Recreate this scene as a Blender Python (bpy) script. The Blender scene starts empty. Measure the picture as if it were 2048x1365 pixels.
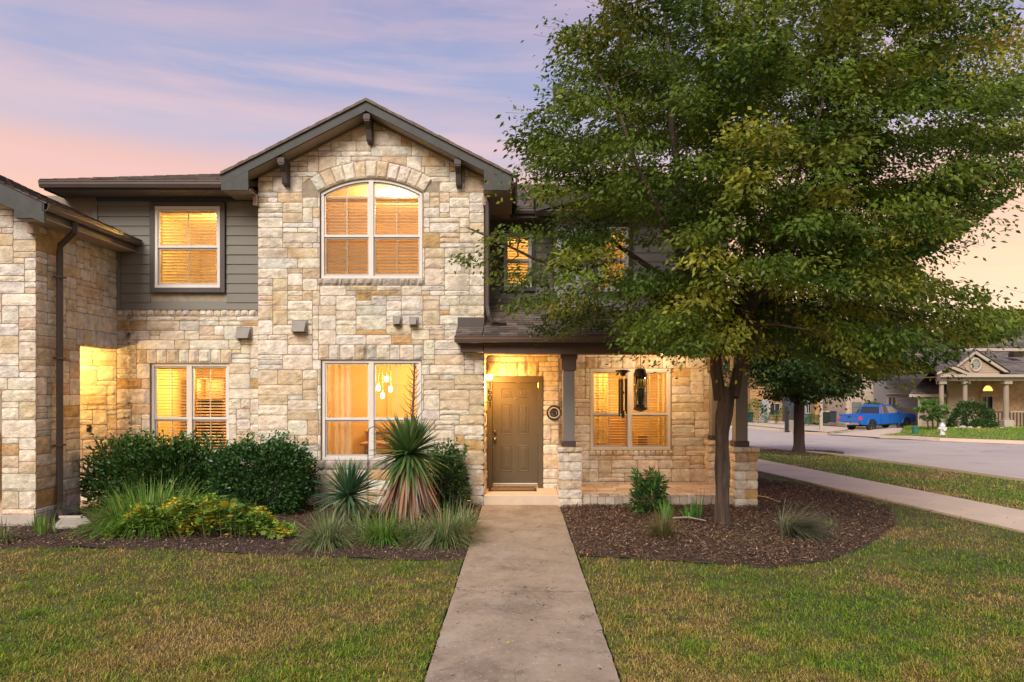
import bpy, math, random
import numpy as np
from mathutils import Vector, noise
R = random.Random(7)
NP = np.random.RandomState(11)
rad = math.radians
SC = bpy.context.scene
COL = SC.collection

# ------------------------------------------------------------------ camera
CH = 2.08            # eye height above the lawn
FX, CX, CY = 1365.0, 1040.0, 783.0
cam_d = bpy.data.cameras.new('camera')
cam = bpy.data.objects.new('camera', cam_d); COL.objects.link(cam)
cam.location = (0, 0, CH); cam.rotation_euler = (rad(90), 0, 0)
cam_d.sensor_width = 36; cam_d.lens = FX/2048*36
cam_d.shift_x = -(CX-1024)/2048; cam_d.shift_y = (CY-682.5)/2048
cam_d.clip_start = .05; cam_d.clip_end = 3000
SC.camera = cam

# ------------------------------------------------------------------ exposure
SC.view_settings.view_transform = 'Standard'; SC.view_settings.look = 'None'
SC.view_settings.exposure = 0.14; SC.view_settings.gamma = 1
SC.view_settings.use_curve_mapping = False
SC.render.engine = 'CYCLES'
SC.cycles.use_denoising = True
SC.cycles.max_bounces = 8; SC.cycles.diffuse_bounces = 3; SC.cycles.glossy_bounces = 3
SC.cycles.transmission_bounces = 4; SC.cycles.transparent_max_bounces = 16
SC.cycles.caustics_reflective = False; SC.cycles.caustics_refractive = False
SC.cycles.sample_clamp_indirect = 6

# ------------------------------------------------------------------ world: dusk sky
SUN_EL, SUN_AZ = 38.0, 196.0      # soft key: the bright half of the dusk sky behind the viewer
W = bpy.data.worlds.new('World'); SC.world = W; W.use_nodes = True
nt = W.node_tree; N = nt.nodes; L = nt.links; N.clear()
def wn(t, **k):
    n = N.new(t)
    for a, b in k.items(): setattr(n, a, b)
    return n
def wmath(op, a, b=None, c=None, clamp=False):
    n = wn('ShaderNodeMath', operation=op, use_clamp=clamp)
    for i, v in enumerate((a, b, c)):
        if v is None: continue
        if isinstance(v, (int, float)): n.inputs[i].default_value = v
        else: L.new(v, n.inputs[i])
    return n.outputs[0]
def wmix(f, a, b, bt='MIX'):
    n = wn('ShaderNodeMix', data_type='RGBA', blend_type=bt)
    for i, v in ((0, f), (6, a), (7, b)):
        if isinstance(v, (int, float)): n.inputs[i].default_value = v
        elif isinstance(v, tuple): n.inputs[i].default_value = v + (1,)
        else: L.new(v, n.inputs[i])
    return n.outputs[2]
tc = wn('ShaderNodeTexCoord'); sep = wn('ShaderNodeSeparateXYZ'); L.new(tc.outputs['Generated'], sep.inputs[0])
sx, sy, sz = sep.outputs
mp = wn('ShaderNodeMapping'); mp.inputs['Scale'].default_value = (1.0, 1.0, 4.6); mp.inputs['Location'].default_value = (.3, .1, .75)
L.new(tc.outputs['Generated'], mp.inputs[0])
cn = wn('ShaderNodeTexNoise'); cn.inputs['Scale'].default_value = 1.7; cn.inputs['Detail'].default_value = 5; cn.inputs['Roughness'].default_value = .55
cn.inputs['Distortion'].default_value = .5
L.new(mp.outputs[0], cn.inputs['Vector'])
warp = wmath('MULTIPLY', wmath('SUBTRACT', cn.outputs[0], .5), .07)
el = wmath('ADD', sz, warp)
ramp = wn('ShaderNodeValToRGB'); cr = ramp.color_ramp; cr.interpolation = 'EASE'
stops = [(0.0, (.95, .60, .30)), (.10, (.92, .56, .33)), (.22, (.93, .54, .35)), (.275, (.80, .49, .42)),
         (.33, (.52, .46, .57)), (.40, (.34, .37, .56)), (.52, (.25, .29, .51)), (1.0, (.20, .24, .44))]
cr.elements[0].position = 0; cr.elements[1].position = 1
for p, c in stops[1:-1]: cr.elements.new(p)
for e, (p, c) in zip(cr.elements, stops): e.position = p; e.color = c + (1,)
L.new(el, ramp.inputs[0])
# rose cloud streaks
cm = wn('ShaderNodeMapRange'); cm.inputs[1].default_value = .50; cm.inputs[2].default_value = .68
L.new(cn.outputs[0], cm.inputs[0])
cmask = wmath('MULTIPLY', cm.outputs[0], .34)
sky = wmix(cmask, ramp.outputs[0], (.92, .56, .48))
mp3 = wn('ShaderNodeMapping'); mp3.inputs['Scale'].default_value = (1.0, 1.0, 11.0); mp3.inputs['Location'].default_value = (2.3, .4, .2); mp3.inputs['Rotation'].default_value = (.06, .05, 0)
L.new(tc.outputs['Generated'], mp3.inputs[0])
cn3 = wn('ShaderNodeTexNoise'); cn3.inputs['Scale'].default_value = 2.6; cn3.inputs['Detail'].default_value = 6; cn3.inputs['Roughness'].default_value = .6; cn3.inputs['Distortion'].default_value = .3
L.new(mp3.outputs[0], cn3.inputs['Vector'])
cm3 = wn('ShaderNodeMapRange'); cm3.inputs[1].default_value = .47; cm3.inputs[2].default_value = .68; cm3.inputs[4].default_value = .40; L.new(cn3.outputs[0], cm3.inputs[0])
# paler warm glow where the sun went down (right of the street)
g = wmath('ADD', wmath('MULTIPLY', sx, .60), wmath('MULTIPLY', sy, .80))
glow = wmath('POWER', wmath('MAXIMUM', wmath('ADD', g, wmath('MULTIPLY', sz, .05)), 0.0), 22.0)
gz = wn('ShaderNodeMapRange'); gz.inputs[1].default_value = .30; gz.inputs[2].default_value = .0; L.new(sz, gz.inputs[0])
sky = wmix(wmath('MULTIPLY', glow, gz.outputs[0], clamp=True), sky, (1.22, .88, .58))
sky = wmix(cm3.outputs[0], sky, (.78, .53, .54))
bg1 = wn('ShaderNodeBackground'); L.new(sky, bg1.inputs[0]); bg1.inputs[1].default_value = 1.04
nish = wn('ShaderNodeTexSky', sky_type='NISHITA'); nish.sun_disc = False
nish.sun_elevation = rad(SUN_EL); nish.sun_rotation = rad(SUN_AZ)
bg2 = wn('ShaderNodeBackground'); L.new(nish.outputs[0], bg2.inputs[0]); bg2.inputs[1].default_value = .006
add = wn('ShaderNodeAddShader'); L.new(bg1.outputs[0], add.inputs[0]); L.new(bg2.outputs[0], add.inputs[1])
wo = wn('ShaderNodeOutputWorld'); L.new(add.outputs[0], wo.inputs[0])

sun_d = bpy.data.lights.new('sun', 'SUN'); sun_d.energy = 3.9; sun_d.angle = rad(35); sun_d.color = (1.0, .90, .77)
sun = bpy.data.objects.new('sun', sun_d); COL.objects.link(sun)
_d = Vector((math.sin(rad(SUN_AZ))*math.cos(rad(SUN_EL)), math.cos(rad(SUN_AZ))*math.cos(rad(SUN_EL)), math.sin(rad(SUN_EL))))
sun.rotation_euler = _d.to_track_quat('Z', 'Y').to_euler()

# ------------------------------------------------------------------ measuring helpers
def X(px, D): return (px-CX)/FX*D
def Z(py, D): return CH-(py-CY)/FX*D
def P(px, py, D): return Vector((X(px, D), D, Z(py, D)))
def sm(t):
    t = min(1, max(0, t)); return t*t*(3-2*t)
def H(x, y):                                   # the lie of the land
    z = -.85*min(1, max(0, (y-22)/28.0))
    z += .45*sm((x-19)/4)*sm((y-32)/4)*(1-sm((y-42)/3))
    return z
def G(px, py):                                 # photo pixel -> point on the land
    D = 5.0
    while D < 150 and CY+FX*(CH-H(X(px, D), D))/D > py: D += .05
    return (X(px, D), D)

# ------------------------------------------------------------------ object helpers
def tag(o, label=None, cat=None, group=None, kind=None):
    if label: o['label'] = label
    if cat: o['category'] = cat
    if group: o['group'] = group
    if kind: o['kind'] = kind
    return o
from mathutils import Matrix
WLOC = {}
def adopt(o, parent):                          # children keep world coordinates
    o.parent = parent; w = WLOC.get(parent.name)
    if w is not None and w.length > 1e-6: o.matrix_parent_inverse = Matrix.Translation(-w)
def empty(name, loc=(0, 0, 0), parent=None):
    o = bpy.data.objects.new(name, None); COL.objects.link(o); o.location = loc
    o.empty_display_size = .1; WLOC[o.name] = Vector(loc)
    if parent: adopt(o, parent)
    return o
class MB:
    def __init__(s): s.v = []; s.f = []; s.c = []; s.col = None
    def face(s, pts, c=None):
        b = len(s.v); s.v.extend([tuple(p) for p in pts]); s.c.extend([c or (1, 1, 1)]*len(pts)); s.f.append(tuple(range(b, b+len(pts))))
    def add(s, vs, fs, c=None):
        b = len(s.v); s.v.extend([tuple(p) for p in vs]); s.c.extend([c or (1, 1, 1)]*len(vs)); s.f.extend([tuple(i+b for i in f) for f in fs])
    def box(s, x0, x1, y0, y1, z0, z1, c=None):
        s.add([(x0,y0,z0),(x1,y0,z0),(x1,y1,z0),(x0,y1,z0),(x0,y0,z1),(x1,y0,z1),(x1,y1,z1),(x0,y1,z1)],
              [(0,3,2,1),(4,5,6,7),(0,1,5,4),(1,2,6,5),(2,3,7,6),(3,0,4,7)], c); return s
    def prism(s, poly, off, c=None):            # planar polygon pushed along off
        n = len(poly); off = Vector(off)
        a = [Vector(p) for p in poly]; b = [p+off for p in a]
        s.add(a+b, [tuple(range(n))[::-1], tuple(range(n, 2*n))]+[(i, (i+1) % n, n+(i+1) % n, n+i) for i in range(n)], c); return s
    def tube(s, pts, r, n=8, c=None, cap=True):
        pts = [Vector(p) for p in pts]; m = len(pts)
        rs = r if isinstance(r, (list, tuple)) else [r]*m
        vs = []; ref = None
        for i, p in enumerate(pts):
            t = (pts[min(i+1, m-1)]-pts[max(i-1, 0)]).normalized()
            if ref is None: ref = Vector((0, 0, 1)) if abs(t.z) < .9 else Vector((1, 0, 0))
            u = t.cross(ref).normalized(); w = u.cross(t).normalized(); ref = w
            for k in range(n):
                a = 2*math.pi*k/n; vs.append(p+(u*math.cos(a)+w*math.sin(a))*rs[i])
        fs = [(i*n+k, i*n+(k+1) % n, (i+1)*n+(k+1) % n, (i+1)*n+k) for i in range(m-1) for k in range(n)]
        if cap: fs += [tuple(range(n))[::-1], tuple(range((m-1)*n, m*n))]
        s.add(vs, fs, c); return s
    def lathe(s, cx, cy, prof, n=20, c=None):    # prof: (r, z)
        vs = [(cx+r*math.cos(2*math.pi*k/n), cy+r*math.sin(2*math.pi*k/n), z) for r, z in prof for k in range(n)]
        m = len(prof)
        fs = [(i*n+k, i*n+(k+1) % n, (i+1)*n+(k+1) % n, (i+1)*n+k) for i in range(m-1) for k in range(n)]
        fs += [tuple(range(n))[::-1], tuple(range((m-1)*n, m*n))]
        s.add(vs, fs, c); return s
    def ball(s, c0, r, n=12, c=None, sz=1):
        pr = [(r*math.sin(math.pi*i/8)+1e-4, c0[2]-sz*r*math.cos(math.pi*i/8)) for i in range(9)]
        return s.lathe(c0[0], c0[1], pr, n, c)
    def build(s, name, mat, parent=None, smooth=False, tint=False, bevel=0):
        me = bpy.data.meshes.new(name); me.from_pydata(s.v, [], s.f); me.materials.append(mat)
        if tint:
            a = me.color_attributes.new('tint', 'FLOAT_COLOR', 'POINT')
            arr = np.ones((len(s.v), 4), np.float32); arr[:, :3] = np.array(s.c, np.float32); a.data.foreach_set('color', arr.ravel())
        if smooth: me.polygons.foreach_set('use_smooth', [True]*len(me.polygons))
        o = bpy.data.objects.new(name, me); COL.objects.link(o)
        if parent: adopt(o, parent)
        if bevel:
            m = o.modifiers.new('bevel', 'BEVEL'); m.width = bevel; m.segments = 2; m.limit_method = 'ANGLE'
        return o
def fast_mesh(name, verts, faces_n, tint, mat, parent=None, smooth=False):
    """verts (N*k,3), faces: array (M,k) of indices."""
    me = bpy.data.meshes.new(name); k = faces_n.shape[1]; M_ = len(faces_n)
    me.vertices.add(len(verts)); me.vertices.foreach_set('co', np.asarray(verts, np.float32).ravel())
    me.loops.add(M_*k); me.loops.foreach_set('vertex_index', faces_n.astype(np.int32).ravel())
    me.polygons.add(M_); me.polygons.foreach_set('loop_start', np.arange(0, M_*k, k, dtype=np.int32))
    if smooth: me.polygons.foreach_set('use_smooth', np.ones(M_, bool))
    me.update(calc_edges=True)
    a = me.color_attributes.new('tint', 'FLOAT_COLOR', 'POINT')
    arr = np.ones((len(verts), 4), np.float32); arr[:, :3] = tint; a.data.foreach_set('color', arr.ravel())
    me.materials.append(mat)
    o = bpy.data.objects.new(name, me); COL.objects.link(o)
    if parent: adopt(o, parent)
    return o
def nrm(a): return a/np.maximum(np.linalg.norm(a, axis=1, keepdims=True), 1e-6)
def leaves(name, pos, d, length, width, tint, mat, parent=None, fold=.18, up=.6):
    n = len(pos); d = nrm(d)
    ref = NP.normal(size=(n, 3)); ref[:, 2] += up*3
    s = nrm(np.cross(d, ref)); nn = np.cross(s, d)
    Lh = length[:, None]; Wh = width[:, None]
    v = np.stack([pos, pos+d*Lh*.45-s*Wh*.5+nn*Wh*fold, pos+d*Lh, pos+d*Lh*.45+s*Wh*.5+nn*Wh*fold], 1).reshape(-1, 3)
    f = np.arange(4*n).reshape(n, 4)
    return fast_mesh(name, v, f, np.repeat(tint, 4, axis=0), mat, parent)
def blades(name, pos, d, length, width, sag, tint, mat, parent=None, segs=4, tipc=None, power=1.3, smooth=True):
    n = len(pos); d = nrm(d)
    s = nrm(np.cross(d, np.array([[0, 0, 1.]])+NP.normal(size=(n, 3))*.05)+1e-5)
    vs = []; cs = []
    for i in range(segs+1):
        t = i/segs
        p = pos+length[:, None]*(d*t+np.array([[0, 0, -1.]])*(sag[:, None]*t*t))
        w = width[:, None]*(.5*(1-t**power)+.01)*(.55+.45*min(1, t*4+.0))
        vs += [p-s*w, p+s*w]
        c = tint if tipc is None else tint*(1-t)+tipc*t
        cs += [c, c]
    v = np.stack(vs, 1).reshape(-1, 3); c = np.stack(cs, 1).reshape(-1, 3); k = 2*(segs+1)
    base = np.arange(n)[:, None]*k
    f = np.concatenate([base+np.array([[2*i, 2*i+1, 2*i+3, 2*i+2]]) for i in range(segs)], 1).reshape(-1, 4)
    return fast_mesh(name, v, f, c, mat, parent, smooth)

# ------------------------------------------------------------------ materials
MATS = {}
def M(name, base=(.5, .5, .5), rough=.7, var=.12, scale=6, bump=0, bscale=60, metal=0, tint=False, transl=0,
      spec=.5, dist=.004, stretch=(1, 1, 1), spots=None, emis=None, estr=0, coat=0, extra=None):
    if name in MATS: return MATS[name]
    m = bpy.data.materials.new(name); m.use_nodes = True; t = m.node_tree; n = t.nodes; l = t.links
    b = n['Principled BSDF']; out = n['Material Output']
    b.inputs['Roughness'].default_value = rough; b.inputs['Metallic'].default_value = metal
    b.inputs['Specular IOR Level'].default_value = spec; b.inputs['Coat Weight'].default_value = coat
    tcn = n.new('ShaderNodeTexCoord'); mpn = n.new('ShaderNodeMapping'); mpn.inputs['Scale'].default_value = stretch
    l.new(tcn.outputs['Object'], mpn.inputs[0])
    if tint:
        at = n.new('ShaderNodeAttribute'); at.attribute_name = 'tint'; csrc = at.outputs['Color']
        mm = n.new('ShaderNodeMix'); mm.data_type = 'RGBA'; mm.blend_type = 'MULTIPLY'; mm.inputs[0].default_value = 1
        l.new(csrc, mm.inputs[6]); mm.inputs[7].default_value = base+(1,); csrc = mm.outputs[2]
    else:
        rgb = n.new('ShaderNodeRGB'); rgb.outputs[0].default_value = base+(1,); csrc = rgb.outputs[0]
    if var:
        nz = n.new('ShaderNodeTexNoise'); nz.inputs['Scale'].default_value = scale; nz.inputs['Detail'].default_value = 6; nz.inputs['Roughness'].default_value = .6
        l.new(mpn.outputs[0], nz.inputs['Vector'])
        mr = n.new('ShaderNodeMapRange'); mr.inputs[1].default_value = .3; mr.inputs[2].default_value = .7; mr.inputs[3].default_value = 1-var; mr.inputs[4].default_value = 1+var
        l.new(nz.outputs[0], mr.inputs[0])
        mm = n.new('ShaderNodeMix'); mm.data_type = 'RGBA'; mm.blend_type = 'MULTIPLY'; mm.inputs[0].default_value = 1
        l.new(csrc, mm.inputs[6]); l.new(mr.outputs[0], mm.inputs[7]); csrc = mm.outputs[2]
    for sp in (spots or []):      # (colour, scale, lo, hi, amount, stretch)
        mp2 = n.new('ShaderNodeMapping'); mp2.inputs['Scale'].default_value = sp[5] if len(sp) > 5 else (1, 1, 1); mp2.inputs['Location'].default_value = (sp[1]*.37, 1.3, sp[1]*.11)
        l.new(tcn.outputs['Object'], mp2.inputs[0])
        nz = n.new('ShaderNodeTexNoise'); nz.inputs['Scale'].default_value = sp[1]; nz.inputs['Detail'].default_value = 5; nz.inputs['Roughness'].default_value = .65
        l.new(mp2.outputs[0], nz.inputs['Vector'])
        mr = n.new('ShaderNodeMapRange'); mr.inputs[1].default_value = sp[2]; mr.inputs[2].default_value = sp[3]; mr.inputs[4].default_value = sp[4]
        l.new(nz.outputs[0], mr.inputs[0])
        mm = n.new('ShaderNodeMix'); mm.data_type = 'RGBA'
        l.new(mr.outputs[0], mm.inputs[0]); l.new(csrc, mm.inputs[6]); mm.inputs[7].default_value = sp[0]+(1,); csrc = mm.outputs[2]
    if extra: csrc = extra(n, l, tcn, csrc)
    l.new(csrc, b.inputs['Base Color'])
    if bump:
        nb = n.new('ShaderNodeTexNoise'); nb.inputs['Scale'].default_value = bscale; nb.inputs['Detail'].default_value = 6; nb.inputs['Roughness'].default_value = .6
        l.new(mpn.outputs[0], nb.inputs['Vector'])
        bp = n.new('ShaderNodeBump'); bp.inputs['Strength'].default_value = bump; bp.inputs['Distance'].default_value = dist
        l.new(nb.outputs[0], bp.inputs['Height']); l.new(bp.outputs[0], b.inputs['Normal'])
    if emis:
        b.inputs['Emission Color'].default_value = emis+(1,); b.inputs['Emission Strength'].default_value = estr
    if transl:
        tr = n.new('ShaderNodeBsdfTranslucent'); l.new(csrc, tr.inputs[0])
        mx = n.new('ShaderNodeMixShader'); mx.inputs[0].default_value = transl
        l.new(b.outputs[0], mx.inputs[1]); l.new(tr.outputs[0], mx.inputs[2]); l.new(mx.outputs[0], out.inputs[0])
    MATS[name] = m; return m
def glass(name, tintc=(.93, .95, .94), keep=.0):
    m = bpy.data.materials.new(name); m.use_nodes = True; n = m.node_tree.nodes; l = m.node_tree.links; n.clear()
    o = n.new('ShaderNodeOutputMaterial'); tr = n.new('ShaderNodeBsdfTransparent'); tr.inputs[0].default_value = tintc+(1,)
    gl = n.new('ShaderNodeBsdfGlossy'); gl.inputs['Roughness'].default_value = .03
    fr = n.new('ShaderNodeFresnel'); fr.inputs[0].default_value = 1.5
    mx = n.new('ShaderNodeMixShader'); l.new(fr.outputs[0], mx.inputs[0]); l.new(tr.outputs[0], mx.inputs[1]); l.new(gl.outputs[0], mx.inputs[2])
    l.new(mx.outputs[0], o.inputs[0]); return m
def mesh_screen(name, amt, c):
    m = bpy.data.materials.new(name); m.use_nodes = True; n = m.node_tree.nodes; l = m.node_tree.links; n.clear()
    o = n.new('ShaderNodeOutputMaterial'); tr = n.new('ShaderNodeBsdfTransparent')
    df = n.new('ShaderNodeBsdfDiffuse'); df.inputs[0].default_value = c+(1,)
    mx = n.new('ShaderNodeMixShader'); mx.inputs[0].default_value = amt; l.new(tr.outputs[0], mx.inputs[1]); l.new(df.outputs[0], mx.inputs[2])
    l.new(mx.outputs[0], o.inputs[0]); return m

def hairlines(scale, width, amt, col, gate=(.45, .55), stretch=(1, 1, 1)):
    def ex(n, l, tcn, csrc):
        vm = n.new('ShaderNodeMapping'); vm.inputs['Scale'].default_value = stretch; l.new(tcn.outputs['Object'], vm.inputs[0])
        vn = n.new('ShaderNodeTexNoise'); vn.inputs['Scale'].default_value = scale; vn.inputs['Detail'].default_value = 4; vn.inputs['Distortion'].default_value = .8; l.new(vm.outputs[0], vn.inputs['Vector'])
        s0 = n.new('ShaderNodeMath'); s0.operation = 'SUBTRACT'; l.new(vn.outputs[0], s0.inputs[0]); s0.inputs[1].default_value = .5
        s1 = n.new('ShaderNodeMath'); s1.operation = 'ABSOLUTE'; l.new(s0.outputs[0], s1.inputs[0])
        s2 = n.new('ShaderNodeMapRange'); s2.inputs[2].default_value = width; s2.inputs[3].default_value = amt; s2.inputs[4].default_value = 0; l.new(s1.outputs[0], s2.inputs[0])
        v2 = n.new('ShaderNodeTexNoise'); v2.inputs['Scale'].default_value = scale*.6; l.new(tcn.outputs['Object'], v2.inputs['Vector'])
        s3 = n.new('ShaderNodeMapRange'); s3.inputs[1].default_value = gate[0]; s3.inputs[2].default_value = gate[1]; l.new(v2.outputs[0], s3.inputs[0])
        s4 = n.new('ShaderNodeMath'); s4.operation = 'MULTIPLY'; l.new(s2.outputs[0], s4.inputs[0]); l.new(s3.outputs[0], s4.inputs[1])
        m0 = n.new('ShaderNodeMix'); m0.data_type = 'RGBA'; l.new(s4.outputs[0], m0.inputs[0]); l.new(csrc, m0.inputs[6]); m0.inputs[7].default_value = col+(1,); return m0.outputs[2]
    return ex
def stone_stains(stains):
    """run-off stains: (x, half width, z low, z high, amount) in metres on the front walls"""
    def ex(n, l, tcn, csrc):
        # hairline splits in the split-faced stone
        vn = n.new('ShaderNodeTexNoise'); vn.inputs['Scale'].default_value = 4.5; vn.inputs['Detail'].default_value = 3; vn.inputs['Distortion'].default_value = 1.2
        vm = n.new('ShaderNodeMapping'); vm.inputs['Scale'].default_value = (1, 1, 2.2); l.new(tcn.outputs['Object'], vm.inputs[0]); l.new(vm.outputs[0], vn.inputs['Vector'])
        s0 = n.new('ShaderNodeMath'); s0.operation = 'SUBTRACT'; l.new(vn.outputs[0], s0.inputs[0]); s0.inputs[1].default_value = .5
        s1 = n.new('ShaderNodeMath'); s1.operation = 'ABSOLUTE'; l.new(s0.outputs[0], s1.inputs[0])
        s2 = n.new('ShaderNodeMapRange'); s2.inputs[1].default_value = .0; s2.inputs[2].default_value = .012; s2.inputs[3].default_value = .55; s2.inputs[4].default_value = 0; l.new(s1.outputs[0], s2.inputs[0])
        v2 = n.new('ShaderNodeTexNoise'); v2.inputs['Scale'].default_value = 1.7; l.new(tcn.outputs['Object'], v2.inputs['Vector'])
        s3 = n.new('ShaderNodeMapRange'); s3.inputs[1].default_value = .48; s3.inputs[2].default_value = .6; l.new(v2.outputs[0], s3.inputs[0])
        s4 = n.new('ShaderNodeMath'); s4.operation = 'MULTIPLY'; l.new(s2.outputs[0], s4.inputs[0]); l.new(s3.outputs[0], s4.inputs[1])
        m0 = n.new('ShaderNodeMix'); m0.data_type = 'RGBA'; l.new(s4.outputs[0], m0.inputs[0]); l.new(csrc, m0.inputs[6]); m0.inputs[7].default_value = (.16, .10, .06, 1); csrc = m0.outputs[2]
        sp = n.new('ShaderNodeSeparateXYZ'); l.new(tcn.outputs['Object'], sp.inputs[0])
        nz = n.new('ShaderNodeTexNoise'); nz.inputs['Scale'].default_value = 9; nz.inputs['Detail'].default_value = 6; nz.inputs['Roughness'].default_value = .7
        l.new(tcn.outputs['Object'], nz.inputs['Vector'])
        def mt(op, a, b, clamp=False):
            q = n.new('ShaderNodeMath'); q.operation = op; q.use_clamp = clamp
            for i, v in enumerate((a, b)):
                if isinstance(v, (int, float)): q.inputs[i].default_value = v
                else: l.new(v, q.inputs[i])
            return q.outputs[0]
        tot = None
        for x, hw, z0, z1, amt in stains:
            dx = mt('DIVIDE', mt('ABSOLUTE', mt('SUBTRACT', sp.outputs[0], x), 0), hw)
            fx = mt('SUBTRACT', 1.0, dx, True)
            fz = mt('MULTIPLY', mt('DIVIDE', mt('SUBTRACT', sp.outputs[2], z0), .25, True), mt('DIVIDE', mt('SUBTRACT', z1, sp.outputs[2]), .08, True))
            k = mt('MULTIPLY', mt('MULTIPLY', fx, fz), amt)
            tot = k if tot is None else mt('MAXIMUM', tot, k)
        nn = mt('MULTIPLY', mt('SUBTRACT', nz.outputs[0], .38), 4.0, True)
        f = mt('MULTIPLY', tot, nn, True)
        mm = n.new('ShaderNodeMix'); mm.data_type = 'RGBA'; l.new(f, mm.inputs[0]); l.new(csrc, mm.inputs[6]); mm.inputs[7].default_value = (.045, .038, .03, 1)
        return mm.outputs[2]
    return ex
STAINS = [(-7.27, .20, .9, 3.62, 1.0), (-2.75, 1.15, 3.55, 4.02, .65), (-2.75, 1.0, 2.62, 2.93, .85), (-.95, .35, 3.2, 4.9, .5),
          (-4.35, .4, 4.3, 5.0, .45), (-3.2, .5, 1.0, 1.25, .6), (1.6, 1.0, 2.45, 2.8, .4), (-1.3, .5, 2.9, 3.35, .45)]
m_stone = M('limestone', (1, 1, 1), .92, .27, 8, 1.0, 30, tint=True, spec=.2, dist=.02,
            spots=[((.50, .31, .12), 2.3, .57, .74, .75), ((.62, .60, .57), 3.1, .55, .75, .5), ((.07, .06, .05), 7, .66, .76, .7), ((.30, .22, .14), 14, .62, .8, .5)],
            extra=stone_stains(STAINS))
m_mortar = M('mortar', (.30, .25, .19), .95, .2, 12, .5, 60)
m_cement = M('cement', (.42, .38, .33), .9, .15, 4, .3, 50, spots=[((.12, .10, .08), 2.5, .55, .75, .5)])
m_conc = M('concrete', (.31, .25, .185), .9, .16, 3, .7, 60, dist=.008, spots=[((.12, .09, .068), 1.0, .48, .70, .8), ((.42, .36, .30), 1.7, .50, .70, .6), ((.52, .46, .38), 26, .58, .68, .6), ((.10, .075, .055), 5, .60, .72, .6), ((.09, .07, .055), 22, .60, .70, .7)], extra=hairlines(1.6, .006, .9, (.04, .03, .022), (.5, .56)))
m_walk = M('pale_concrete', (.55, .44, .34), .9, .08, 1.5, .3, 70, spots=[((.33, .28, .24), .9, .58, .75, .4)])
m_road = M('asphalt', (.42, .365, .335), .85, .07, .5, .4, 90, spots=[((.50, .42, .37), .25, .5, .7, .5, (.3, 1, 1)), ((.22, .19, .17), .35, .55, .7, .6), ((.16, .14, .13), 2.5, .62, .72, .4)], extra=hairlines(.28, .004, .85, (.08, .07, .065), (.42, .5)))
m_lap = M('lap_siding', (.185, .18, .155), .75, .05, 3, .15, 40, stretch=(1, 1, 6))
m_lap2 = M('lap_siding_pale', (.30, .30, .29), .75, .05, 3, .15, 40, stretch=(1, 1, 6))
m_trim = M('dark_trim', (.068, .057, .055), .6, .10, 4, .1, 40)
m_fascia = M('fascia_paint', (.046, .051, .049), .65, .22, 6, .3, 30, spots=[((.34, .35, .34), 16, .69, .74, .6)])
m_gutter = M('gutter_metal', (.085, .065, .058), .42, .10, 3, 0, metal=.2)
m_soffit = M('soffit_paint', (.22, .18, .15), .8, .08, 3)
m_frieze = M('frieze_paint', (.36, .27, .205), .75, .1, 5, .1, 30)
m_beam = M('porch_beam', (.12, .075, .055), .6, .1, 5)
m_shing = M('asphalt_shingle', (.14, .115, .105), .95, .3, 14, .7, 160, tint=True, spec=.15)
m_vinyl = M('white_vinyl', (.66, .63, .59), .5, .05, 4)
m_muntin = M('muntin', (.50, .45, .36), .5, 0)
m_slat = M('blind_slat', (.80, .68, .46), .6, 0, transl=.30)
m_curt = M('curtain', (.80, .70, .52), .9, .06, 9, transl=.5)
m_room = M('room_paint', (.62, .48, .28), .9, .04, 2)
m_wood = M('interior_wood', (.33, .19, .09), .6, .15, 4)
m_ceil = M('room_ceiling', (.85, .8, .7), .9, 0)
m_door = M('door_paint', (.085, .066, .036), .6, .05, 3, .05, 30)
m_casing = M('casing_paint', (.085, .066, .038), .55, .06, 3)
m_brass = M('brass', (.75, .55, .25), .25, 0, metal=1)
m_black = M('black_metal', (.02, .018, .018), .45, .1, 6)
m_col = M('column_paint', (.20, .19, .175), .7, .05, 3, .1, 30)
m_colcap = M('column_cap', (.06, .045, .04), .6, .1, 3)
m_paver = M('porch_paver', (1, 1, 1), .8, .12, 7, .4, 50, tint=True)
m_bulb = M('glowing_bulb', (1, .8, .5), .4, 0, emis=(1, .72, .36), estr=30)
m_lglass = M('frosted_lamp_glass', (1, .85, .6), .4, 0, emis=(1, .66, .26), estr=14)
m_glass = glass('window_glass'); m_screen = mesh_screen('insect_screen', .20, (.05, .045, .04))
m_bark = M('bark', (.085, .060, .045), .95, .5, 6, 1.0, 16, stretch=(1.8, 1.8, .22), dist=.05, spots=[((.22, .18, .15), 8, .5, .8, .6, (2, 2, .3)), ((.04, .03, .025), 9, .55, .7, .8, (2.5, 2.5, .25))])
m_bark2 = M('dark_bark', (.05, .032, .024), .95, .4, 4, 1, 14, stretch=(1.6, 1.6, .3), dist=.02)
m_twig = M('twig', (.07, .05, .035), .9, .2, 5)
m_leaf = M('tree_leaf', (1, 1, 1), .5, .12, 2, tint=True, transl=.42, spec=.35)
m_bush = M('shrub_leaf', (1, 1, 1), .32, .12, 3, tint=True, transl=.15, spec=.55)
m_blade = M('blade_leaf', (1, 1, 1), .5, .1, 4, tint=True, transl=.22, spec=.4)
m_grass = M('grass_blade', (1, 1, 1), .65, 0, tint=True, transl=.3, spec=.25)
m_chip = M('bark_chip', (1, 1, 1), .95, .25, 20, .4, 60, tint=True, spec=.15)
m_soil = M('mulch_soil', (.07, .046, .035), 1, .45, 9, 1, 40, dist=.03)
m_turf2 = M('far_turf', (.16, .24, .045), 1, .35, 1.5, 1, 8, dist=.1, spots=[((.22, .20, .07), .5, .5, .66, .7)])
m_turf = M('turf', (.07, .065, .028), 1, .35, 1.5, 1, 40, dist=.03, spots=[((.16, .115, .06), 1.1, .48, .66, .8), ((.05, .075, .018), .6, .5, .7, .6)])
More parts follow.
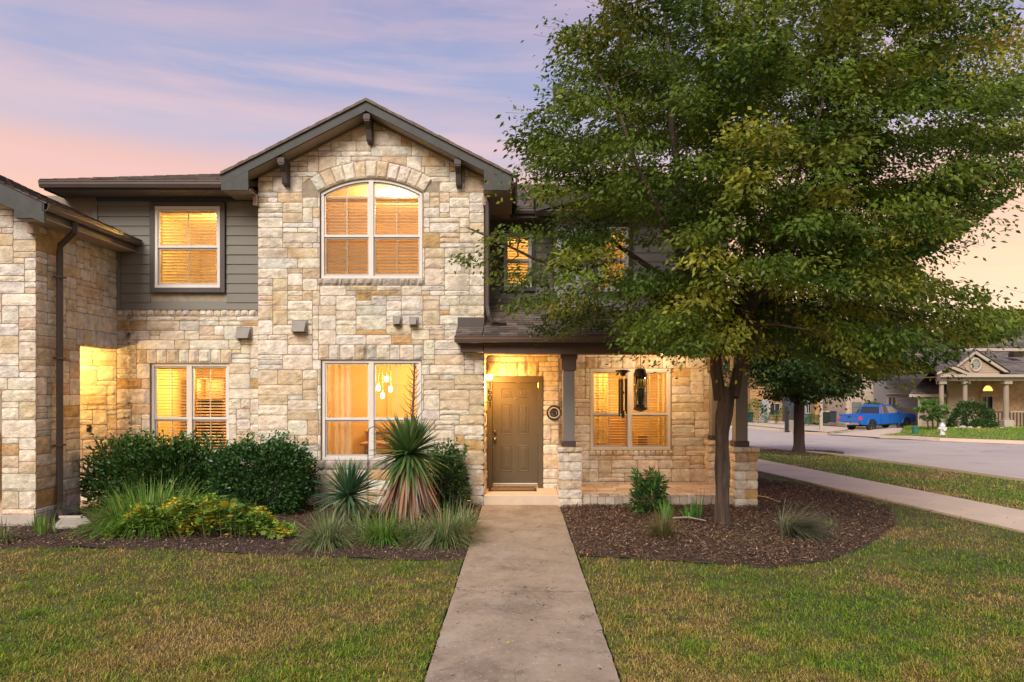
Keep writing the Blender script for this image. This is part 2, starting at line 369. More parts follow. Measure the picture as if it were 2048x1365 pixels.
# ================================================================== THE LAND
def clip_cell(poly, x0, x1, y0, y1):
    def cut(ps, ax, v, keep_gt):
        out = []
        for i in range(len(ps)):
            a, b = ps[i-1], ps[i]
            ina = (a[ax] >= v) if keep_gt else (a[ax] <= v); inb = (b[ax] >= v) if keep_gt else (b[ax] <= v)
            if ina != inb:
                t = (v-a[ax])/(b[ax]-a[ax]); out.append((a[0]+(b[0]-a[0])*t, a[1]+(b[1]-a[1])*t))
            if inb: out.append(b)
        return out
    for ax, v, k in ((0, x0, 1), (0, x1, 0), (1, y0, 1), (1, y1, 0)):
        if not poly: return poly
        poly = cut(poly, ax, v, k)
    return poly
def drape(mb, poly, off, step=1.0, zf=None):
    xs = [p[0] for p in poly]; ys = [p[1] for p in poly]; zf = zf or H
    gx = np.arange(math.floor(min(xs)/step)*step, max(xs)+step, step); gy = np.arange(math.floor(min(ys)/step)*step, max(ys)+step, step)
    for x in gx:
        for y in gy:
            c = clip_cell(poly, x, x+step, y, y+step)
            d = [p for i, p in enumerate(c) if abs(p[0]-c[i-1][0])+abs(p[1]-c[i-1][1]) > 1e-5]
            if len(d) >= 3: mb.face([(p[0], p[1], zf(p[0], p[1])+off) for p in d])
    return mb
def skirt(mb, line, top, bot):
    for a, b in zip(line, line[1:]):
        n = max(1, int(math.hypot(b[0]-a[0], b[1]-a[1])/1.0))
        for i in range(n):
            p = [a[k]+(b[k]-a[k])*i/n for k in (0, 1)]; q = [a[k]+(b[k]-a[k])*(i+1)/n for k in (0, 1)]
            mb.face([(p[0], p[1], H(*p)+bot), (q[0], q[1], H(*q)+bot), (q[0], q[1], H(*q)+top), (p[0], p[1], H(*p)+top)])
def inside(x, y, poly):
    c = False
    for i in range(len(poly)):
        a, b = poly[i-1], poly[i]
        if (a[1] > y) != (b[1] > y) and x < (b[0]-a[0])*(y-a[1])/(b[1]-a[1])+a[0]: c = not c
    return c

# base sheet to the horizon
gx = np.concatenate([np.array([-900, -400, -200, -100, -60, -40, -25]), np.arange(-16, 46, 1.0), np.array([50, 60, 80, 120, 250, 500, 1200])])
gy = np.concatenate([np.array([-60, -30, -15, -6]), np.arange(-2, 70, 1.0), np.array([75, 85, 100, 140, 220, 400, 900, 1800])])
v = [(x, y, H(x, y)-.10) for y in gy for x in gx]; nx_ = len(gx)
f = [(j*nx_+i, j*nx_+i+1, (j+1)*nx_+i+1, (j+1)*nx_+i) for j in range(len(gy)-1) for i in range(nx_-1)]
mb = MB(); mb.add(v, f); tag(mb.build('ground', m_turf), kind='structure')

PATH = (-.68, .71)
bedL = [(-.70, 12.36), G(928, 1122), G(900, 1127), G(780, 1122), G(600, 1114), G(450, 1109), G(300, 1102), G(150, 1097), G(0, 1099), G(-150, 1102), (-10.4, 10.3), (-7.5, 10.5), (-7.5, 12.7), (-4.76, 12.7), (-4.76, 12.4)]
bedR = [(.73, 12.32), G(1158, 1117), G(1250, 1120), G(1420, 1130), G(1550, 1139), G(1660, 1124), G(1740, 1090), G(1795, 1050), G(1780, 1020), G(1700, 995), G(1620, 975), G(1515, 958), (4.35, 16.5), (4.35, 12.35)]
WALKn = [(9.0, 0), (7.38, 10), (6.1, 17.9), (5.0, 24), (3.6, 31)]
WALKf = [(10.45, 0), (8.66, 11.6), (7.25, 20.4), (6.25, 25.6), (4.8, 32.2)]
walk_poly = WALKn+WALKf[::-1]
ROADn = [(15.6, -3), (13.5, 8), (11.75, 15.86), (9.2, 27.3), (7.2, 36), (3, 45), (-6, 53)]
ROADf = [(-8, 72), G(1400, 853), G(1494, 854), G(1570, 861), G(1607, 866), G(1655, 868), G(1700, 861), G(1757, 874), G(1880, 879), G(1960, 882), G(2048, 885), (26, 24), (30, 10), (34, -3)]
road_poly = ROADn+ROADf
WALK_TOP = .03

# lawns (front yard and verge) : soil level sheets under the grass
mb = MB()
drape(mb, [(-16, -2), (PATH[0]-.02, -2), (PATH[0]-.02, 12.4), (-16, 12.4)], 0)
drape(mb, [(PATH[1]+.02, -2), (9.3, -2), (7.38, 10), (6.1, 17.9), (5.0, 24), (3.6, 31), (3.6, 12.4), (PATH[1]+.02, 12.4)], 0)
drape(mb, WALKf+[(3, 36)]+[(3, 45), (7.15, 36), (9.15, 27.3), (11.7, 15.86), (13.45, 8), (15.5, -3), (10.8, -3)], 0)
lawn = tag(mb.build('lawn', m_turf), kind='structure')
# lawns beyond the street
mb = MB()
lawnA = [G(1757, 873), G(1880, 878), G(1960, 881), G(2048, 884), (27, 31.5), (40, 31), (40, 60), (27.5, 48), G(1800, 868)]
drape(mb, lawnA, .06)
drape(mb, [G(1494, 853.5), G(1570, 860), G(1606, 865), G(1640, 856), (24, 66), (8, 66)], .06)
tag(mb.build('far_lawn', m_turf2), kind='structure')

# mulch beds, gently mounded
def bedz(poly):
    def zf(x, y):
        return H(x, y)+.02+.03*noise.noise(Vector((x*.8, y*.8, 3)))+.012*noise.noise(Vector((x*4, y*4, 1)))
    return zf
def rough(poly, amp=.05):
    out = []
    for a, b in zip(poly, poly[1:]+poly[:1]):
        n = max(1, int(math.hypot(b[0]-a[0], b[1]-a[1])/.14)); free = a[1] < 11.6 or b[1] < 11.6
        for i in range(n):
            x = a[0]+(b[0]-a[0])*i/n; y = a[1]+(b[1]-a[1])*i/n
            if free and abs(x) > .74: x += amp*noise.noise(Vector((x*3.1, y*3.1, 8)))+amp*.5*noise.noise(Vector((x*9, y*9, 4))); y += amp*noise.noise(Vector((x*3.3, y*3.3, 2)))+amp*.6*noise.noise(Vector((x*9, y*9, 6)))
            out.append((x, y))
    return out
for nm, poly in (('mulch_bed', rough(bedL)), ('mulch_bed', rough(bedR))):
    mb = MB(); drape(mb, poly, -.008, .25, bedz(poly)); tag(mb.build(nm, m_soil), kind='structure')
mb = MB()
c2 = (X(1597, 23.7), 23.7); ring = [(c2[0]+1.55*math.cos(a)*(1+.12*math.sin(3*a)), c2[1]+1.7*math.sin(a)) for a in np.linspace(0, 2*math.pi, 20, endpoint=False)]
drape(mb, ring, .022, .5); tag(mb.build('mulch_ring', m_soil), kind='structure')

# front path: separate pours with dark joints
path = tag(empty('front_path'), kind='structure')
js = [-1.0, 2.1, 4.5, 7.0, 12.33]
for a, b in zip(js, js[1:]):
    mb = MB(); nxs = 14; nys = 24
    for i in range(nxs):
        for j in range(nys):
            q = []
            for di, dj in ((0, 0), (1, 0), (1, 1), (0, 1)):
                x = PATH[0]+(PATH[1]-PATH[0])*(i+di)/nxs; y = a+.004+(b-a-.008)*(j+dj)/nys
                e = min(x-PATH[0], PATH[1]-x); ragged = .012*noise.noise(Vector((x*9, y*9, 0))) if e < .001 else 0
                q.append((x+ragged, y, .03+.004*noise.noise(Vector((x*2, y*2, 5)))-(.012 if e < .001 else 0)))
            mb.face(q)
    for x in PATH:
        mb.face([(x, a+.008, -.1), (x, b-.008, -.1), (x, b-.008, .018), (x, a+.008, .018)])
    for y in (a+.008, b-.008):
        mb.face([(PATH[0], y, -.1), (PATH[1], y, -.1), (PATH[1], y, .026), (PATH[0], y, .026)])
    mb.build('slab', m_conc, path, smooth=False)

# sidewalk in slabs
def along(line, y):
    for a, b in zip(line, line[1:]):
        if a[1] <= y <= b[1]: t = (y-a[1])/(b[1]-a[1]); return a[0]+(b[0]-a[0])*t
    return line[-1][0]
side = tag(empty('sidewalk'), kind='structure')
y = 0.0
while y < 29.5:
    y2 = y+1.45
    def q(t, yy): # t across
        x0 = along(WALKn, yy); x1 = along(WALKf, yy+.35); return (x0+(x1-x0)*t, yy+.35*t)
    pl = [q(0, y+.008), q(1, y+.008), q(1, y2-.008), q(0, y2-.008)]
    mb = MB()
    mb.prism([(p[0], p[1], H(*p)+.035) for p in pl], (0, 0, -.1)); mb.build('slab', m_walk, side)
    y = y2

# road with kerbs
mb = MB(); drape(mb, road_poly, -.085, 1.0); tag(mb.build('road', m_road), kind='structure')
def kerb(line, name='kerb', w=.16, sgn=1):
    mb = MB(); pts = []
    for a, b in zip(line, line[1:]):
        n = max(1, int(math.hypot(b[0]-a[0], b[1]-a[1])/1.5))
        pts += [(a[0]+(b[0]-a[0])*i/n, a[1]+(b[1]-a[1])*i/n) for i in range(n)]
    pts.append(line[-1])
    out = []
    for i, p in enumerate(pts):
        a = pts[max(0, i-1)]; b = pts[min(len(pts)-1, i+1)]; t = Vector((b[0]-a[0], b[1]-a[1])).normalized(); nn = Vector((-t.y, t.x))*sgn
        z = H(*p); out.append([(p[0]+nn.x*o, p[1]+nn.y*o, z+h) for o, h in ((.42, -.08), (.02, -.075), (0, .05), (-.03, .065), (-w, .068), (-w, -.1))])
    for a, b in zip(out, out[1:]):
        for k in range(5): mb.face([a[k], b[k], b[k+1], a[k+1]])
    o = tag(mb.build(name, m_walk), kind='structure'); return o
kerb(ROADn, sgn=-1)
kerb([G(1400, 853), G(1494, 854), G(1570, 861), G(1607, 866), G(1655, 868), G(1708, 861)], sgn=-1)
kerb([G(1757, 874), G(1880, 879), G(1960, 882), G(2048, 885), (26, 24), (30, 10)], sgn=-1)
mb = MB(); drape(mb, [G(1655, 868.5), G(1757, 874.5), G(1800, 869), (30.5, 47), (30.5, 53), (26, 53), G(1700, 860)], -.02, 1.0)
drape(mb, [G(1610, 863), G(1655, 867), G(1700, 860), (26, 53), (24, 62), (19, 60)], .075, 1.0)
drape(mb, [G(1494, 850), G(1560, 852), G(1588, 846), G(1530, 843), G(1490, 843)], .08, 1.0)
tag(mb.build('driveway', m_walk), kind='structure')

# ------------------------------------------------------------------ grass blades
def lawn_mix(x, y):
    a = noise.noise(Vector((x*.55, y*.55, 0))); b = noise.noise(Vector((x*2.6, y*2.6, 7))); c = noise.noise(Vector((x*9, y*9, 3)))
    return a*.9+b*.55+c*.35
def make_grass(name, n, y0, y1, xf, ok, hscale=1.0, dry=.0, wbase=.0055):
    u = NP.rand(n*2); k = -.9; ys = (y0**k+u*(y1**k-y0**k))**(1/k)
    pts = []
    for yy in ys:
        xa, xb = xf(yy); xx = xa+(xb-xa)*R.random()
        if ok(xx, yy): pts.append((xx, yy))
        if len(pts) >= n: break
    p = np.array(pts); n = len(p)
    mixv = np.array([lawn_mix(x, y) for x, y in pts])*1.15+dry-.10+NP.normal(size=n)*.27
    z = np.array([H(x, y) for x, y in pts])+(.06 if y0 > 30 else 0)
    pos = np.column_stack([p, z])
    g1 = np.array([.165, .30, .022]); g2 = np.array([.34, .33, .05]); tan = np.array([.50, .34, .13])
    t = np.clip((mixv+.45)/.8, 0, 1)[:, None]
    col = np.where(t < .5, g1+(g2-g1)*t*2, g2+(tan-g2)*(t*2-1)*.85)
    col = col*(.33+1.05*NP.rand(n, 1))*(1+(.35 if wbase > .006 else 0))
    d = np.column_stack([NP.normal(size=n)*.75, NP.normal(size=n)*.75, np.ones(n)])
    s = 1+.045*np.maximum(p[:, 1]-5, 0)
    clump = np.array([.65+1.1*max(0, noise.noise(Vector((x*4.5, y*4.5, 9)))+.25) for x, y in pts])
    ln = (.030+.055*NP.rand(n)**1.5)*hscale*s**.5*clump
    w = wbase*1.25*s*(.6+.9*NP.rand(n))
    o = blades(name, pos, d, ln, w, np.full(n, .35), col, m_grass, segs=2, tipc=None)
    return tag(o, kind='stuff')
BED2 = [(c2[0]+1.5*math.cos(a), c2[1]+1.6*math.sin(a)) for a in np.linspace(0, 2*math.pi, 16, endpoint=False)]
def ok_front(x, y):
    e = .015*noise.noise(Vector((x*6, y*6, 2)))+.010*noise.noise(Vector((x*17, y*17, 5)))
    if PATH[0]-.015+e*1.4 < x < PATH[1]+.015+e*1.4: return False
    if x < 0:
        if y > 12.2 or inside(x+e*2, y-.01+e*5, bedL): return False
        return y < 10.4
    if inside(x+e*4, y-.01+e*5, bedR): return False
    if x < along(WALKn, max(0, y))-.03 and (y < 11.5 or x > 4.4): return True
    return False
fr = lambda s: (lambda y: ((-CX/FX)*y*s-.8, (2048-CX)/FX*y*s+.8))
make_grass('grass', 330000, 3.6, 27, fr(1.08), ok_front)
def ok_verge(x, y):
    if inside(x, y, BED2): return False
    return x > along(WALKf, y)+.03 and x < along(ROADn, y)-.18
make_grass('grass', 100000, 4, 38, lambda y: (along(WALKf, y), min(along(ROADn, y), .80*y+4.5)), ok_verge, 1.0, -.05, .0065)
make_grass('grass', 26000, 31, 48, lambda y: (18, .80*y+1), lambda x, y: inside(x, y, lawnA), 1.6, -.35, .0075)

# ------------------------------------------------------------------ bark chips and fallen leaves
def make_chips(poly, n, name='bark_chips'):
    xs = [p[0] for p in poly]; ys = [p[1] for p in poly]; pts = []; zf = bedz(poly)
    while len(pts) < n:
        x = R.uniform(min(xs), max(xs)); y = R.uniform(min(ys), max(ys))
        if inside(x, y, poly): pts.append((x, y, zf(x, y)+.012+R.random()*.02))
    pos = np.array(pts); d = NP.normal(size=(n, 3)); d[:, 2] *= .35
    pal = np.array([[.105, .062, .045], [.155, .096, .066], [.06, .040, .032], [.26, .17, .11], [.42, .31, .21], [.45, .20, .08]])
    col = pal[NP.choice(6, n, p=[.32, .26, .2, .13, .07, .02])]*(.7+.6*NP.rand(n, 1))
    o = leaves(name, pos, d, .016+.055*NP.rand(n)**2.2, .005+.014*NP.rand(n), col, m_chip, fold=.3, up=1)
    return tag(o, kind='stuff')
make_chips(bedL, 36000); make_chips(bedR, 64000); make_chips(ring, 3000)
pts = []
while len(pts) < 420:
    y = R.uniform(4.3, 16)**1.0; x = R.uniform(-.75*y, .73*y)
    if y < 12 or x > 4.5: pts.append((x, y, H(x, y)+(.05 if not PATH[0] < x < PATH[1] else .036)))
pos = np.array(pts); n = len(pts); d = NP.normal(size=(n, 3)); d[:, 2] *= .25
pal = np.array([[.38, .26, .10], [.22, .12, .05], [.36, .30, .08], [.12, .07, .04]])
tag(leaves('fallen_leaves', pos, d, .025+.03*NP.rand(n), .012+.014*NP.rand(n), pal[NP.choice(4, n)], m_chip, fold=.3, up=1.5), kind='stuff')
# ================================================================== HOUSE TOOLS
PAL = [((.67, .60, .485), .34), ((.72, .66, .57), .27), ((.62, .585, .53), .11), ((.58, .47, .32), .12), ((.50, .33, .15), .035), ((.62, .51, .37), .115), ((.44, .41, .37), .01)]
def pick_tint():
    r = R.random(); s = 0
    for c, w in PAL:
        s += w
        if r < s: break
    k = R.uniform(.90, 1.07); return tuple(ch*k*R.uniform(.97, 1.03) for ch in c)
class Plane:                                   # u to the right, z up, d out of the wall
    def __init__(s, o, u, n): s.o = Vector(o); s.u = Vector(u); s.n = Vector(n)
    def at(s, u, z, d=0): return s.o+s.u*u+Vector((0, 0, z))+s.n*d
def front(D): return Plane((0, D, 0), (1, 0, 0), (0, -1, 0))     # u is world x
def key_lines(a, b, keys, step):
    ks = sorted({a, b, *[k for k in keys if a < k < b]}); out = [ks[0]]
    for p, q in zip(ks, ks[1:]):
        n = max(1, round((q-p)/step)); out += [p+(q-p)*(i+1)/n for i in range(n)]
    return out
def ashlar(u0, u1, z0, z1, holes=(), live=None, cell=(.090, .092), keep=None):
    """random coursed rubble: rectangles (u0,u1,z0,z1)"""
    us = key_lines(u0, u1, [h[0] for h in holes]+[h[1] for h in holes], cell[0]); zs = key_lines(z0, z1, [h[2] for h in holes]+[h[3] for h in holes], cell[1])
    nu, nz = len(us)-1, len(zs)-1; occ = [[False]*nz for _ in range(nu)]
    for i in range(nu):
        for j in range(nz):
            cu, cz = (us[i]+us[i+1])/2, (zs[j]+zs[j+1])/2
            if any(h[0] < cu < h[1] and h[2] < cz < h[3] for h in holes) or (live and not live(us[i], us[i+1], zs[j], zs[j+1])): occ[i][j] = True
    out = []
    for j in range(nz):
        i = 0
        while i < nu:
            if occ[i][j]: i += 1; continue
            h = R.choices((1, 2, 3), (.30, .52, .18))[0]; h = min(h, nz-j)
            w = R.randint(2, 6) if h == 1 else R.randint(3, 8) if h == 2 else R.randint(3, 6)
            k = 0
            while k < w and i+k < nu and not any(occ[i+k][j+q] for q in range(h)): k += 1
            if k == 0:
                h = 1
                while k < w and i+k < nu and not occ[i+k][j]: k += 1
            # do not leave a one-cell sliver
            if i+k+1 < nu and not occ[i+k][j] and (occ[i+k+1][j]) and not any(occ[i+k][j+q] for q in range(h)): k += 1
            elif i+k+1 == nu and not any(occ[i+k][j+q] for q in range(h)): k += 1
            for a in range(k):
                for q in range(h): occ[i+a][j+q] = True
            out.append((us[i], us[i+k], zs[j], zs[j+h])); i += k
    return out
STONES = []                                   # (size seen, parent, MB)
def stone(pl, parent, r, tint=None, proud=.015, poly=None, gap=.0058, rough=1.0):
    if r and (r[1]-r[0])*(r[3]-r[2]) < .03: rough *= .55; proud *= .75
    mb = MB(); c = tint or pick_tint(); pr = proud*R.uniform(.6, 1.35)
    sd = R.uniform(0, 99)
    if poly is None:
        a, b, p, q = r[0]+gap, r[1]-gap, r[2]+gap, r[3]-gap
        nu = max(3, min(6, int((b-a)/.09)+2)); nz = max(3, min(5, int((q-p)/.08)+2))
        vs = []; tu = R.uniform(-.010, .010); tz = R.uniform(-.008, .012)
        for j in range(nz+1):
            for i in range(nu+1):
                fu = i/nu; fz = j/nz; fu2 = fu*fu*(3-2*fu)*.35+fu*.65; fz2 = fz*fz*(3-2*fz)*.35+fz*.65
                u = a+(b-a)*(fu if i in (0, nu) else (fu2)); z = p+(q-p)*(fz if j in (0, nz) else fz2)
                edge = i in (0, nu) or j in (0, nz)
                nn = noise.noise(Vector((u*7+sd, z*8, sd)))
                if edge:
                    corner = i in (0, nu) and j in (0, nz)
                    d = .007; wob = .005*rough
                    u += wob*noise.noise(Vector((u*12, z*12, sd))); z += wob*noise.noise(Vector((z*12, u*12, sd+5)))
                    if corner: u += (.007 if i == 0 else -.007); z += (.007 if j == 0 else -.007)
                else: d = pr+rough*(.013*nn+.009*noise.noise(Vector((u*21, z*21, sd))))+tu*(fu-.5)*2+tz*(fz-.5)*2; d = max(.006, d)
                vs.append(pl.at(u, z, d))
        nn1 = nu+1
        fs = [(j*nn1+i, j*nn1+i+1, (j+1)*nn1+i+1, (j+1)*nn1+i) for j in range(nz) for i in range(nu)]
        mb.add(vs, fs, c)
        area = (b-a)*(q-p)
        # tuck-back rim
        rim = [(a+.003, p+.003), (b-.003, p+.003), (b-.003, q-.003), (a+.003, q-.003)]
        cor = [0, nu, (nz+1)*nn1-1, nz*nn1]
        edges = [list(range(0, nu+1)), [k*nn1+nu for k in range(nz+1)], [nz*nn1+nu-k for k in range(nu+1)], [(nz-k)*nn1 for k in range(nz+1)]]
        for e in edges:
            pts = [Vector(vs[k]) for k in e]
            for s1, s2 in zip(pts, pts[1:]): mb.face([s2, s1, s1-pl.n*.02, s2-pl.n*.02], c)
    else:
        n = len(poly); cu = sum(p[0] for p in poly)/n; cz = sum(p[1] for p in poly)/n
        pts = []
        for i in range(n):                      # shrink and cut corners
            A = poly[i]; Bq = poly[(i+1) % n]
            for t in (.06, .5, .94):
                u = A[0]+(Bq[0]-A[0])*t; z = A[1]+(Bq[1]-A[1])*t; l = math.hypot(u-cu, z-cz)+1e-6
                pts.append((u-(u-cu)/l*gap*1.3, z-(z-cz)/l*gap*1.3))
        def rg(k, d, na): return [pl.at(cu+(u-cu)*k, cz+(z-cz)*k, d+na*noise.noise(Vector((u*9+sd, z*9, sd)))) for u, z in pts]
        r0 = rg(1, -.016, 0); r1 = rg(1, .004, 0); r2 = rg(.80, pr*.9, .012); r3 = rg(.4, pr, .02); m = len(pts)
        mb.add(r0+r1+r2+r3+[pl.at(cu, cz, pr+.004)], [(k*m+i, k*m+(i+1) % m, (k+1)*m+(i+1) % m, (k+1)*m+i) for k in range(3) for i in range(m)]+[(3*m+i, 3*m+(i+1) % m, 4*m) for i in range(m)], c)
        area = .5*abs(sum(poly[i-1][0]*poly[i][1]-poly[i][0]*poly[i-1][1] for i in range(n)))
    STONES.append((area, parent, mb))
def row_of(pl, parent, u0, u1, z0, z1, w, proud=.03, tints=None, vary=.18):
    n = max(1, round((u1-u0)/w)); e = [u0+(u1-u0)*i/n for i in range(n+1)]
    e = [e[0]]+[x+R.uniform(-vary, vary)*w for x in e[1:-1]]+[e[-1]]
    for a, b in zip(e, e[1:]): stone(pl, parent, (a, b, z0, z1), proud=proud, tint=tints() if tints else None)
def flush_stones(limit=300):
    global STONES
    vis = sorted(STONES, key=lambda s: -s[0]); rest = {}
    for k, (a, par, mb) in enumerate(vis):
        if k < limit: mb.build('stone', m_stone, par, smooth=False, tint=True)
        else:
            q = rest.setdefault(par.name, (par, MB()))[1]; b = len(q.v)
            q.v += mb.v; q.c += mb.c; q.f += [tuple(i+b for i in f) for f in mb.f]
    for par, q in rest.values(): tag(q.build('small_stones', m_stone, par, tint=True), kind='stuff')
    STONES = []
def clip_half(poly, nx, nz, c):                # keep nx*u+nz*z <= c
    out = []
    for i in range(len(poly)):
        a, b = poly[i-1], poly[i]; da = nx*a[0]+nz*a[1]-c; db = nx*b[0]+nz*b[1]-c
        if (da > 0) != (db > 0): t = da/(da-db); out.append((a[0]+(b[0]-a[0])*t, a[1]+(b[1]-a[1])*t))
        if db <= 0: out.append(b)
    return out
def parea(p): return .5*abs(sum(p[i-1][0]*p[i][1]-p[i][0]*p[i-1][1] for i in range(len(p)))) if len(p) > 2 else 0
def wall_slab(pl, u0, u1, z0, z1, holes=(), d0=0.0, d1=-.22):
    """masonry backing with real openings"""
    mb = MB(); us = sorted({u0, u1, *[v for h in holes for v in h[:2] if u0 < v < u1]}); zs = sorted({z0, z1, *[v for h in holes for v in h[2:4] if z0 < v < z1]})
    solid = lambda i, j: 0 <= i < len(us)-1 and 0 <= j < len(zs)-1 and not any(h[0]-1e-6 < (us[i]+us[i+1])/2 < h[1]+1e-6 and h[2]-1e-6 < (zs[j]+zs[j+1])/2 < h[3]+1e-6 for h in holes)
    for i in range(len(us)-1):
        for j in range(len(zs)-1):
            if not solid(i, j): continue
            a, b, p, q = us[i], us[i+1], zs[j], zs[j+1]; A = lambda u, z, d: pl.at(u, z, d)
            mb.face([A(a, p, d0), A(b, p, d0), A(b, q, d0), A(a, q, d0)]); mb.face([A(a, p, d1), A(a, q, d1), A(b, q, d1), A(b, p, d1)])
            if not solid(i-1, j): mb.face([A(a, p, d1), A(a, p, d0), A(a, q, d0), A(a, q, d1)])
            if not solid(i+1, j): mb.face([A(b, p, d0), A(b, p, d1), A(b, q, d1), A(b, q, d0)])
            if not solid(i, j-1): mb.face([A(a, p, d0), A(a, p, d1), A(b, p, d1), A(b, p, d0)])
            if not solid(i, j+1): mb.face([A(a, q, d0), A(b, q, d0), A(b, q, d1), A(a, q, d1)])
    return mb

def window(house, D, u0, u1, z0, z1, halves=2, rail=None, rise=0, blinds=True, trim=None, curtain=(), mullx=None, frame_y=.07, slat_n=None, cross=None, slats_stuff=False, tilt=32, screen=True):
    """D: wall face; frame sits frame_y behind it. rise: height of the segmental head above z1"""
    w = empty('window', ((u0+u1)/2, D+frame_y, z0), house); ox, oy, oz = w.location
    def bld(mb, name, mat, **k):
        return mb.build(name, mat, w, **k)
    Y = D+frame_y; fw = .05; cx = (u0+u1)/2; hw = (u1-u0)/2
    if rise: Rr = (hw*hw+rise*rise)/(2*rise); cz = z1+rise-Rr; top = lambda u, inset=0: cz+math.sqrt(max(0, (Rr-inset)**2-(u-cx)**2))
    else: top = lambda u, inset=0: z1-inset
    fm = MB()
    fm.box(u0, u0+fw, Y-.03, Y+.07, z0, z1 if not rise else top(u0+fw)-.0); fm.box(u1-fw, u1, Y-.03, Y+.07, z0, z1 if not rise else top(u1-fw))
    fm.box(u0, u1, Y-.035, Y+.07, z0-.001, z0+fw)
    def arc_band(mb, y0, y1, i0, i1, ua, ub, n=14):
        for k in range(n):
            a = ua+(ub-ua)*k/n; b = ua+(ub-ua)*(k+1)/n
            mb.prism([(a, y0, top(a, i1)), (b, y0, top(b, i1)), (b, y0, top(b, i0)), (a, y0, top(a, i0))], (0, y1-y0, 0))
    if rise: arc_band(fm, Y-.035, Y+.07, 0, fw, u0, u1)
    else: fm.box(u0, u1, Y-.034, Y+.07, z1-fw, z1)
    bays = []
    mw = .085
    if halves == 2:
        mx = mullx if mullx is not None else cx
        fm.box(mx-mw/2, mx+mw/2, Y-.038, Y+.07, z0, top(mx)-.01); bays = [(u0+fw, mx-mw/2), (mx+mw/2, u1-fw)]
    else: bays = [(u0+fw, u1-fw)]
    bld(fm, 'frame', m_vinyl, bevel=0)
    rz = rail if rail is not None else (z0+z1)/2
    for a, b in bays:
        sf = .028; mxm = (a+b)/2
        sh = MB()                                   # upper sash
        sh.box(a, a+sf, Y-.005, Y+.03, rz, top(a+sf, fw)-.0); sh.box(b-sf, b, Y-.005, Y+.03, rz, top(b-sf, fw))
        sh.box(a, b, Y-.012, Y+.03, rz-.022, rz+.022)
        if rise: arc_band(sh, Y-.005, Y+.03, fw, fw+sf, a, b, 8)
        else: sh.box(a, b, Y-.004, Y+.03, z1-fw-sf, z1-fw)
        bld(sh, 'sash', m_vinyl)
        sh = MB(); sh.box(a, a+sf, Y+.012, Y+.045, z0+fw, rz-.022); sh.box(b-sf, b, Y+.012, Y+.045, z0+fw, rz-.022); sh.box(a, b, Y+.011, Y+.045, z0+fw, z0+fw+.04); sh.box(a+sf, b-sf, Y+.013, Y+.045, rz-.055, rz-.0225)
        bld(sh, 'sash', m_vinyl)
        mu = MB(); mu.box(mxm-.009, mxm+.009, Y+.012, Y+.020, rz+.022, top(mxm, fw+sf)); bld(mu, 'glazing_bar', m_muntin)
        mu = MB(); mu.box(mxm-.009, mxm+.009, Y+.026, Y+.034, z0+fw+.04, rz-.055); bld(mu, 'glazing_bar', m_muntin)
        if cross:
            mu = MB(); mu.box(a+sf, b-sf, Y+.010, Y+.022, cross-.012, cross+.012); bld(mu, 'glazing_bar', m_muntin)
        for p, q in ((a+sf, mxm-.009), (mxm+.009, b-sf)):
            g_ = MB(); n = 6 if rise else 1
            lo = rz+.022
            pts = [(p, Y+.016, lo), (q, Y+.016, lo)]+[(q+(p-q)*k/n, Y+.016, top(q+(p-q)*k/n, fw+sf)) for k in range(n+1)]
            g_.face(pts); bld(g_, 'pane', m_glass)
            g_ = MB(); g_.face([(p, Y+.03, z0+fw+.04), (q, Y+.03, z0+fw+.04), (q, Y+.03, rz-.055), (p, Y+.03, rz-.055)]); bld(g_, 'pane', m_glass)
        if screen:
            s_ = MB(); s_.face([(a+.005, Y+.004, z0+fw+.01), (b-.005, Y+.004, z0+fw+.01), (b-.005, Y+.004, rz-.024), (a+.005, Y+.004, rz-.024)]); bld(s_, 'insect_screen', m_screen)
        if blinds:
            bt = cross if cross else z1-fw
            head = MB(); head.box(a+.01, b-.01, Y+.075, Y+.125, bt-.05, bt); bld(head, 'blind_head', m_slat)
            zz = bt-.075; pitch = .056; acc = MB(); me = None
            th = rad(tilt); dy = .025*math.cos(th); dz = .025*math.sin(th)
            while zz > z0+fw+.02:
                if slats_stuff:
                    acc.prism([(a+.012, Y+.10-dy, zz-dz), (b-.012, Y+.10-dy, zz-dz), (b-.012, Y+.10+dy, zz+dz), (a+.012, Y+.10+dy, zz+dz)], (0, 0, .0025))
                else:
                    if me is None:
                        s_ = MB(); L2 = (b-a)/2-.012
                        s_.prism([(-L2, -dy, -dz), (L2, -dy, -dz), (L2, 0, .003), (L2, dy, dz), (-L2, dy, dz), (-L2, 0, .003)][:6], (0, 0, .0025))
                        o = s_.build('slat', m_slat, w); me = o.data
                    else: o = bpy.data.objects.new('slat', me); COL.objects.link(o); adopt(o, w)
                    o.location = (mxm, Y+.10+R.uniform(-.001, .001), zz); o.rotation_euler = (R.uniform(-.09, .09), R.uniform(-.0015, .0015), 0)
                zz -= pitch
            if slats_stuff: tag(bld(acc, 'slats', m_slat), kind='stuff')
            c_ = MB()
            for fx in (.18, .82): c_.tube([(a+(b-a)*fx, Y+.074, bt-.05), (a+(b-a)*fx, Y+.074, z0+fw+.03)], .0022, 4)
            bld(c_, 'blind_cord', m_slat)
    for (ca, cb, off) in curtain:
        c_ = MB(); n = max(8, int((cb-ca)/.016)); hh = (z0-.25, z1+.05)
        pts = [(ca+(cb-ca)*i/n, Y+off+.028*math.sin(i*.85+.7*math.sin(i*.23))) for i in range(n+1)]
        for p, q in zip(pts, pts[1:]): c_.face([(p[0], p[1], hh[0]), (q[0], q[1], hh[0]), (q[0], q[1], hh[1]), (p[0], p[1], hh[1])])
        bld(c_, 'curtain', m_curt, smooth=True)
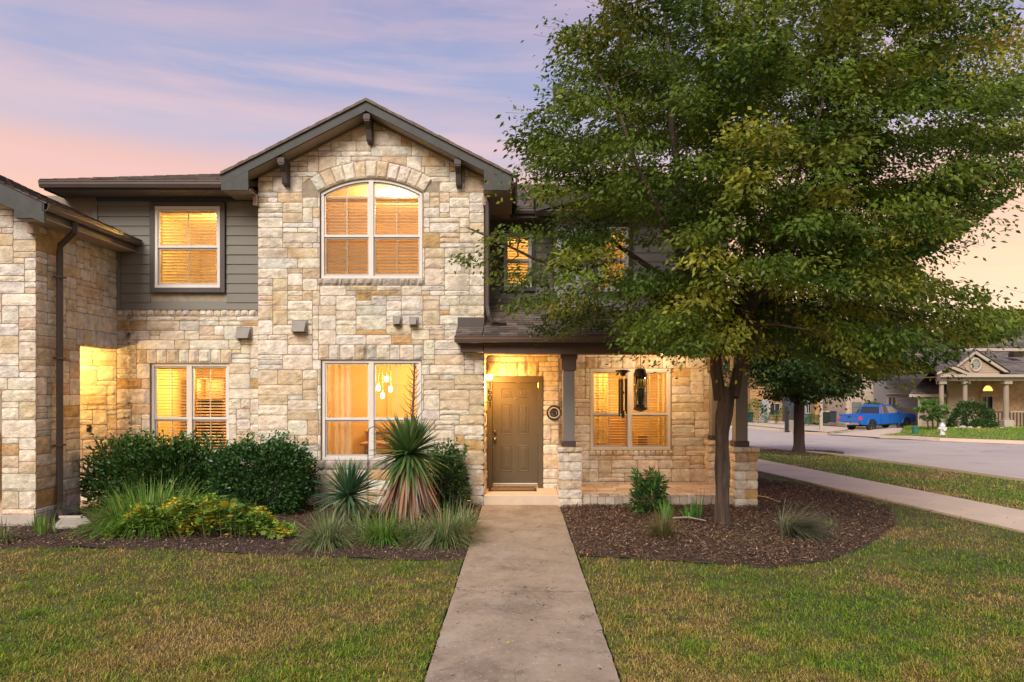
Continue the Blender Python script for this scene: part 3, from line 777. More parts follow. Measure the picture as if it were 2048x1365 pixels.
    if trim:
        t_ = MB(); t = trim; e = .045
        t_.box(u0-t, u0, D-e, D+.09, z0-t, z1+t); t_.box(u1, u1+t, D-e, D+.09, z0-t, z1+t); t_.box(u0, u1, D-e+.002, D+.09, z1, z1+t); t_.box(u0-.02, u1+.02, D-e-.008, D+.09, z0-t, z0)
        bld(t_, 'trim', m_trim, bevel=.004)
    return w
def room(house, x0, x1, y0, y1, z0, z1, mat=None, lamp=(), energy=60, color=(1, .62, .26)):
    mb = MB(); t = .05
    mb.box(x0-t, x1+t, y1, y1+t, z0-t, z1+t); mb.box(x0-t, x0, y0, y1, z0, z1); mb.box(x1, x1+t, y0, y1, z0, z1)
    r = mb.build('room_walls', mat or m_room, house)
    mb = MB(); mb.box(x0-t, x1+t, y0, y1, z1, z1+t); mb.build('ceiling', m_ceil, house)
    mb = MB(); mb.box(x0-t, x1+t, y0, y1, z0-t, z0); mb.build('floor', m_wood, house)
    for (lx, ly, lz, k) in lamp:
        ld = bpy.data.lights.new('room_lamp', 'POINT'); ld.energy = energy*k; ld.color = color; ld.shadow_soft_size = .12
        lo = bpy.data.objects.new('room_lamp', ld); COL.objects.link(lo); lo.location = (lx, ly, lz); adopt(lo, house)
    return r
def shingles(house, e0, e1, r1, r0, n, tabw=.30, single=0, name='shingle', mat=None, base=(1, 1, 1), thick=.010, lift=.0):
    """courses from the eave e0-e1 up to r0-r1; returns list of per-tab MBs merged past 'single'"""
    e0, e1, r0, r1 = map(Vector, (e0, e1, r0, r1)); nrmv = (e1-e0).cross(r0-e0).normalized()
    if nrmv.z < 0: nrmv = -nrmv
    rest = MB(); cnt = 0
    for j in range(n):
        t0 = j/n; t1 = min(1, (j+1.25)/n); a = e0.lerp(r0, t0); b = e1.lerp(r1, t0); c = e1.lerp(r1, t1); d = e0.lerp(r0, t1)
        Lw = (b-a).length; k = max(1, round(Lw/tabw)); ofs = (j % 2)*.5
        edges = sorted({0.0, 1.0, *[min(1, max(0, (i+ofs+R.uniform(-.06, .06))/k)) for i in range(0, k+1)]})
        for s0, s1 in zip(edges, edges[1:]):
            if s1-s0 < .02/max(Lw, .1): continue
            p, q, r_, s_ = a.lerp(b, s0), a.lerp(b, s1), d.lerp(c, s1), d.lerp(c, s0)
            g = .003; th = thick*R.uniform(.7, 1.5); up = nrmv*(lift+th+.009); lo = nrmv*(lift+.002)
            sh = R.uniform(.62, 1.35); col = tuple(base[i]*sh*R.uniform(.95, 1.05) for i in range(3))
            jig = (q-p).normalized()*g; dn = (a-d).normalized()*R.uniform(-.004, .008)
            top = [p+jig+up+dn, q-jig+up+dn, r_-jig+lo, s_+jig+lo]; bot = [p+jig+lo-nrmv*.004+dn, q-jig+lo-nrmv*.004+dn]
            m_ = MB() if cnt < single else rest
            m_.face(top, col); m_.face([bot[0], bot[1], top[1], top[0]], col)
            m_.face([bot[0], top[0], top[3]], col); m_.face([bot[1], top[2], top[1]], col)
            if cnt < single: m_.build(name, mat or m_shing, house, tint=True)
            cnt += 1
    if rest.v: tag(rest.build('shingles', mat or m_shing, house, tint=True), kind='stuff')
def gutter_x(house, xa, xb, y, ztop, mat=None, s=1):   # K-style gutter along x, front lip at y
    pr = [(0, 0), (.0, -.018), (.012, -.024), (.012, -.06), (.035, -.115), (.11, -.115), (.11, 0), (.10, 0), (.10, -.105), (.04, -.105), (.022, -.055), (.022, -.01), (.010, -.008)]
    mb = MB(); mb.prism([(xa, y+s*a, ztop+b) for a, b in pr], (xb-xa, 0, 0)); return mb.build('gutter', mat or m_gutter, house)
def gutter_y(house, x, ya, yb, ztop, s=-1, mat=None):  # along y; lip at x, body towards s
    pr = [(0, 0), (.0, -.018), (.012, -.024), (.012, -.06), (.035, -.115), (.11, -.115), (.11, 0), (.10, 0), (.10, -.105), (.04, -.105), (.022, -.055), (.022, -.01), (.010, -.008)]
    mb = MB(); mb.prism([(x+s*a, ya, ztop+b) for a, b in pr], (0, yb-ya, 0)); return mb.build('gutter', mat or m_gutter, house)
def boards(house, pl, u0, u1, z0, z1, holes=(), pitch=.178, mat=None, name='board'):
    z = z1
    while z > z0+.01:
        zl = max(z0, z-pitch); segs = [(u0, u1)]
        for h in holes:
            if h[2] < z-.01 and h[3] > zl+.01 and (min(h[3], z)-max(h[2], zl)) > .02:
                segs = [s for a, b in segs for s in ((a, min(b, h[0])), (max(a, h[1]), b)) if s[1]-s[0] > .02]
        for a, b in segs:
            mb = MB(); j = R.uniform(-.002, .002)
            pts = [pl.at(a, zl-.012, .028+j), pl.at(a, z+.012, .008), pl.at(a, z+.012, 0), pl.at(a, zl-.012, .010)]
            mb.prism(pts, pl.u*(b-a)); mb.build(name, mat or m_lap, house)
        z = zl
def vent(house, x, D, z, w=.24, h=.20):
    e = empty('wall_vent', (x, D, z), house); mb = MB()
    mb.prism([(x-w/2, D-.03, z+h), (x-w/2, D-.06, z+h), (x-w/2, D-.19, z), (x-w/2, D-.03, z)], (w, 0, 0)); mb.build('hood', m_fv, e, bevel=.004)
    mb = MB(); mb.box(x-w/2-.02, x+w/2+.02, D-.05, D-.0, z-.02, z+h+.02); mb.build('flange', m_fv, e); return e
m_fv = M('vent_paint', (.25, .23, .21), .6, .08, 8)
# ================================================================== THE TOWNHOUSE
GW, LW, DW, RW, BW = 12.4, 12.7, 13.25, 14.2, 13.4       # wall faces: gable, left, door, porch window, upper bay
HS = tag(empty('townhouse', (-2.7, 12.4, 0)), 'two storey pale limestone townhouse with steep front gable, lit windows and brown front door', 'townhouse')
def arch_fill(mb, pl, cx, hw, z1, rise, ztop, d0, d1, n=16):
    Rr = (hw*hw+rise*rise)/(2*rise); cz = z1+rise-Rr; f = lambda u: cz+math.sqrt(max(0, Rr*Rr-(u-cx)**2))
    for k in range(n):
        a = cx-hw+2*hw*k/n; b = cx-hw+2*hw*(k+1)/n
        mb.prism([pl.at(a, f(a), d0), pl.at(b, f(b), d0), pl.at(b, ztop, d0), pl.at(a, ztop, d0)], pl.n*(d1-d0))
    return cz, Rr
def lay(pl, parent, rects, tint=None, clips=(), disks=(), proud=.015):
    for r in rects:
        poly = [(r[0], r[2]), (r[1], r[2]), (r[1], r[3]), (r[0], r[3])]; cut = False
        for (nx, nz, c) in clips:
            if any(nx*p[0]+nz*p[1] > c+1e-5 for p in poly): poly = clip_half(poly, nx, nz, c); cut = True
            if not poly: break
        for (cx, cz, Ro, hw, zs) in disks:
            if not poly: break
            if any(math.hypot(p[0]-cx, p[1]-cz) < Ro-1e-4 for p in poly) and max(p[1] for p in poly) > zs+.02 and min(p[0] for p in poly) < cx+hw and max(p[0] for p in poly) > cx-hw:
                mu = sum(p[0] for p in poly)/len(poly)-cx; mz = sum(p[1] for p in poly)/len(poly)-cz; l = math.hypot(mu, mz); nx, nz = mu/l, mz/l
                poly = clip_half(poly, -nx, -nz, -(nx*cx+nz*cz+Ro)); cut = True
        if parea(poly) < .0035: continue
        if cut: stone(pl, parent, None, poly=poly, proud=proud, tint=tint)
        else: stone(pl, parent, r, proud=proud, tint=tint)

# ---------------- gable wall
pl = front(GW); GX = -2.707; RK = .51; RT = 7.2
gw = (-3.634, -1.771, 4.13, 5.695); g_rise = .255
lw_ = (-3.616, -1.79, .827, 2.652)
u0, u1 = -4.76, -.654
holes = [(gw[0], gw[1], gw[2], gw[3]), lw_]
mb = wall_slab(pl, u0, u1, -.1, 5.84, [(gw[0], gw[1], gw[2], 5.84), lw_])
gcx = (gw[0]+gw[1])/2; cz, Rr = arch_fill(mb, pl, gcx, (gw[1]-gw[0])/2, gw[3], g_rise, 6.1, 0, -.22)
top = lambda u: RT-.20-RK*abs(u-GX)+.02
mb.prism([pl.at(u0, 5.84), pl.at(gw[0], 5.84), pl.at(gw[0], 6.1), pl.at(gw[0], top(gw[0])), pl.at(u0, top(u0))], (0, .22, 0))
mb.prism([pl.at(gw[1], 5.84), pl.at(u1, 5.84), pl.at(u1, top(u1)), pl.at(gw[1], top(gw[1]))], (0, .22, 0))
mb.prism([pl.at(gw[0], 6.1), pl.at(gw[1], 6.1), pl.at(gw[1], top(gw[1])), pl.at(GX, top(GX)), pl.at(gw[0], top(gw[0]))], (0, .22, 0))
mb.box(u0, u0+.2, GW+.22, 17, -.1, 5.8); mb.box(u1-.2, u1, GW+.22, 17, -.1, 5.8)
gwall = mb.build('stone_wall', m_mortar, HS)
Ro = Rr+.30; ghw = (gw[1]-gw[0])/2
a_sp = math.asin(ghw/Rr)
lint = (-3.66, -1.75, 2.652, 2.925); sil = (-3.67, -1.76, .655, .827); sil2 = (-3.68, -1.73, 4.0, 4.13)
def live_g(a, b, p, q):
    cu, cz_ = (a+b)/2, (p+q)/2
    if p > top(cu)-.03: return False
    if cz_ > gw[3] and math.hypot(cu-gcx, cz_-cz) < Ro-.03 and abs(math.atan2(cu-gcx, cz_-cz)) < a_sp-.02: return False
    return True
rects = ashlar(u0, u1, 0.0, 7.0, [holes[0], lw_, lint, sil, sil2], live_g)
clips = [(RK, 1, RT-.21+RK*GX), (-RK, 1, RT-.21-RK*GX)]
lay(pl, gwall, rects, clips=clips, disks=[(gcx, cz, Ro, ghw+.12, gw[3]+.05)])
nv = 11
for k in range(nv):
    a = -a_sp-.02+(2*a_sp+.04)*k/nv; b = -a_sp-.02+(2*a_sp+.04)*(k+1)/nv; e = .03*R.random()
    stone(pl, gwall, None, poly=[(gcx+(Rr+.004)*math.sin(a), cz+(Rr+.004)*math.cos(a)), (gcx+(Ro+e)*math.sin(a), cz+(Ro+e)*math.cos(a)), (gcx+(Ro+e)*math.sin(b), cz+(Ro+e)*math.cos(b)), (gcx+(Rr+.004)*math.sin(b), cz+(Rr+.004)*math.cos(b))][::-1], proud=.032)
def greyt():
    k = R.uniform(.6, 1.0); return (.48*k, .43*k, .37*k)
row_of(pl, gwall, *lint, .205, .035)
row_of(pl, gwall, *sil, .16, .05, greyt); row_of(pl, gwall, *sil2, .125, .045, greyt, .3)
window(HS, GW, gw[0]+.01, gw[1]-.01, gw[2]+.005, gw[3], rail=Z(472, 12.45), rise=g_rise, cross=Z(394, 12.47), tilt=50, mullx=X(743, 12.47))
window(HS, GW, lw_[0]+.01, lw_[1]-.01, lw_[2]+.005, lw_[3]-.005, rail=Z(838, 12.45), blinds=False, curtain=[(-3.75, -3.15, .34), (-1.98, -1.70, .36)], mullx=X(743.5, 12.47))
vent(HS, X(601, GW), GW, Z(665, GW)); 
vent(HS, X(795.5, GW), GW, Z(650, GW), .12, .13); vent(HS, X(828, GW), GW, Z(651, GW), .12, .13)

# ---------------- left wall: stone below, lap siding above
pl = front(LW)
lwin = (-6.885, -5.415, .90, 2.60); swin = (-6.764, -5.555, 3.997, 5.504)
wl = wall_slab(pl, -9.9, -4.755, -.1, 5.72, [lwin, swin]).build('stone_wall', m_mortar, HS)
lint = (-6.95, -5.36, 2.60, 2.86); ledge = (-7.50, -4.76, 3.475, 3.6)
rects = ashlar(-7.5, -4.765, 0.0, 3.475, [lwin, lint]); lay(pl, wl, rects)
rects = ashlar(-9.4, -7.5, 0.0, 3.1, []); lay(pl, wl, rects, proud=.015)
row_of(pl, wl, *lint, .21, .03); row_of(pl, wl, *ledge, .14, .045, vary=.25)
e = empty('lap_siding', (-6.3, LW, 3.6), HS)
boards(e, pl, -7.86, -4.765, 3.605, 5.70, [(swin[0]-.10, swin[1]+.10, swin[2]-.10, swin[3]+.10)])
mb = MB(); mb.box(-7.93, -7.84, LW-.045, LW+.2, 3.6, 5.70); mb.build('corner_board', m_lap, HS)
mb = MB(); mb.box(-7.50, -7.42, LW-.05, LW, 3.6, 4.78); mb.build('corner_board', m_lap, HS)
mb = MB(); mb.box(-7.86, -4.765, LW-.05, LW-.002, 5.61, 5.715); mb.build('dark_band', m_trim, HS)  # dark band across the top of the siding, just below the soffit
window(HS, LW, lwin[0]+.01, lwin[1]-.01, lwin[2], lwin[3]-.005, rail=Z(837, 12.75), mullx=X(381, 12.77), tilt=12)
window(HS, LW-.03, swin[0], swin[1], swin[2], swin[3], halves=1, rail=Z(495, 12.72), trim=.09, frame_y=.0, tilt=40)
vent(HS, X(490, LW), LW, Z(678, LW))

# ---------------- porch: door wall, window wall, floor, piers
FL = .20
pl = front(DW); door_h = (X(974, DW), X(1086, DW), FL, Z(753, DW))
wd = wall_slab(pl, -.66, .75, .1, 3.2, [door_h]); wd.box(.55, .75, DW+.22, RW+.1, .1, 3.2)
wd = wd.build('stone_wall', m_mortar, HS)
lint = (-.654, .36, door_h[3], door_h[3]+.28)
lay(pl, wd, ashlar(-.654, .75, FL, 2.86, [door_h, lint], cell=(.085, .095)))
row_of(pl, wd, *lint, .21, .03)
# side return of the gable wall inside the porch
pr_ = Plane((-.654, GW, 0), (0, 1, 0), (1, 0, 0)); wr = MB(); wr.box(-.70, -.655, GW, DW, .1, 3.2); wr = wr.build('stone_return', m_mortar, HS)
lay(pr_, wr, ashlar(0.0, DW-GW, FL, 2.8, []))
pr2 = Plane((.75, DW, 0), (0, 1, 0), (1, 0, 0)); lay(pr2, wd, ashlar(0, RW-DW, FL, 2.8, []))
pl = front(RW); rwin = (X(1180, RW), X(1343, RW), Z(901, RW), Z(737, RW))
RX1 = X(1426, RW)
wn_ = wall_slab(pl, .7, RX1, .1, 3.9, [rwin]); wn_.box(RX1-.2, RX1, RW+.22, 20, .1, 3.9)
wn_ = wn_.build('stone_wall', m_mortar, HS)
lint = (rwin[0]-.1, rwin[1]+.1, rwin[3], rwin[3]+.23); sil = (rwin[0]-.02, rwin[1]+.03, rwin[2]-.11, rwin[2])
lay(pl, wn_, ashlar(.76, RX1, FL, 2.9, [rwin, lint, sil])); row_of(pl, wn_, *lint, .26, .03); row_of(pl, wn_, *sil, .12, .045)
pe = Plane((RX1, RW, 0), (0, 1, 0), (1, 0, 0)); 
window(HS, RW, rwin[0]+.01, rwin[1]-.01, rwin[2]+.005, rwin[3]-.005, rail=Z(828, RW+.05), tilt=12, mullx=X(1259, RW+.05), curtain=[(rwin[0]-.05, rwin[0]+.42, .26), (rwin[1]-.22, rwin[1]+.05, .26)])
# porch slab
mb = MB(); mb.box(-.654, .70, 12.30, RW, -.05, FL); mb.build('entry_step', M('entry_concrete', (.60, .48, .37), .85, .08, 3, .3, 60), HS, bevel=.01)
mb = MB(); mb.box(.70, 4.28, 12.34, RW, -.05, FL-.02); pf = mb.build('porch_floor', m_cement, HS, bevel=.01)
def paver(x0, x1, y0, y1, z, h=.022):
    mb = MB(); g = .006; c = R.choice([(.50, .38, .28), (.56, .45, .34), (.44, .33, .25), (.60, .50, .40)]); k = R.uniform(.85, 1.1); c = tuple(a*k for a in c)
    mb.prism([(x0+g+.01, y0+g, z), (x1-g-.01, y0+g, z), (x1-g, y0+g+.01, z), (x1-g, y1-g-.01, z), (x1-g-.01, y1-g, z), (x0+g+.01, y1-g, z), (x0+g, y1-g-.01, z), (x0+g, y0+g+.01, z)], (0, 0, h), c)
    mb.build('paver', m_paver, pf, tint=True)
yy = 12.56
while yy < RW-.12:
    w2 = R.uniform(.2, .26); xx = 1.12 if yy < 12.75 else .76; 
    while xx < 4.25:
        l2 = R.uniform(.26, .40); paver(xx, min(xx+l2, 4.27), yy, min(yy+w2, RW-.05), FL-.02); xx += l2
    yy += w2
xx = 1.12
while xx < 3.84:
    l2 = R.uniform(.14, .17); 
    paver(xx, min(xx+l2, 3.86), 12.30, 12.55, FL-.02, .03); xx += l2
xx = 1.12
while xx < 3.84:                                # upright edging blocks under the nosing
    l2 = R.uniform(.12, .17); mb = MB(); c = R.choice([(.50, .42, .33), (.58, .5, .41), (.42, .34, .27)])
    mb.box(xx+.004, min(xx+l2, 3.86)-.004, 12.315, 12.34, .03, FL-.025, c); mb.build('edging_block', m_paver, pf, tint=True, bevel=.006); xx += l2
def pier(x0, x1, y0, y1, ztop, sx0, sx1, name='porch_column'):
    e = empty(name, ((x0+x1)/2, (y0+y1)/2, 0), HS)
    mb = MB(); mb.box(x0+.01, x1-.01, y0+.01, y1-.01, -.1, ztop-.01); mb.build('core', m_mortar, e)
    hs = key_lines(0.0, ztop-.10, [], .155)
    for z0_, z1_ in zip(hs, hs[1:]):
        c = R.uniform(.42, .62); m_ = x0+(x1-x0)*c
        for a, b in ((x0, m_), (m_, x1)): stone(front(y0), e, (a-.012, b+.012 if b == x1 else b, z0_, z1_), proud=.018)
        sp = Plane((x0, y0, 0), (0, 1, 0), (-1, 0, 0)); stone(sp, e, (0, y1-y0, z0_, z1_), proud=.016)
        sp = Plane((x1, y0, 0), (0, 1, 0), (1, 0, 0)); stone(sp, e, (0, y1-y0, z0_, z1_), proud=.016)
    k = 3
    for i in range(k): stone(front(y0-.02), e, (x0-.035+(x1-x0+.07)*i/k, x0-.035+(x1-x0+.07)*(i+1)/k, ztop-.10, ztop), proud=.03)
    for xs_, n_ in ((x0-.03, -1), (x1+.03, 1)): stone(Plane((xs_, y0-.02, 0), (0, 1, 0), (n_, 0, 0)), e, (0, y1-y0+.04, ztop-.10, ztop), proud=.012)
    mb = MB(); mb.box(x0-.03, x1+.03, y0-.02, y1+.02, ztop-.09, ztop-.004); mb.build('pier_cap', m_cement, e)
    cy = (y0+y1)/2; hw = (sx1-sx0)/2; cx = (sx0+sx1)/2
    mb = MB(); mb.box(cx-hw-.022, cx+hw+.022, cy-hw-.022, cy+hw+.022, ztop, ztop+.10); mb.build('column_base', m_colcap, e, bevel=.006)
    mb = MB(); mb.box(cx-hw, cx+hw, cy-hw, cy+hw, ztop+.10, 2.50); mb.build('column_shaft', m_col, e, bevel=.006)
    mb = MB(); mb.box(cx-hw-.03, cx+hw+.03, cy-hw-.03, cy+hw+.03, 2.46, 2.70); mb.box(cx-hw-.05, cx+hw+.05, cy-hw-.05, cy+hw+.05, 2.66, 2.745); mb.build('column_cap', m_beam, e, bevel=.004)
    return e
pier(.70, 1.10, 12.22, 12.62, 1.08, .775, .985)
pier(3.86, 4.25, 12.22, 12.62, 1.08, 3.89, 4.11)
pier(3.86, 4.25, 13.9, 14.2, 1.08, 3.92, 4.12)

# ---------------- front door
dr = empty('front_door', (X(1030, DW), DW, FL), HS); Yd = DW+.10
dx0, dx1, dz0, dz1 = X(985, Yd), X(1076, Yd), FL+.05, Z(766, Yd)
mb = MB(); mb.box(dx0, dx1, Yd, Yd+.05, dz0, dz1); mb.build('door_leaf', m_door, dr)
dwid = dx1-dx0; dh = dz1-dz0
def fielded(x0, x1, z0, z1):
    mb = MB(); a = .022; b = .05
    def ring(i, y): return [(x0+i, y, z0+i), (x1-i, y, z0+i), (x1-i, y, z1-i), (x0+i, y, z1-i)]
    r = [ring(0, Yd-.001), ring(a*.5, Yd-.007), ring(a, Yd-.001), ring(b, Yd-.002), ring(b+.012, Yd-.008)]
    vs = [p for q in r for p in q]
    mb.add(vs, [(k*4+i, k*4+(i+1) % 4, (k+1)*4+(i+1) % 4, (k+1)*4+i) for k in range(4) for i in range(4)]+[(16, 17, 18, 19)])
    mb.build('door_panel', m_door, dr)
for fx in (.19, .56):
    for z0_, z1_ in ((.13, .39), (.49, .80), (.855, .945)):
        fielded(dx0+dwid*fx, dx0+dwid*(fx+.24), dz0+dh*z0_, dz0+dh*z1_)
mb = MB(); mb.box(door_h[0], dx0-.004, DW-.02, DW+.17, FL, door_h[3]); mb.box(dx1+.004, door_h[1], DW-.02, DW+.17, FL, door_h[3]); mb.box(dx0-.004, dx1+.004, DW-.02, DW+.17, dz1+.004, door_h[3]); mb.build('door_casing', m_casing, dr, bevel=.006)
mb = MB(); mb.box(dx0-.004, dx1+.004, DW-.03, DW+.17, FL, FL+.035); mb.build('threshold', m_brass, dr)
mb = MB(); mb.box(dx0+.01, dx1-.01, Yd-.01, Yd, dz0+.01, dz0+.035); mb.build('door_sweep', m_vinyl, dr)
kx = X(990, Yd)
def knob(z, r, name):
    mb = MB(); mb.tube([(kx, Yd, z), (kx, Yd-.012, z)], r*1.05, 14); mb.tube([(kx, Yd-.012, z), (kx, Yd-.035, z)], r*.45, 10)
    mb.tube([(kx, Yd-.032, z), (kx, Yd-.042, z), (kx, Yd-.056, z), (kx, Yd-.064, z)], [r*.7, r, r*.95, r*.4], 14); mb.build(name, m_brass, dr, smooth=True)
knob(Z(878, Yd), .031, 'door_knob'); knob(Z(863, Yd), .026, 'deadbolt')
mb = MB(); mb.tube([((dx0+dx1)/2, Yd, Z(798, Yd)), ((dx0+dx1)/2, Yd-.02, Z(798, Yd))], .018, 12); mb.build('peephole', m_brass, dr)
for z in (.45, 1.25, 2.0):
    mb = MB(); mb.tube([(dx1+.002, Yd-.008, FL+z-.05), (dx1+.002, Yd-.008, FL+z+.05)], .007, 8); mb.build('hinge', m_brass, dr)
nm = empty('house_number', (X(980, DW), DW, Z(790, DW)), HS)
def digit_path(ch):                             # strokes of a digit one unit tall, centred on x = 0
    e = lambda cx, cz, rx, rz, a0, a1, n=14: [(cx+rx*math.cos(rad(a0+(a1-a0)*k/n)), cz+rz*math.sin(rad(a0+(a1-a0)*k/n))) for k in range(n+1)]
    return {'1': [[(-.18, .80), (.04, 1.0), (.04, 0)]], '0': [e(0, .5, .27, .48, 0, 360)], '6': [e(.06, .55, .33, .45, 60, 180)+e(0, .29, .27, .27, 180, 540)]}[ch]
for i, ch in enumerate('1601'):
    mb = MB(); zb0 = Z(765, DW)-.10-i*.128
    for st_ in digit_path(ch): mb.tube([(X(980, DW)+px_*.095, DW-.028, zb0+pz_*.105) for px_, pz_ in st_], .0105, 6)
    mb.build('digit', M('matt_black', (.003, .003, .003), 1, 0, spec=0), nm)

# ---------------- upper wall right of the gable
pl = front(RW); uw = (X(1008, RW), X(1063, RW), Z(576, RW), Z(468, RW))
wall_slab(pl, -.66, .75, 3.2, 5.75, [uw]).build('upper_wall', m_lap, HS)
e = empty('lap_siding', (0, RW, 4), HS); boards(e, pl, -.65, .70, 3.7, 5.7, [(uw[0]-.08, uw[1]+.08, uw[2]-.08, uw[3]+.08)])
window(HS, RW-.03, uw[0], uw[1], uw[2], uw[3], halves=1, trim=.08, frame_y=0, tilt=40)
pl = front(BW); bw_ = (X(1195, BW), X(1256, BW), Z(584, BW), Z(456, BW))
mb = wall_slab(pl, .70, 4.05, 2.9, 5.72, [bw_]); mb.box(.70, .86, BW+.22, RW, 2.9, 5.7); mb.box(3.9, 4.05, BW+.22, 20, 2.9, 5.7); mb.build('upper_bay_wall', m_lap2, HS)
e = empty('lap_siding', (2.4, BW, 4), HS); boards(e, pl, .70, 4.05, 3.4, 5.7, [(bw_[0]-.08, bw_[1]+.08, bw_[2]-.08, bw_[3]+.08)], mat=m_lap2)
ps = Plane((.70, BW, 0), (0, 1, 0), (-1, 0, 0)); boards(e, ps, 0, RW-BW, 3.5, 5.7, mat=m_lap2)
window(HS, BW-.03, bw_[0], bw_[1], bw_[2], bw_[3], halves=1, trim=.08, frame_y=0, slats_stuff=True, tilt=45)

# ---------------- roofs
def rake(parent, xa, za, xb, zb, y, h=.28, t=.045, mat=None):
    mb = MB(); mb.prism([(xa, y, za), (xb, y, zb), (xb, y, zb-h), (xa, y, za-h)], (0, t, 0)); return mb.build('rake_board', mat or m_fascia, parent)
def gable_roof(parent, cx, half, ztop, k, y0, y1, h=.28, n=20, seed=0, soff=None, wallhalf=2.0):
    ze = ztop-k*half
    for s in (-1, 1):
        rake(parent, cx, ztop, cx+s*half, ze, y0, h)
        mb = MB()                                # deck
        mb.prism([(cx, y0+.045, ztop-.01), (cx+s*half, y0+.045, ze-.01), (cx+s*half, y0+.045, ze-.10), (cx, y0+.045, ztop-.10)], (0, y1-y0, 0)); mb.build('roof_deck', m_soffit, parent)
        mb = MB(); mb.prism([(cx, y0+.045, ztop-h+.03), (cx+s*half, y0+.045, ze-h+.03), (cx+s*half, y0+.045, ze-h+.015), (cx, y0+.045, ztop-h+.015)], (0, .38, 0)); mb.build('rake_soffit', m_frieze, parent)
        shingles(parent, (cx+s*(half+.03), y0-.03, ze-.012), (cx+s*(half+.03), y1, ze-.012), (cx, y1, ztop+.003), (cx, y0-.03, ztop+.003), n, .32)
        # ragged drip edge of roofing along the rake
        mb = MB(); m_ = 26
        for i in range(m_):
            a, b = i/m_, (i+1)/m_; d = R.uniform(0, .014)
            mb.prism([(cx+s*half*a, y0-.035, ztop-k*half*a+.022+d), (cx+s*half*b, y0-.035, ztop-k*half*b+.022+d), (cx+s*half*b, y0-.035, ztop-k*half*b-.02), (cx+s*half*a, y0-.035, ztop-k*half*a-.02)], (0, .05, 0), (1.1, 1.1, 1.05))
        tag(mb.build('roof_edge', m_shing, parent, tint=True), kind='stuff')
    mb = MB()
    nn = int((y1-y0)/.3)
    for i in range(nn):
        y = y0-.03+i*.3
        for s in (-1, 1): mb.face([(cx, y, ztop+.03), (cx, y+.33, ztop+.035), (cx+s*.14, y+.33, ztop-.14*k+.03), (cx+s*.14, y, ztop-.14*k+.026)], (.95, .95, .95))
    tag(mb.build('ridge_caps', m_shing, parent, tint=True), kind='stuff')
    return ze
YG = 12.0
zeG = gable_roof(HS, GX, 2.55, RT, RK, YG, 17.2, h=.185)
for s in (-1, 1):                                # boxed eave returns and side soffits
    xe = GX+s*2.55; xw = GX+s*2.053
    mb = MB(); mb.prism([(xe, YG+.002, zeG-.005), (xe, YG+.002, zeG-.28), (xw+s*.02, YG+.002, zeG-.28), (xw+s*.02, YG+.002, zeG+.24)], (0, .04, 0)); mb.build('eave_return', m_fascia, HS)
    mb = MB(); mb.box(min(xe, xw), max(xe, xw), YG+.04, 17.0 if s > 0 else GW+.3, zeG-.275, zeG-.255); mb.build('eave_soffit', m_frieze, HS)
    mb = MB(); mb.box(xw-.02 if s > 0 else xw-.06, xw+.06 if s > 0 else xw+.02, GW-.09, GW-.0, zeG-.46, zeG-.27) ; mb.build('corner_block', m_frieze, HS)
mb = MB(); mb.box(GX+2.55-.03, GX+2.55, YG+.05, 13.75, zeG-.27, zeG-.03); mb.build('fascia', m_trim, HS)
gutter_y(HS, GX+2.55+.11, YG+.02, 13.7, zeG-.03, -1)
# brackets
def bracket(x, ztop_):
    mb = MB(); w = .05
    mb.prism([(x-w, GW, ztop_), (x-w, GW-.36, ztop_), (x-w, GW-.36, ztop_-.13), (x-w, GW-.30, ztop_-.15), (x-w, GW-.22, ztop_-.22), (x-w, GW-.16, ztop_-.40), (x-w, GW, ztop_-.43)], (2*w, 0, 0)); mb.box(x-w-.012, x+w+.012, GW-.37, GW-.20, ztop_-.10, ztop_+.001)
    mb.build('bracket', m_colcap, HS, bevel=.004)
bracket(GX, RT-.22); bracket(X(564, 12.1), RT-.19-RK*1.57); bracket(X(916, 12.1), RT-.19-RK*1.62)
# left roof
shingles(HS, (-8.5, 12.06, 5.815), (-5.02, 12.06, 5.815), (-3.45, 17.1, 7.63), (-3.5, 17.1, 7.63), 34, .32)
shingles(HS, (-8.5, 22.2, 5.815), (-8.5, 12.06, 5.815), (-3.5, 17.1, 7.63), (-3.45, 17.2, 7.63), 12, .4)
mb = MB(); mb.prism([(-8.45, 12.14, 5.80), (-5.0, 12.14, 5.80), (-3.4, 17.1, 7.60)], (0, 0, -.10)); mb.prism([(-8.45, 12.14, 5.80), (-3.4, 17.1, 7.60), (-8.45, 22, 5.8)], (0, 0, -.1)); mb.build('roof_deck', m_soffit, HS)
mb = MB(); mb.box(-8.45, -4.78, 12.16, LW, 5.685, 5.70); mb.box(-8.45, -7.9, LW, 20, 5.685, 5.70); mb.build('eave_soffit', m_soffit, HS)
mb = MB(); mb.box(-8.47, -4.95, 12.14, 12.165, 5.66, 5.81); mb.box(-8.47, -8.445, 12.165, 20, 5.66, 5.81); mb.build('fascia', m_trim, HS)
gutter_x(HS, -8.50, X(468, 12.03), 12.03, 5.80)
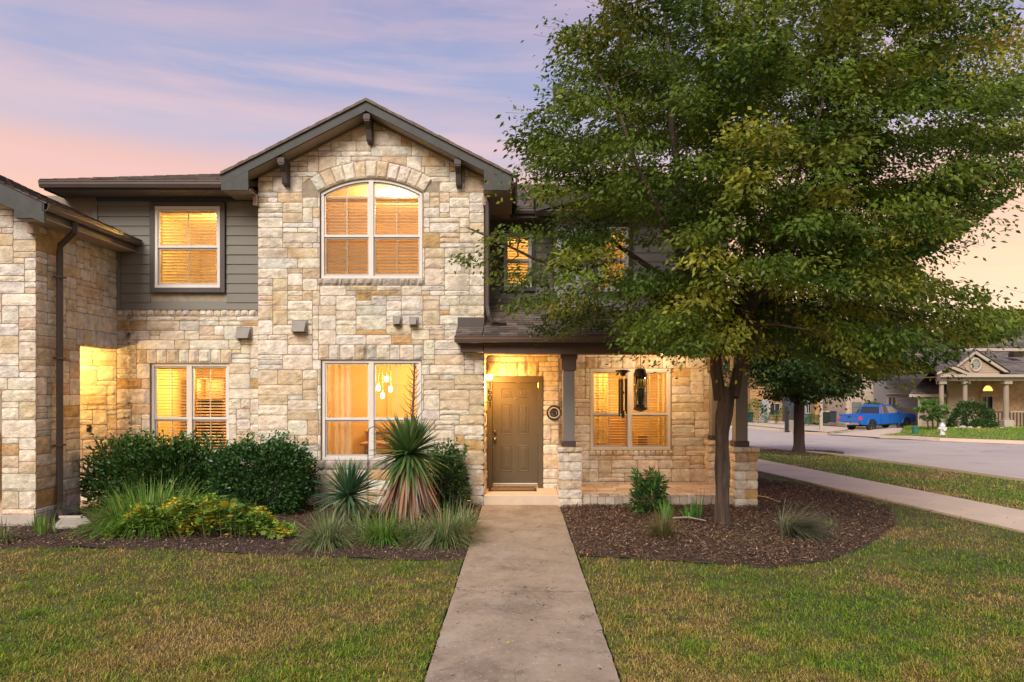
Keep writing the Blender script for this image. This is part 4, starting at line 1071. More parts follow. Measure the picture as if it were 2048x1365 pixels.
# right upper roofs
mb = MB(); mb.box(-.2, .72, 13.68, 13.71, 5.56, 5.74); mb.build('fascia', m_trim, HS)
mb = MB(); mb.box(-.65, .72, 13.71, RW, 5.62, 5.64); mb.build('eave_soffit', m_soffit, HS)
gutter_x(HS, -.12, .70, 13.58, 5.74)
shingles(HS, (-.15, 13.62, 5.755), (.9, 13.62, 5.755), (.9, 16.9, 7.2), (-.15, 16.9, 7.2), 20, .32)
mb = MB(); mb.prism([(-.15, 13.68, 5.73), (2.5, 13.68, 5.73), (2.5, 16.9, 7.17), (-.15, 16.9, 7.17)], (0, 0, -.1)); mb.build('roof_deck', m_soffit, HS)
pv = MB(); pv.lathe(X(1050, 14.3), 14.3, [(.06, 5.9), (.06, 6.16), (.075, 6.16), (.075, 6.22), (.05, 6.22)], 14); pv.build('vent_pipe', m_black, HS)
gable_roof(HS, 2.38, 2.08, 6.27, .25, 12.95, 18, h=.25, n=16)
mb = MB(); mb.box(.32, 4.44, 12.99, BW, 5.52, 5.54); mb.build('eave_soffit', m_soffit, HS)
mb = MB(); mb.prism([(.7, BW-.001, 5.54), (4.05, BW-.001, 5.54), (4.05, BW-.001, 5.6), (2.38, BW-.001, 5.98), (.7, BW-.001, 5.6)], (0, .1, 0)); mb.build('gable_infill', m_lap2, HS)
# porch roof
YP = 11.95; kP = .42; zp = lambda y: 3.06+(y-YP)*kP
def proof(x0, x1, y1, single=0, n=17):
    shingles(HS, (x0, YP, zp(YP)), (x1, YP, zp(YP)), (x1, y1, zp(y1)), (x0, y1, zp(y1)), n, .30, single=single)
mb = MB(); mb.prism([(-1.13, YP+.02, zp(YP)-.005), (-1.13, GW-.01, zp(GW-.01)-.005), (-1.13, GW-.01, 2.93), (-1.13, YP+.02, 2.93)], (.47, 0, 0)); mb.build('porch_roof_end', m_trim, HS)
proof(-1.14, -.66, GW, n=4)
proof(-.65, 4.45, RW, single=285)
mb = MB(); mb.prism([(-.65, YP+.03, zp(YP)-.006), (4.43, YP+.03, zp(YP)-.006), (4.43, RW, zp(RW)-.006), (-.65, RW, zp(RW)-.006)], (0, 0, -.09)); mb.build('roof_deck', m_soffit, HS)
mb = MB(); mb.prism([(4.40, YP+.05, 2.93), (4.40, RW, 2.93), (4.40, RW, zp(RW)-.01), (4.40, YP+.05, zp(YP)-.01)], (.04, 0, 0)); mb.build('porch_roof_end', m_trim, HS)
mb = MB(); mb.box(-1.10, 4.42, YP+.10, YP+.13, 2.90, 3.045); mb.build('fascia', m_trim, HS)
mb = MB(); mb.box(-.648, 4.36, 12.16, 12.5, 2.745, 2.93); mb.box(-1.06, -.66, 12.16, GW-.04, 2.78, 2.93); mb.box(4.06, 4.36, 12.5, RW, 2.745, 2.93); mb.build('porch_beam', m_beam, HS, bevel=.004)
mb = MB(); mb.box(-.645, 4.06, 12.5, RW, 2.89, 2.91); mb.build('porch_ceiling', M('porch_ceiling_paint', (.60, .50, .40), .8, .05, 3), HS)
gutter_x(HS, -1.15, 4.48, YP-.02, 3.055, mat=m_beam)
mb = MB(); mb.box(-1.13, -.665, GW-.035, GW-.0, 3.20, 3.42); mb.build('flashing', m_trim, HS)
def pipe(pts, w=.085, name='downspout', parent=None):
    mb = MB(); mb.tube(pts, w*.62, 4); o = mb.build(name, m_gutter, parent or HS, bevel=.004); return o
pipe([(-.62, 12.42, 5.62), (-.585, 12.33, 5.5), (-.585, 12.33, 3.62), (-.56, 12.30, 3.45), (-.50, 12.32, 3.33), (-.36, 12.4, 3.32), (-.25, 12.42, 3.325)], .075)

# ---------------- rooms behind the lit windows
room(HS, -4.5, -.9, GW+.23, 16.0, .25, 2.95, lamp=[(-2.1, 14.6, 2.35, 1.0), (-3.5, 14.2, 2.3, .4)], energy=150, color=(1, .50, .14))
room(HS, -4.5, -.9, GW+.23, 16.0, 3.3, 6.02, lamp=[(-2.45, 13.7, 5.75, 1)], energy=215, color=(1, .47, .14))
room(HS, -7.4, -4.95, LW+.23, 15.9, .25, 2.95, lamp=[(-5.65, 13.8, 2.5, 1), (-6.8, 14.6, 2.2, .5)], energy=190, color=(1, .50, .11))
room(HS, -7.4, -4.95, LW+.23, 15.9, 3.3, 5.75, lamp=[(-6.1, 13.9, 5.3, 1)], energy=180, color=(1, .56, .13))
room(HS, .85, 3.7, RW+.23, 17.2, .25, 2.95, lamp=[(2.0, 15.3, 2.5, 1)], energy=150, color=(1, .50, .11))
room(HS, -.6, .6, RW+.23, 16.5, 3.6, 5.6, lamp=[(0, 15.2, 5.2, 1)], energy=90, color=(1, .58, .16))
room(HS, .95, 3.7, BW+.23, 16.5, 3.4, 5.6, lamp=[(2.0, 14.6, 5.1, 1)], energy=100, color=(1, .58, .16))
# things inside the dining room
mb = MB(); mb.box(-3.10, -3.02, 15.94, 15.99, .25, 2.3); mb.box(-2.22, -2.14, 15.94, 15.99, .25, 2.3); mb.box(-3.02, -2.22, 15.94, 15.99, 2.22, 2.3); mb.box(-3.02, -2.22, 15.96, 15.99, .25, 2.22); mb.build('inner_door', m_room, HS, bevel=.01)
flush_stones(300)

# ---------------- things fixed near the door
ln = tag(empty('wall_lantern', (-.60, 12.86, Z(752, 12.86))), 'small bell-shaped wall lantern glowing beside the top of the front door', 'wall lamp')
lx, ly, lz = -.575, 12.86, Z(752, 12.86)
mb = MB(); mb.tube([(-.652, ly, lz+.03), (-.63, ly, lz+.03)], .045, 12); mb.tube([(-.63, ly, lz+.03), (-.60, ly, lz+.10), (-.575, ly, lz+.13), (lx, ly, lz+.09)], .008, 8); mb.build('lamp_arm', m_brass, ln, smooth=True)
mb = MB(); mb.lathe(lx, ly, [(.012, lz+.115), (.03, lz+.10), (.035, lz+.075), (.085, lz+.03), (.088, lz+.022)], 16); mb.build('lamp_cap', M('lantern_cap', (.55, .42, .25), .4, .1, 8), ln, smooth=True)
mb = MB(); mb.lathe(lx, ly, [(.045, lz+.022), (.06, lz-.02), (.055, lz-.06), (.03, lz-.08)], 16); mb.build('lamp_glass', m_lglass, ln, smooth=True)
ld = bpy.data.lights.new('lantern_light', 'POINT'); ld.energy = 112; ld.color = (1, .47, .10); ld.shadow_soft_size = .05
lo = bpy.data.objects.new('lantern_light', ld); COL.objects.link(lo); lo.location = (lx+.07, ly-.20, lz-.14); adopt(lo, ln)

ra = tag(empty('wall_medallion', (X(1108, DW), DW-.03, Z(826, DW))), 'round dark metal ring ornament hung on the stone right of the front door', 'wall ornament')
def ringm(r, t, mat, name, yoff=0):
    mb = MB(); c = (X(1108, DW), DW-.045+yoff, Z(826, DW))
    pts = [(c[0]+r*math.cos(a), c[1], c[2]+r*math.sin(a)) for a in np.linspace(0, 2*math.pi, 29)]; mb.tube(pts, t, 8, cap=False); mb.build(name, mat, ra, smooth=True)
ringm(.132, .016, m_black, 'outer_ring'); ringm(.098, .012, M('pale_enamel', (.62, .58, .5), .5, .1, 6), 'middle_ring', .004); ringm(.070, .013, m_black, 'inner_ring')
mb = MB(); c = (X(1108, DW), DW-.05, Z(826, DW)); mb.tube([(c[0], c[1]+.01, c[2]), (c[0], c[1]-.006, c[2])], .04, 8); mb.tube([(c[0], c[1], c[2]+.13), (c[0], c[1], c[2]+.24)], .004, 6); mb.build('centre_boss', m_black, ra)

wc = tag(empty('wind_chime', (X(1246, 12.9), 12.9, 2.745)), 'black wind chime with long tubes hanging in front of the porch window', 'wind chime')
cx, cy = X(1246, 12.9), 12.9; zt = Z(741, 12.9)
mb = MB(); mb.tube([(cx, cy, 2.89), (cx, cy, zt+.01)], .003, 5); mb.build('cord', m_black, wc)
mb = MB(); mb.lathe(cx, cy, [(.02, zt+.012), (.14, zt), (.145, zt-.03), (.06, zt-.05), (.05, zt-.10), (.02, zt-.11)], 18); mb.build('canopy', m_black, wc, smooth=False)
for k in range(5):
    a = 2*math.pi*k/5+.3; x = cx+.07*math.cos(a); y = cy+.07*math.sin(a); z0 = Z(828, 12.9)+.06*math.sin(k*2.1)
    mb = MB(); mb.tube([(x, y, z0), (x, y, zt-.16)], .017, 10); mb.tube([(x, y, zt-.16), (cx+.04*math.cos(a), cy+.04*math.sin(a), zt-.03)], .002, 4); mb.build('tube', m_black, wc, smooth=False)
mb = MB(); mb.tube([(cx, cy, zt-.05), (cx, cy, zt-.78)], .002, 4); mb.ball((cx, cy, zt-.42), .03); mb.box(cx-.03, cx+.03, cy-.002, cy+.002, zt-.9, zt-.76); mb.build('clapper', m_black, wc)
bf = tag(empty('bird_feeder', (X(1281, 12.8), 12.8, 2.745)), 'tall cylindrical glass and black metal bird feeder hanging from the porch ceiling', 'bird feeder')
cx, cy = X(1281, 12.8), 12.8; z1_, z0_ = Z(737, 12.8), Z(822, 12.8)
mb = MB(); mb.tube([(cx, cy, 2.89), (cx, cy, z1_+.03)], .006, 6); mb.tube([(cx+.06*math.cos(a), cy, z1_-.0+.06*math.sin(a)) for a in np.linspace(0, math.pi, 9)], .005, 6); mb.build('hanger', m_black, bf)
mb = MB(); mb.lathe(cx, cy, [(.02, z1_+.01), (.10, z1_-.02), (.125, z1_-.12), (.125, z1_-.15)], 18); mb.build('lid', m_black, bf)
mb = MB(); mb.lathe(cx, cy, [(.105, z1_-.15), (.105, z0_+.06)], 20); mb.build('glass_tube', glass('feeder_glass', (.35, .45, .28)), bf, smooth=True)
mb = MB(); mb.lathe(cx, cy, [(.085, z0_+.05), (.088, z0_+.40), (.02, z0_+.44)], 16); mb.build('seed', M('bird_seed', (.13, .15, .06), .9, .5, 60), bf, smooth=True)
for k in range(12):
    a = 2*math.pi*k/12; mb = MB(); mb.tube([(cx+.118*math.cos(a), cy+.118*math.sin(a), z0_+.05), (cx+.118*math.cos(a), cy+.118*math.sin(a), z1_-.14)], .004, 4); mb.build('cage_bar', m_black, bf)
mb = MB(); mb.lathe(cx, cy, [(.13, z0_+.06), (.13, z0_+.02), (.07, z0_), (.02, z0_-.02)], 18); mb.build('tray', m_black, bf)
dm = tag(empty('door_mat', (X(1025, 12.95), 12.95, FL)), 'worn brown door mat with dark edge lying before the front door', 'door mat')
mb = MB(); mb.box(X(977, 12.95), X(1073, 12.95), 12.82, 13.15, FL+.001, FL+.016); mb.build('rubber_edge', m_black, dm, bevel=.004)
mb = MB(); mb.box(X(982, 12.95), X(1068, 12.95), 12.85, 13.12, FL+.0162, FL+.024); mb.build('coir_pile', M('coir', (.20, .11, .05), 1, .5, 30, 1, 120), dm)

pcl = tag(empty('porch_ceiling_light', (2.75, 13.2, 2.89)), 'small round light on the porch ceiling behind the tree crown', 'ceiling light')
mb = MB(); mb.lathe(2.75, 13.2, [(.10, 2.889), (.10, 2.86), (.085, 2.85)], 18); mb.build('housing', m_black, pcl)
mb = MB(); mb.lathe(2.75, 13.2, [(.08, 2.849), (.06, 2.83), (.02, 2.82)], 18); mb.build('diffuser', m_lglass, pcl, smooth=True)
ld = bpy.data.lights.new('ceiling_lamp', 'POINT'); ld.energy = 72; ld.color = (1, .64, .33); ld.shadow_soft_size = .08
lo = bpy.data.objects.new('ceiling_lamp', ld); COL.objects.link(lo); lo.location = (2.75, 13.2, 2.72); adopt(lo, pcl)
# dining pendant
ch = tag(empty('pendant_lamp', (-2.3, 14.0, 2.95)), 'cluster of small glowing pendant bulbs seen through the large lower window', 'pendant lamp')
mb = MB(); mb.tube([(-2.45, 14.0, 2.95), (-2.45, 14.0, 2.60)], .008, 6); mb.lathe(-2.45, 14.0, [(.16, 2.93), (.16, 2.95)], 18); mb.build('rod', m_brass, ch)
for px, py, dy in ((773, 758, .0), (757, 776, .12), (781, 778, -.1), (765, 791, .05)):
    D = 14.0+dy; p = P(px, py, D); mb = MB(); mb.tube([(p.x, D, p.z+.08), (p.x, D, 2.93)], .004, 5); mb.lathe(p.x, D, [(.02, p.z+.10), (.025, p.z+.05)], 10); mb.build('pendant_cord', m_brass, ch)
    mb = MB(); mb.lathe(p.x, D, [(.015, p.z+.05), (.038, p.z+.02), (.04, p.z-.03), (.02, p.z-.06)], 12); mb.build('bulb', m_bulb, ch, smooth=True)
def indoor(name, label, cat, boxes, mat, base):
    t = tag(empty(name, base), label, cat)
    for nm, b in boxes: mb = MB(); mb.box(*b); mb.build(nm, mat, t, bevel=.006)
indoor('sideboard', 'brown sideboard against the back wall seen through the large lower window', 'sideboard',
       [('carcass', (-3.5, -2.5+.2, 15.5, 15.94, .35, 1.15)), ('top', (-3.54, -2.26, 15.46, 15.95, 1.15, 1.19)), ('door', (-3.46, -2.92, 15.48, 15.50, .4, 1.1)), ('door', (-2.88, -2.34, 15.48, 15.50, .4, 1.1)), ('leg', (-3.46, -3.40, 15.5, 15.56, .25, .35)), ('leg', (-2.40, -2.34, 15.5, 15.56, .25, .35))], m_wood, (-2.9, 15.7, .25))
indoor('dining_table', 'wooden dining table under the pendant bulbs seen through the large lower window', 'table',
       [('tabletop', (-3.2, -1.5, 13.6, 14.5, 1.0, 1.04)), ('leg', (-3.12, -3.05, 13.66, 13.73, .25, 1.0)), ('leg', (-1.65, -1.58, 13.66, 13.73, .25, 1.0)), ('leg', (-3.12, -3.05, 14.37, 14.44, .25, 1.0)), ('leg', (-1.65, -1.58, 14.37, 14.44, .25, 1.0))], m_wood, (-2.35, 14, .25))
indoor('bookcase', 'dark tall bookcase seen through the blinds of the left lower window', 'bookcase',
       [('side', (-6.95, -6.90, 14.6, 15.0, .25, 2.35)), ('side', (-6.35, -6.30, 14.6, 15.0, .25, 2.35)), ('back', (-6.90, -6.35, 14.97, 15.0, .25, 2.35)), ('shelf', (-6.9, -6.35, 14.6, 14.97, .9, .93)), ('shelf', (-6.9, -6.35, 14.6, 14.97, 1.4, 1.43)), ('shelf', (-6.9, -6.35, 14.6, 14.97, 1.9, 1.93)), ('top', (-6.95, -6.3, 14.58, 15.0, 2.35, 2.38))], M('dark_wood', (.10, .05, .025), .6, .1, 4), (-6.6, 14.8, .25))
indoor('tall_cabinet', 'dark narrow cabinet on the right behind the blinds of the left lower window', 'cabinet',
       [('carcass', (-5.7, -5.35, 15.2, 15.7, .25, 2.2)), ('door', (-5.68, -5.37, 15.18, 15.2, .35, 2.1))], MATS['dark_wood'], (-5.5, 15.4, .25))
indoor('armchair', 'brown armchair low behind the blinds of the porch window', 'armchair',
       [('seat', (1.7, 2.6, 15.0, 15.8, .45, .85)), ('backrest', (1.7, 2.6, 15.8, 16.0, .45, 1.5)), ('armrest', (1.5, 1.7, 15.0, 16.0, .25, 1.1)), ('armrest', (2.6, 2.8, 15.0, 16.0, .25, 1.1))], m_wood, (2.15, 15.5, .25))
for lx_, w_, h_, z_ in ((-1.72, .5, .5, 1.55),):
    pic = tag(empty('framed_picture', (lx_, 15.97, z_)), 'framed picture on the dining room wall behind the window', 'picture')
    mb = MB(); mb.box(lx_-w_/2, lx_+w_/2, 15.95, 15.985, z_, z_+h_); mb.build('picture_frame', m_wood, pic)
    mb = MB(); mb.box(lx_-w_/2+.05, lx_+w_/2-.05, 15.945, 15.951, z_+.05, z_+h_-.05); mb.build('print', M('print_paper', (.55, .45, .3), .9, .3, 6), pic)

# ================================================================== THE ADJOINING HOUSE ON THE LEFT
HL = tag(empty('townhouse', (-9, 10.55, 0)), 'adjoining limestone townhouse wing at the left edge with downpipe and sloping gutter', 'townhouse')
FD = 10.55; SX = -7.497
pl = front(FD); rl = lambda x: 4.89+.46*(-7.06-x)      # top of roof along the rake
op = (-9.9, -8.007, .05, 1.36)
mb = wall_slab(pl, -12.5, SX, -.1, 4.6, [(op[0], op[1], -.1, 2.4)])
czo, Ro2 = arch_fill(mb, pl, (op[0]+op[1])/2, (op[1]-op[0])/2, 1.36, .9, 2.42, 0, -.22)
mb.prism([pl.at(-12.5, 4.6), pl.at(SX, 4.6), pl.at(SX, rl(SX)-.3), pl.at(-10.4, rl(-10.4)-.3), pl.at(-12.5, rl(-10.4)-1.5)], (0, .22, 0))
wf = mb.build('stone_wall', m_mortar, HL)
def live_l(a, b, p, q):
    cu, cz_ = (a+b)/2, (p+q)/2
    if cz_ > 1.36 and math.hypot(cu-(op[0]+op[1])/2, cz_-czo) < Ro2+.2 and cu < -8.0: return False
    return p < rl(cu)-.36
lay(pl, wf, ashlar(-8.95, SX+.02, .17, 6.0, [(op[0], op[1], .05, 1.36)], live_l), clips=[(.46, 1, 4.89-.46*7.06-.32)])
mb = MB(); mb.box(-12.4, SX+.03, FD-.03, FD+.0, -.1, .17); mb.box(SX, SX+.03, FD, LW-1.15, -.1, .17); mb.build('foundation', m_cement, HL, bevel=.005)
ps = Plane((SX, FD, 0), (0, 1, 0), (1, 0, 0)); ow = (X(0,1)*0+1.08, LW-FD, .17, 2.86)
mb = wall_slab(ps, .221, LW-FD, -.1, 4.75, [(ow[0], LW-FD+.01, -.05, 2.86)]); wsd = mb.build('stone_wall', m_mortar, HL)
lint = (ow[0]-.1, ow[1], 2.86, 3.14)
lay(ps, wsd, ashlar(0.0, LW-FD, .17, 4.74, [(ow[0], LW-FD, .05, 2.86), lint])); row_of(ps, wsd, *lint, .2, .03)
# entry hall seen through the side opening
mb = MB(); mb.box(-10.4, -10.35, FD+.22, LW, 0, 2.95); mb.build('hall_wall', m_cement, HL)
mb = MB(); mb.box(-10.4, SX-.22, FD+.22, LW, 2.95, 3.0); mb.build('hall_ceiling', M('porch_ceiling_paint', (.42, .36, .29), .8, .05, 3), HL)
mb = MB(); mb.box(-10.4, SX, FD, LW, -.05, .06); mb.build('hall_floor', m_cement, HL)
ld = bpy.data.lights.new('hall_lamp', 'POINT'); ld.energy = 110; ld.color = (1, .55, .14); ld.shadow_soft_size = .08
lo = bpy.data.objects.new('hall_lamp', ld); COL.objects.link(lo); lo.location = (-8.35, 12.0, 2.6); adopt(lo, HL)
mb = MB(); mb.lathe(-8.35, 12.0, [(.1, 2.94), (.1, 2.86), (.06, 2.8)], 14); mb.build('hall_light', m_lglass, HL)
bl = tag(empty('doorbell', (X(178, LW), LW-.03, Z(857, LW))), 'small black wall fitting on the lit stone inside the left entry', 'wall fitting')
p = P(178, 857, LW-.03); mb = MB(); mb.box(p.x-.03, p.x+.03, LW-.06, LW-.02, p.z-.07, p.z+.07); mb.build('plate', m_black, bl, bevel=.006)
mb = MB(); mb.ball((p.x, LW-.065, p.z+.02), .015); mb.build('button', m_vinyl, bl)
# roof: rake to the viewer, eave along the side
YL = 10.15
rake(HL, -7.08, rl(-7.08), -10.3, rl(-10.3), YL, .32); rake(HL, -10.3, rl(-10.3), -13, rl(-10.3)-1.6, YL, .32)
mb = MB(); mb.prism([(-7.10, YL+.002, rl(-7.1)-.01), (-7.10, YL+.002, 4.66), (-7.52, YL+.002, 4.66), (-7.52, YL+.002, rl(-7.5)-.1)], (0, .045, 0)); mb.build('eave_return', m_fascia, HL)
mb = MB(); mb.box(-7.52, -7.10, YL+.05, LW-.06, 4.655, 4.67); mb.build('eave_soffit', m_frieze, HL)
mb = MB(); mb.box(-7.54, -7.44, FD-.12, FD+.02, 4.50, 4.66); mb.build('corner_block', m_frieze, HL)
mb = MB(); mb.box(-7.13, -7.105, YL+.05, LW-.06, 4.66, 4.87); mb.build('fascia', m_trim, HL)
mb = MB(); mb.prism([(-7.12, YL+.05, rl(-7.12)-.03), (-10.3, YL+.05, rl(-10.3)-.03), (-10.3, YL+.05, rl(-10.3)-.32), (-7.5, YL+.05, rl(-7.5)-.32), (-7.12, YL+.05, 4.67)], (0, .3, 0)); mb.build('roof_deck', m_soffit, HL)
mb = MB(); mb.prism([(-7.12, YL+.35, rl(-7.12)-.03), (-10.3, YL+.35, rl(-10.3)-.03), (-10.3, YL+.35, rl(-10.3)-.12), (-7.12, YL+.35, rl(-7.12)-.12)], (0, 2.2, 0)); mb.build('roof_deck', m_soffit, HL)
shingles(HL, (-7.04, YL-.03, rl(-7.04)-.01), (-7.04, LW-.02, rl(-7.04)-.01), (-10.3, LW-.02, rl(-10.3)), (-10.3, YL-.03, rl(-10.3)), 26, .32)
gutter_y(HL, -7.0, YL, LW-.05, 4.88, -1)
bx = -7.405
pipe([(-7.08, 10.85, 4.77), (-7.10, 10.88, 4.62), (bx+.03, 10.95, 4.42), (bx, 10.98, 4.30), (bx, 10.98, .30), (bx+.02, 10.95, .17), (bx+.16, 10.82, .10)], .085, parent=HL)
for z in (1.2, 2.6, 3.9):
    mb = MB(); mb.box(bx-.065, bx+.065, 10.915, 11.045, z, z+.03); mb.build('pipe_strap', m_gutter, HL)
flush_stones(300)
sb = tag(empty('splash_block', (-7.05, 10.55, 0)), 'concrete splash block under the downpipe at the left corner', 'splash block')
mb = MB(); mb.prism([(-7.28, 10.85, .02), (-6.98, 10.95, .02), (-6.55, 10.45, .02), (-6.62, 10.2, .02), (-6.95, 10.15, .02)], (0, 0, .06)); mb.build('block', m_cement, sb, bevel=.015)
mb = MB(); mb.box(-7.25, -6.9, 10.72, 10.78, .08, .12); mb.build('raised_edge', m_cement, sb, bevel=.01)
# ================================================================== TREES
def curve_pts(a, b, bend, n):
    a, b = Vector(a), Vector(b); d = b-a; k = Vector(bend)
    return [a+d*(i/n)+k*math.sin(math.pi*i/n) for i in range(n+1)]
def bark_tube(mb, pts, rs, n=14, rough=.12, seed=0):
    pts = [Vector(p) for p in pts]; m = len(pts); vs = []; ref = Vector((1, 0, 0))
    for i, p in enumerate(pts):
        t = (pts[min(i+1, m-1)]-pts[max(i-1, 0)]).normalized(); u = (ref-t*ref.dot(t)).normalized(); w = t.cross(u); ref = u
        for k in range(n):
            a = 2*math.pi*k/n; dd = u*math.cos(a)+w*math.sin(a)
            q = 1+rough*noise.noise(Vector((math.cos(a)*2.2+seed, math.sin(a)*2.2, p.z*1.6)))+rough*.7*noise.noise(Vector((math.cos(a)*6, math.sin(a)*6+seed, p.z*2.5)))
            vs.append(p+dd*rs[i]*q)
    fs = [(i*n+k, i*n+(k+1) % n, (i+1)*n+(k+1) % n, (i+1)*n+k) for i in range(m-1) for k in range(n)]
    fs.append(tuple(range((m-1)*n, m*n))); mb.add(vs, fs)
def resample(pts, n):
    pts = [Vector(p) for p in pts]; L_ = [0]
    for a, b in zip(pts, pts[1:]): L_.append(L_[-1]+(b-a).length)
    out = []
    for i in range(n+1):
        s = L_[-1]*i/n; j = max(k for k in range(len(pts)-1) if L_[k] <= s+1e-9); t = (s-L_[j])/max(1e-6, L_[j+1]-L_[j]); out.append(pts[j].lerp(pts[j+1], min(1, t)))
    return out
# ---- the big front tree
SIL = [(1190, -260), (1160, -60), (1215, 20), (1130, 60), (1085, 130), (1115, 190), (1050, 235), (1010, 290), (1020, 340), (1055, 385), (985, 425), (885, 405), (870, 455), (905, 520), (975, 560), (1010, 620), (1050, 650), (1110, 675), (1240, 698), (1330, 706), (1420, 714), (1500, 714), (1560, 720), (1640, 718), (1700, 745), (1760, 750), (1830, 745), (1900, 735), (1935, 690), (2010, 680), (2070, 650), (2040, 615), (1975, 615), (1975, 565), (1900, 560), (1850, 550), (1820, 520), (1880, 490), (1960, 440), (2010, 400), (2080, 370), (2110, 250), (2050, 180), (2045, 60), (2000, -40), (1960, -260)]
def in_crown(x, y, z):
    px = CX+FX*x/y; py = CY-FX*(z-CH)/y
    if not inside(px, py, SIL): return False
    if x < 4.6 and y > 11.6 and z < 6.3: return False
    if x < 0.1 and y > 11.3: return False
    ex = (x-3.7)/4.9; ey = (y-10.3)/(3.1 if y < 10.3 else 3.4); ez = (z-5.9)/4.2
    return ex*ex*.8+ey*ey+ez*ez*.8 < 1.12
tr = tag(empty('shade_tree', (3.17, 10.6, 0)), 'large green shade tree with forked trunk in the mulch bed, crown hanging over the porch', 'tree')
D0 = 10.6
tp = resample([P(1446, 1062, D0), P(1444, 1030, D0), P(1446, 950, D0), P(1444, 860, D0), P(1452, 800, D0), P(1458, 775, D0)], 26)
rs = [.103+.06*math.exp(-i*.7)+.008*math.sin(i*.7) for i in range(27)]; rs[0] = .20
for i in range(18, 27): rs[i] += .028*(i-18)/8
mb = MB(); bark_tube(mb, tp, rs, 40, .20)
for (a, b, c_, r) in ((P(1440, 800, D0+.02), P(1432, 740, D0), P(1428, 660, D0+.1) , .095), (P(1466, 795, D0-.02), P(1476, 735, D0+.05), P(1482, 655, D0+.1), .086)):
    q = resample([a, b, c_], 12); bark_tube(mb, q, [r*1.05-.03*i/12 for i in range(13)], 30, .2, r*50)
mb.build('trunk', m_bark, tr, smooth=True)
limbs = []      # lists of points
def limb(pts, r0, r1, n=18):
    q = resample(pts, n); q = [p+Vector((noise.noise(p*1.3)*.10, noise.noise(p*1.3+Vector((9, 0, 0)))*.10, 0))*(i/n) for i, p in enumerate(q)]
    limbs.append((q, [r0+(r1-r0)*(i/n)**.8 for i in range(n+1)]))
A_ = P(1435, 660, D0+.1); B_ = P(1482, 655, D0+.1)
limb([A_, P(1400, 540, 10.4), P(1360, 400, 10.2), P(1340, 200, 10.3), P(1330, 0, 10.4)], .10, .02)
limb([A_, P(1330, 560, 10.9), P(1220, 480, 11.0), P(1120, 415, 10.8), P(1060, 390, 10.6)], .075, .012)
limb([A_, P(1330, 600, 9.9), P(1200, 560, 9.4), P(1080, 520, 9.1), P(930, 455, 9.0)], .065, .010)
limb([B_, P(1500, 500, 10.6), P(1510, 300, 10.7), P(1520, 100, 10.8), P(1530, -160, 10.8)], .11, .02)
limb([B_, P(1560, 480, 10.4), P(1640, 330, 10.0), P(1700, 180, 9.8), P(1740, 0, 9.8)], .09, .015)
limb([B_, P(1600, 560, 10.9), P(1740, 470, 11.2), P(1860, 400, 11.4), P(1990, 340, 11.5)], .08, .012)
limb([B_, P(1600, 620, 10.3), P(1720, 610, 9.9), P(1840, 630, 9.7), P(1980, 650, 9.6)], .06, .010)
limb([A_, P(1440, 540, 11.6), P(1400, 380, 12.2), P(1380, 200, 12.6)], .07, .015)
limb([B_, P(1540, 560, 9.6), P(1580, 450, 8.8), P(1600, 330, 8.2), P(1640, 200, 8.0)], .07, .012)
limb([A_, P(1380, 560, 9.5), P(1320, 430, 8.7), P(1260, 300, 8.4), P(1200, 150, 8.4)], .07, .012)
limb([B_, P(1580, 540, 12), P(1680, 380, 12.8), P(1760, 250, 13.0)], .06, .012)
limb([B_, P(1520, 650, 9.4), P(1560, 650, 8.7), P(1620, 660, 8.3)], .045, .010)
limb([A_, P(1370, 640, 9.7), P(1290, 640, 9.2), P(1200, 640, 9.0)], .045, .010)
for q, r in limbs:
    mb = MB(); bark_tube(mb, q, r, 10, .12, r[0]*40); mb.build('limb', m_bark, tr, smooth=True)
lp = np.array([tuple(p) for q, r in limbs for p in q]); lr = np.array([r_ for q, r in limbs for r_ in r])
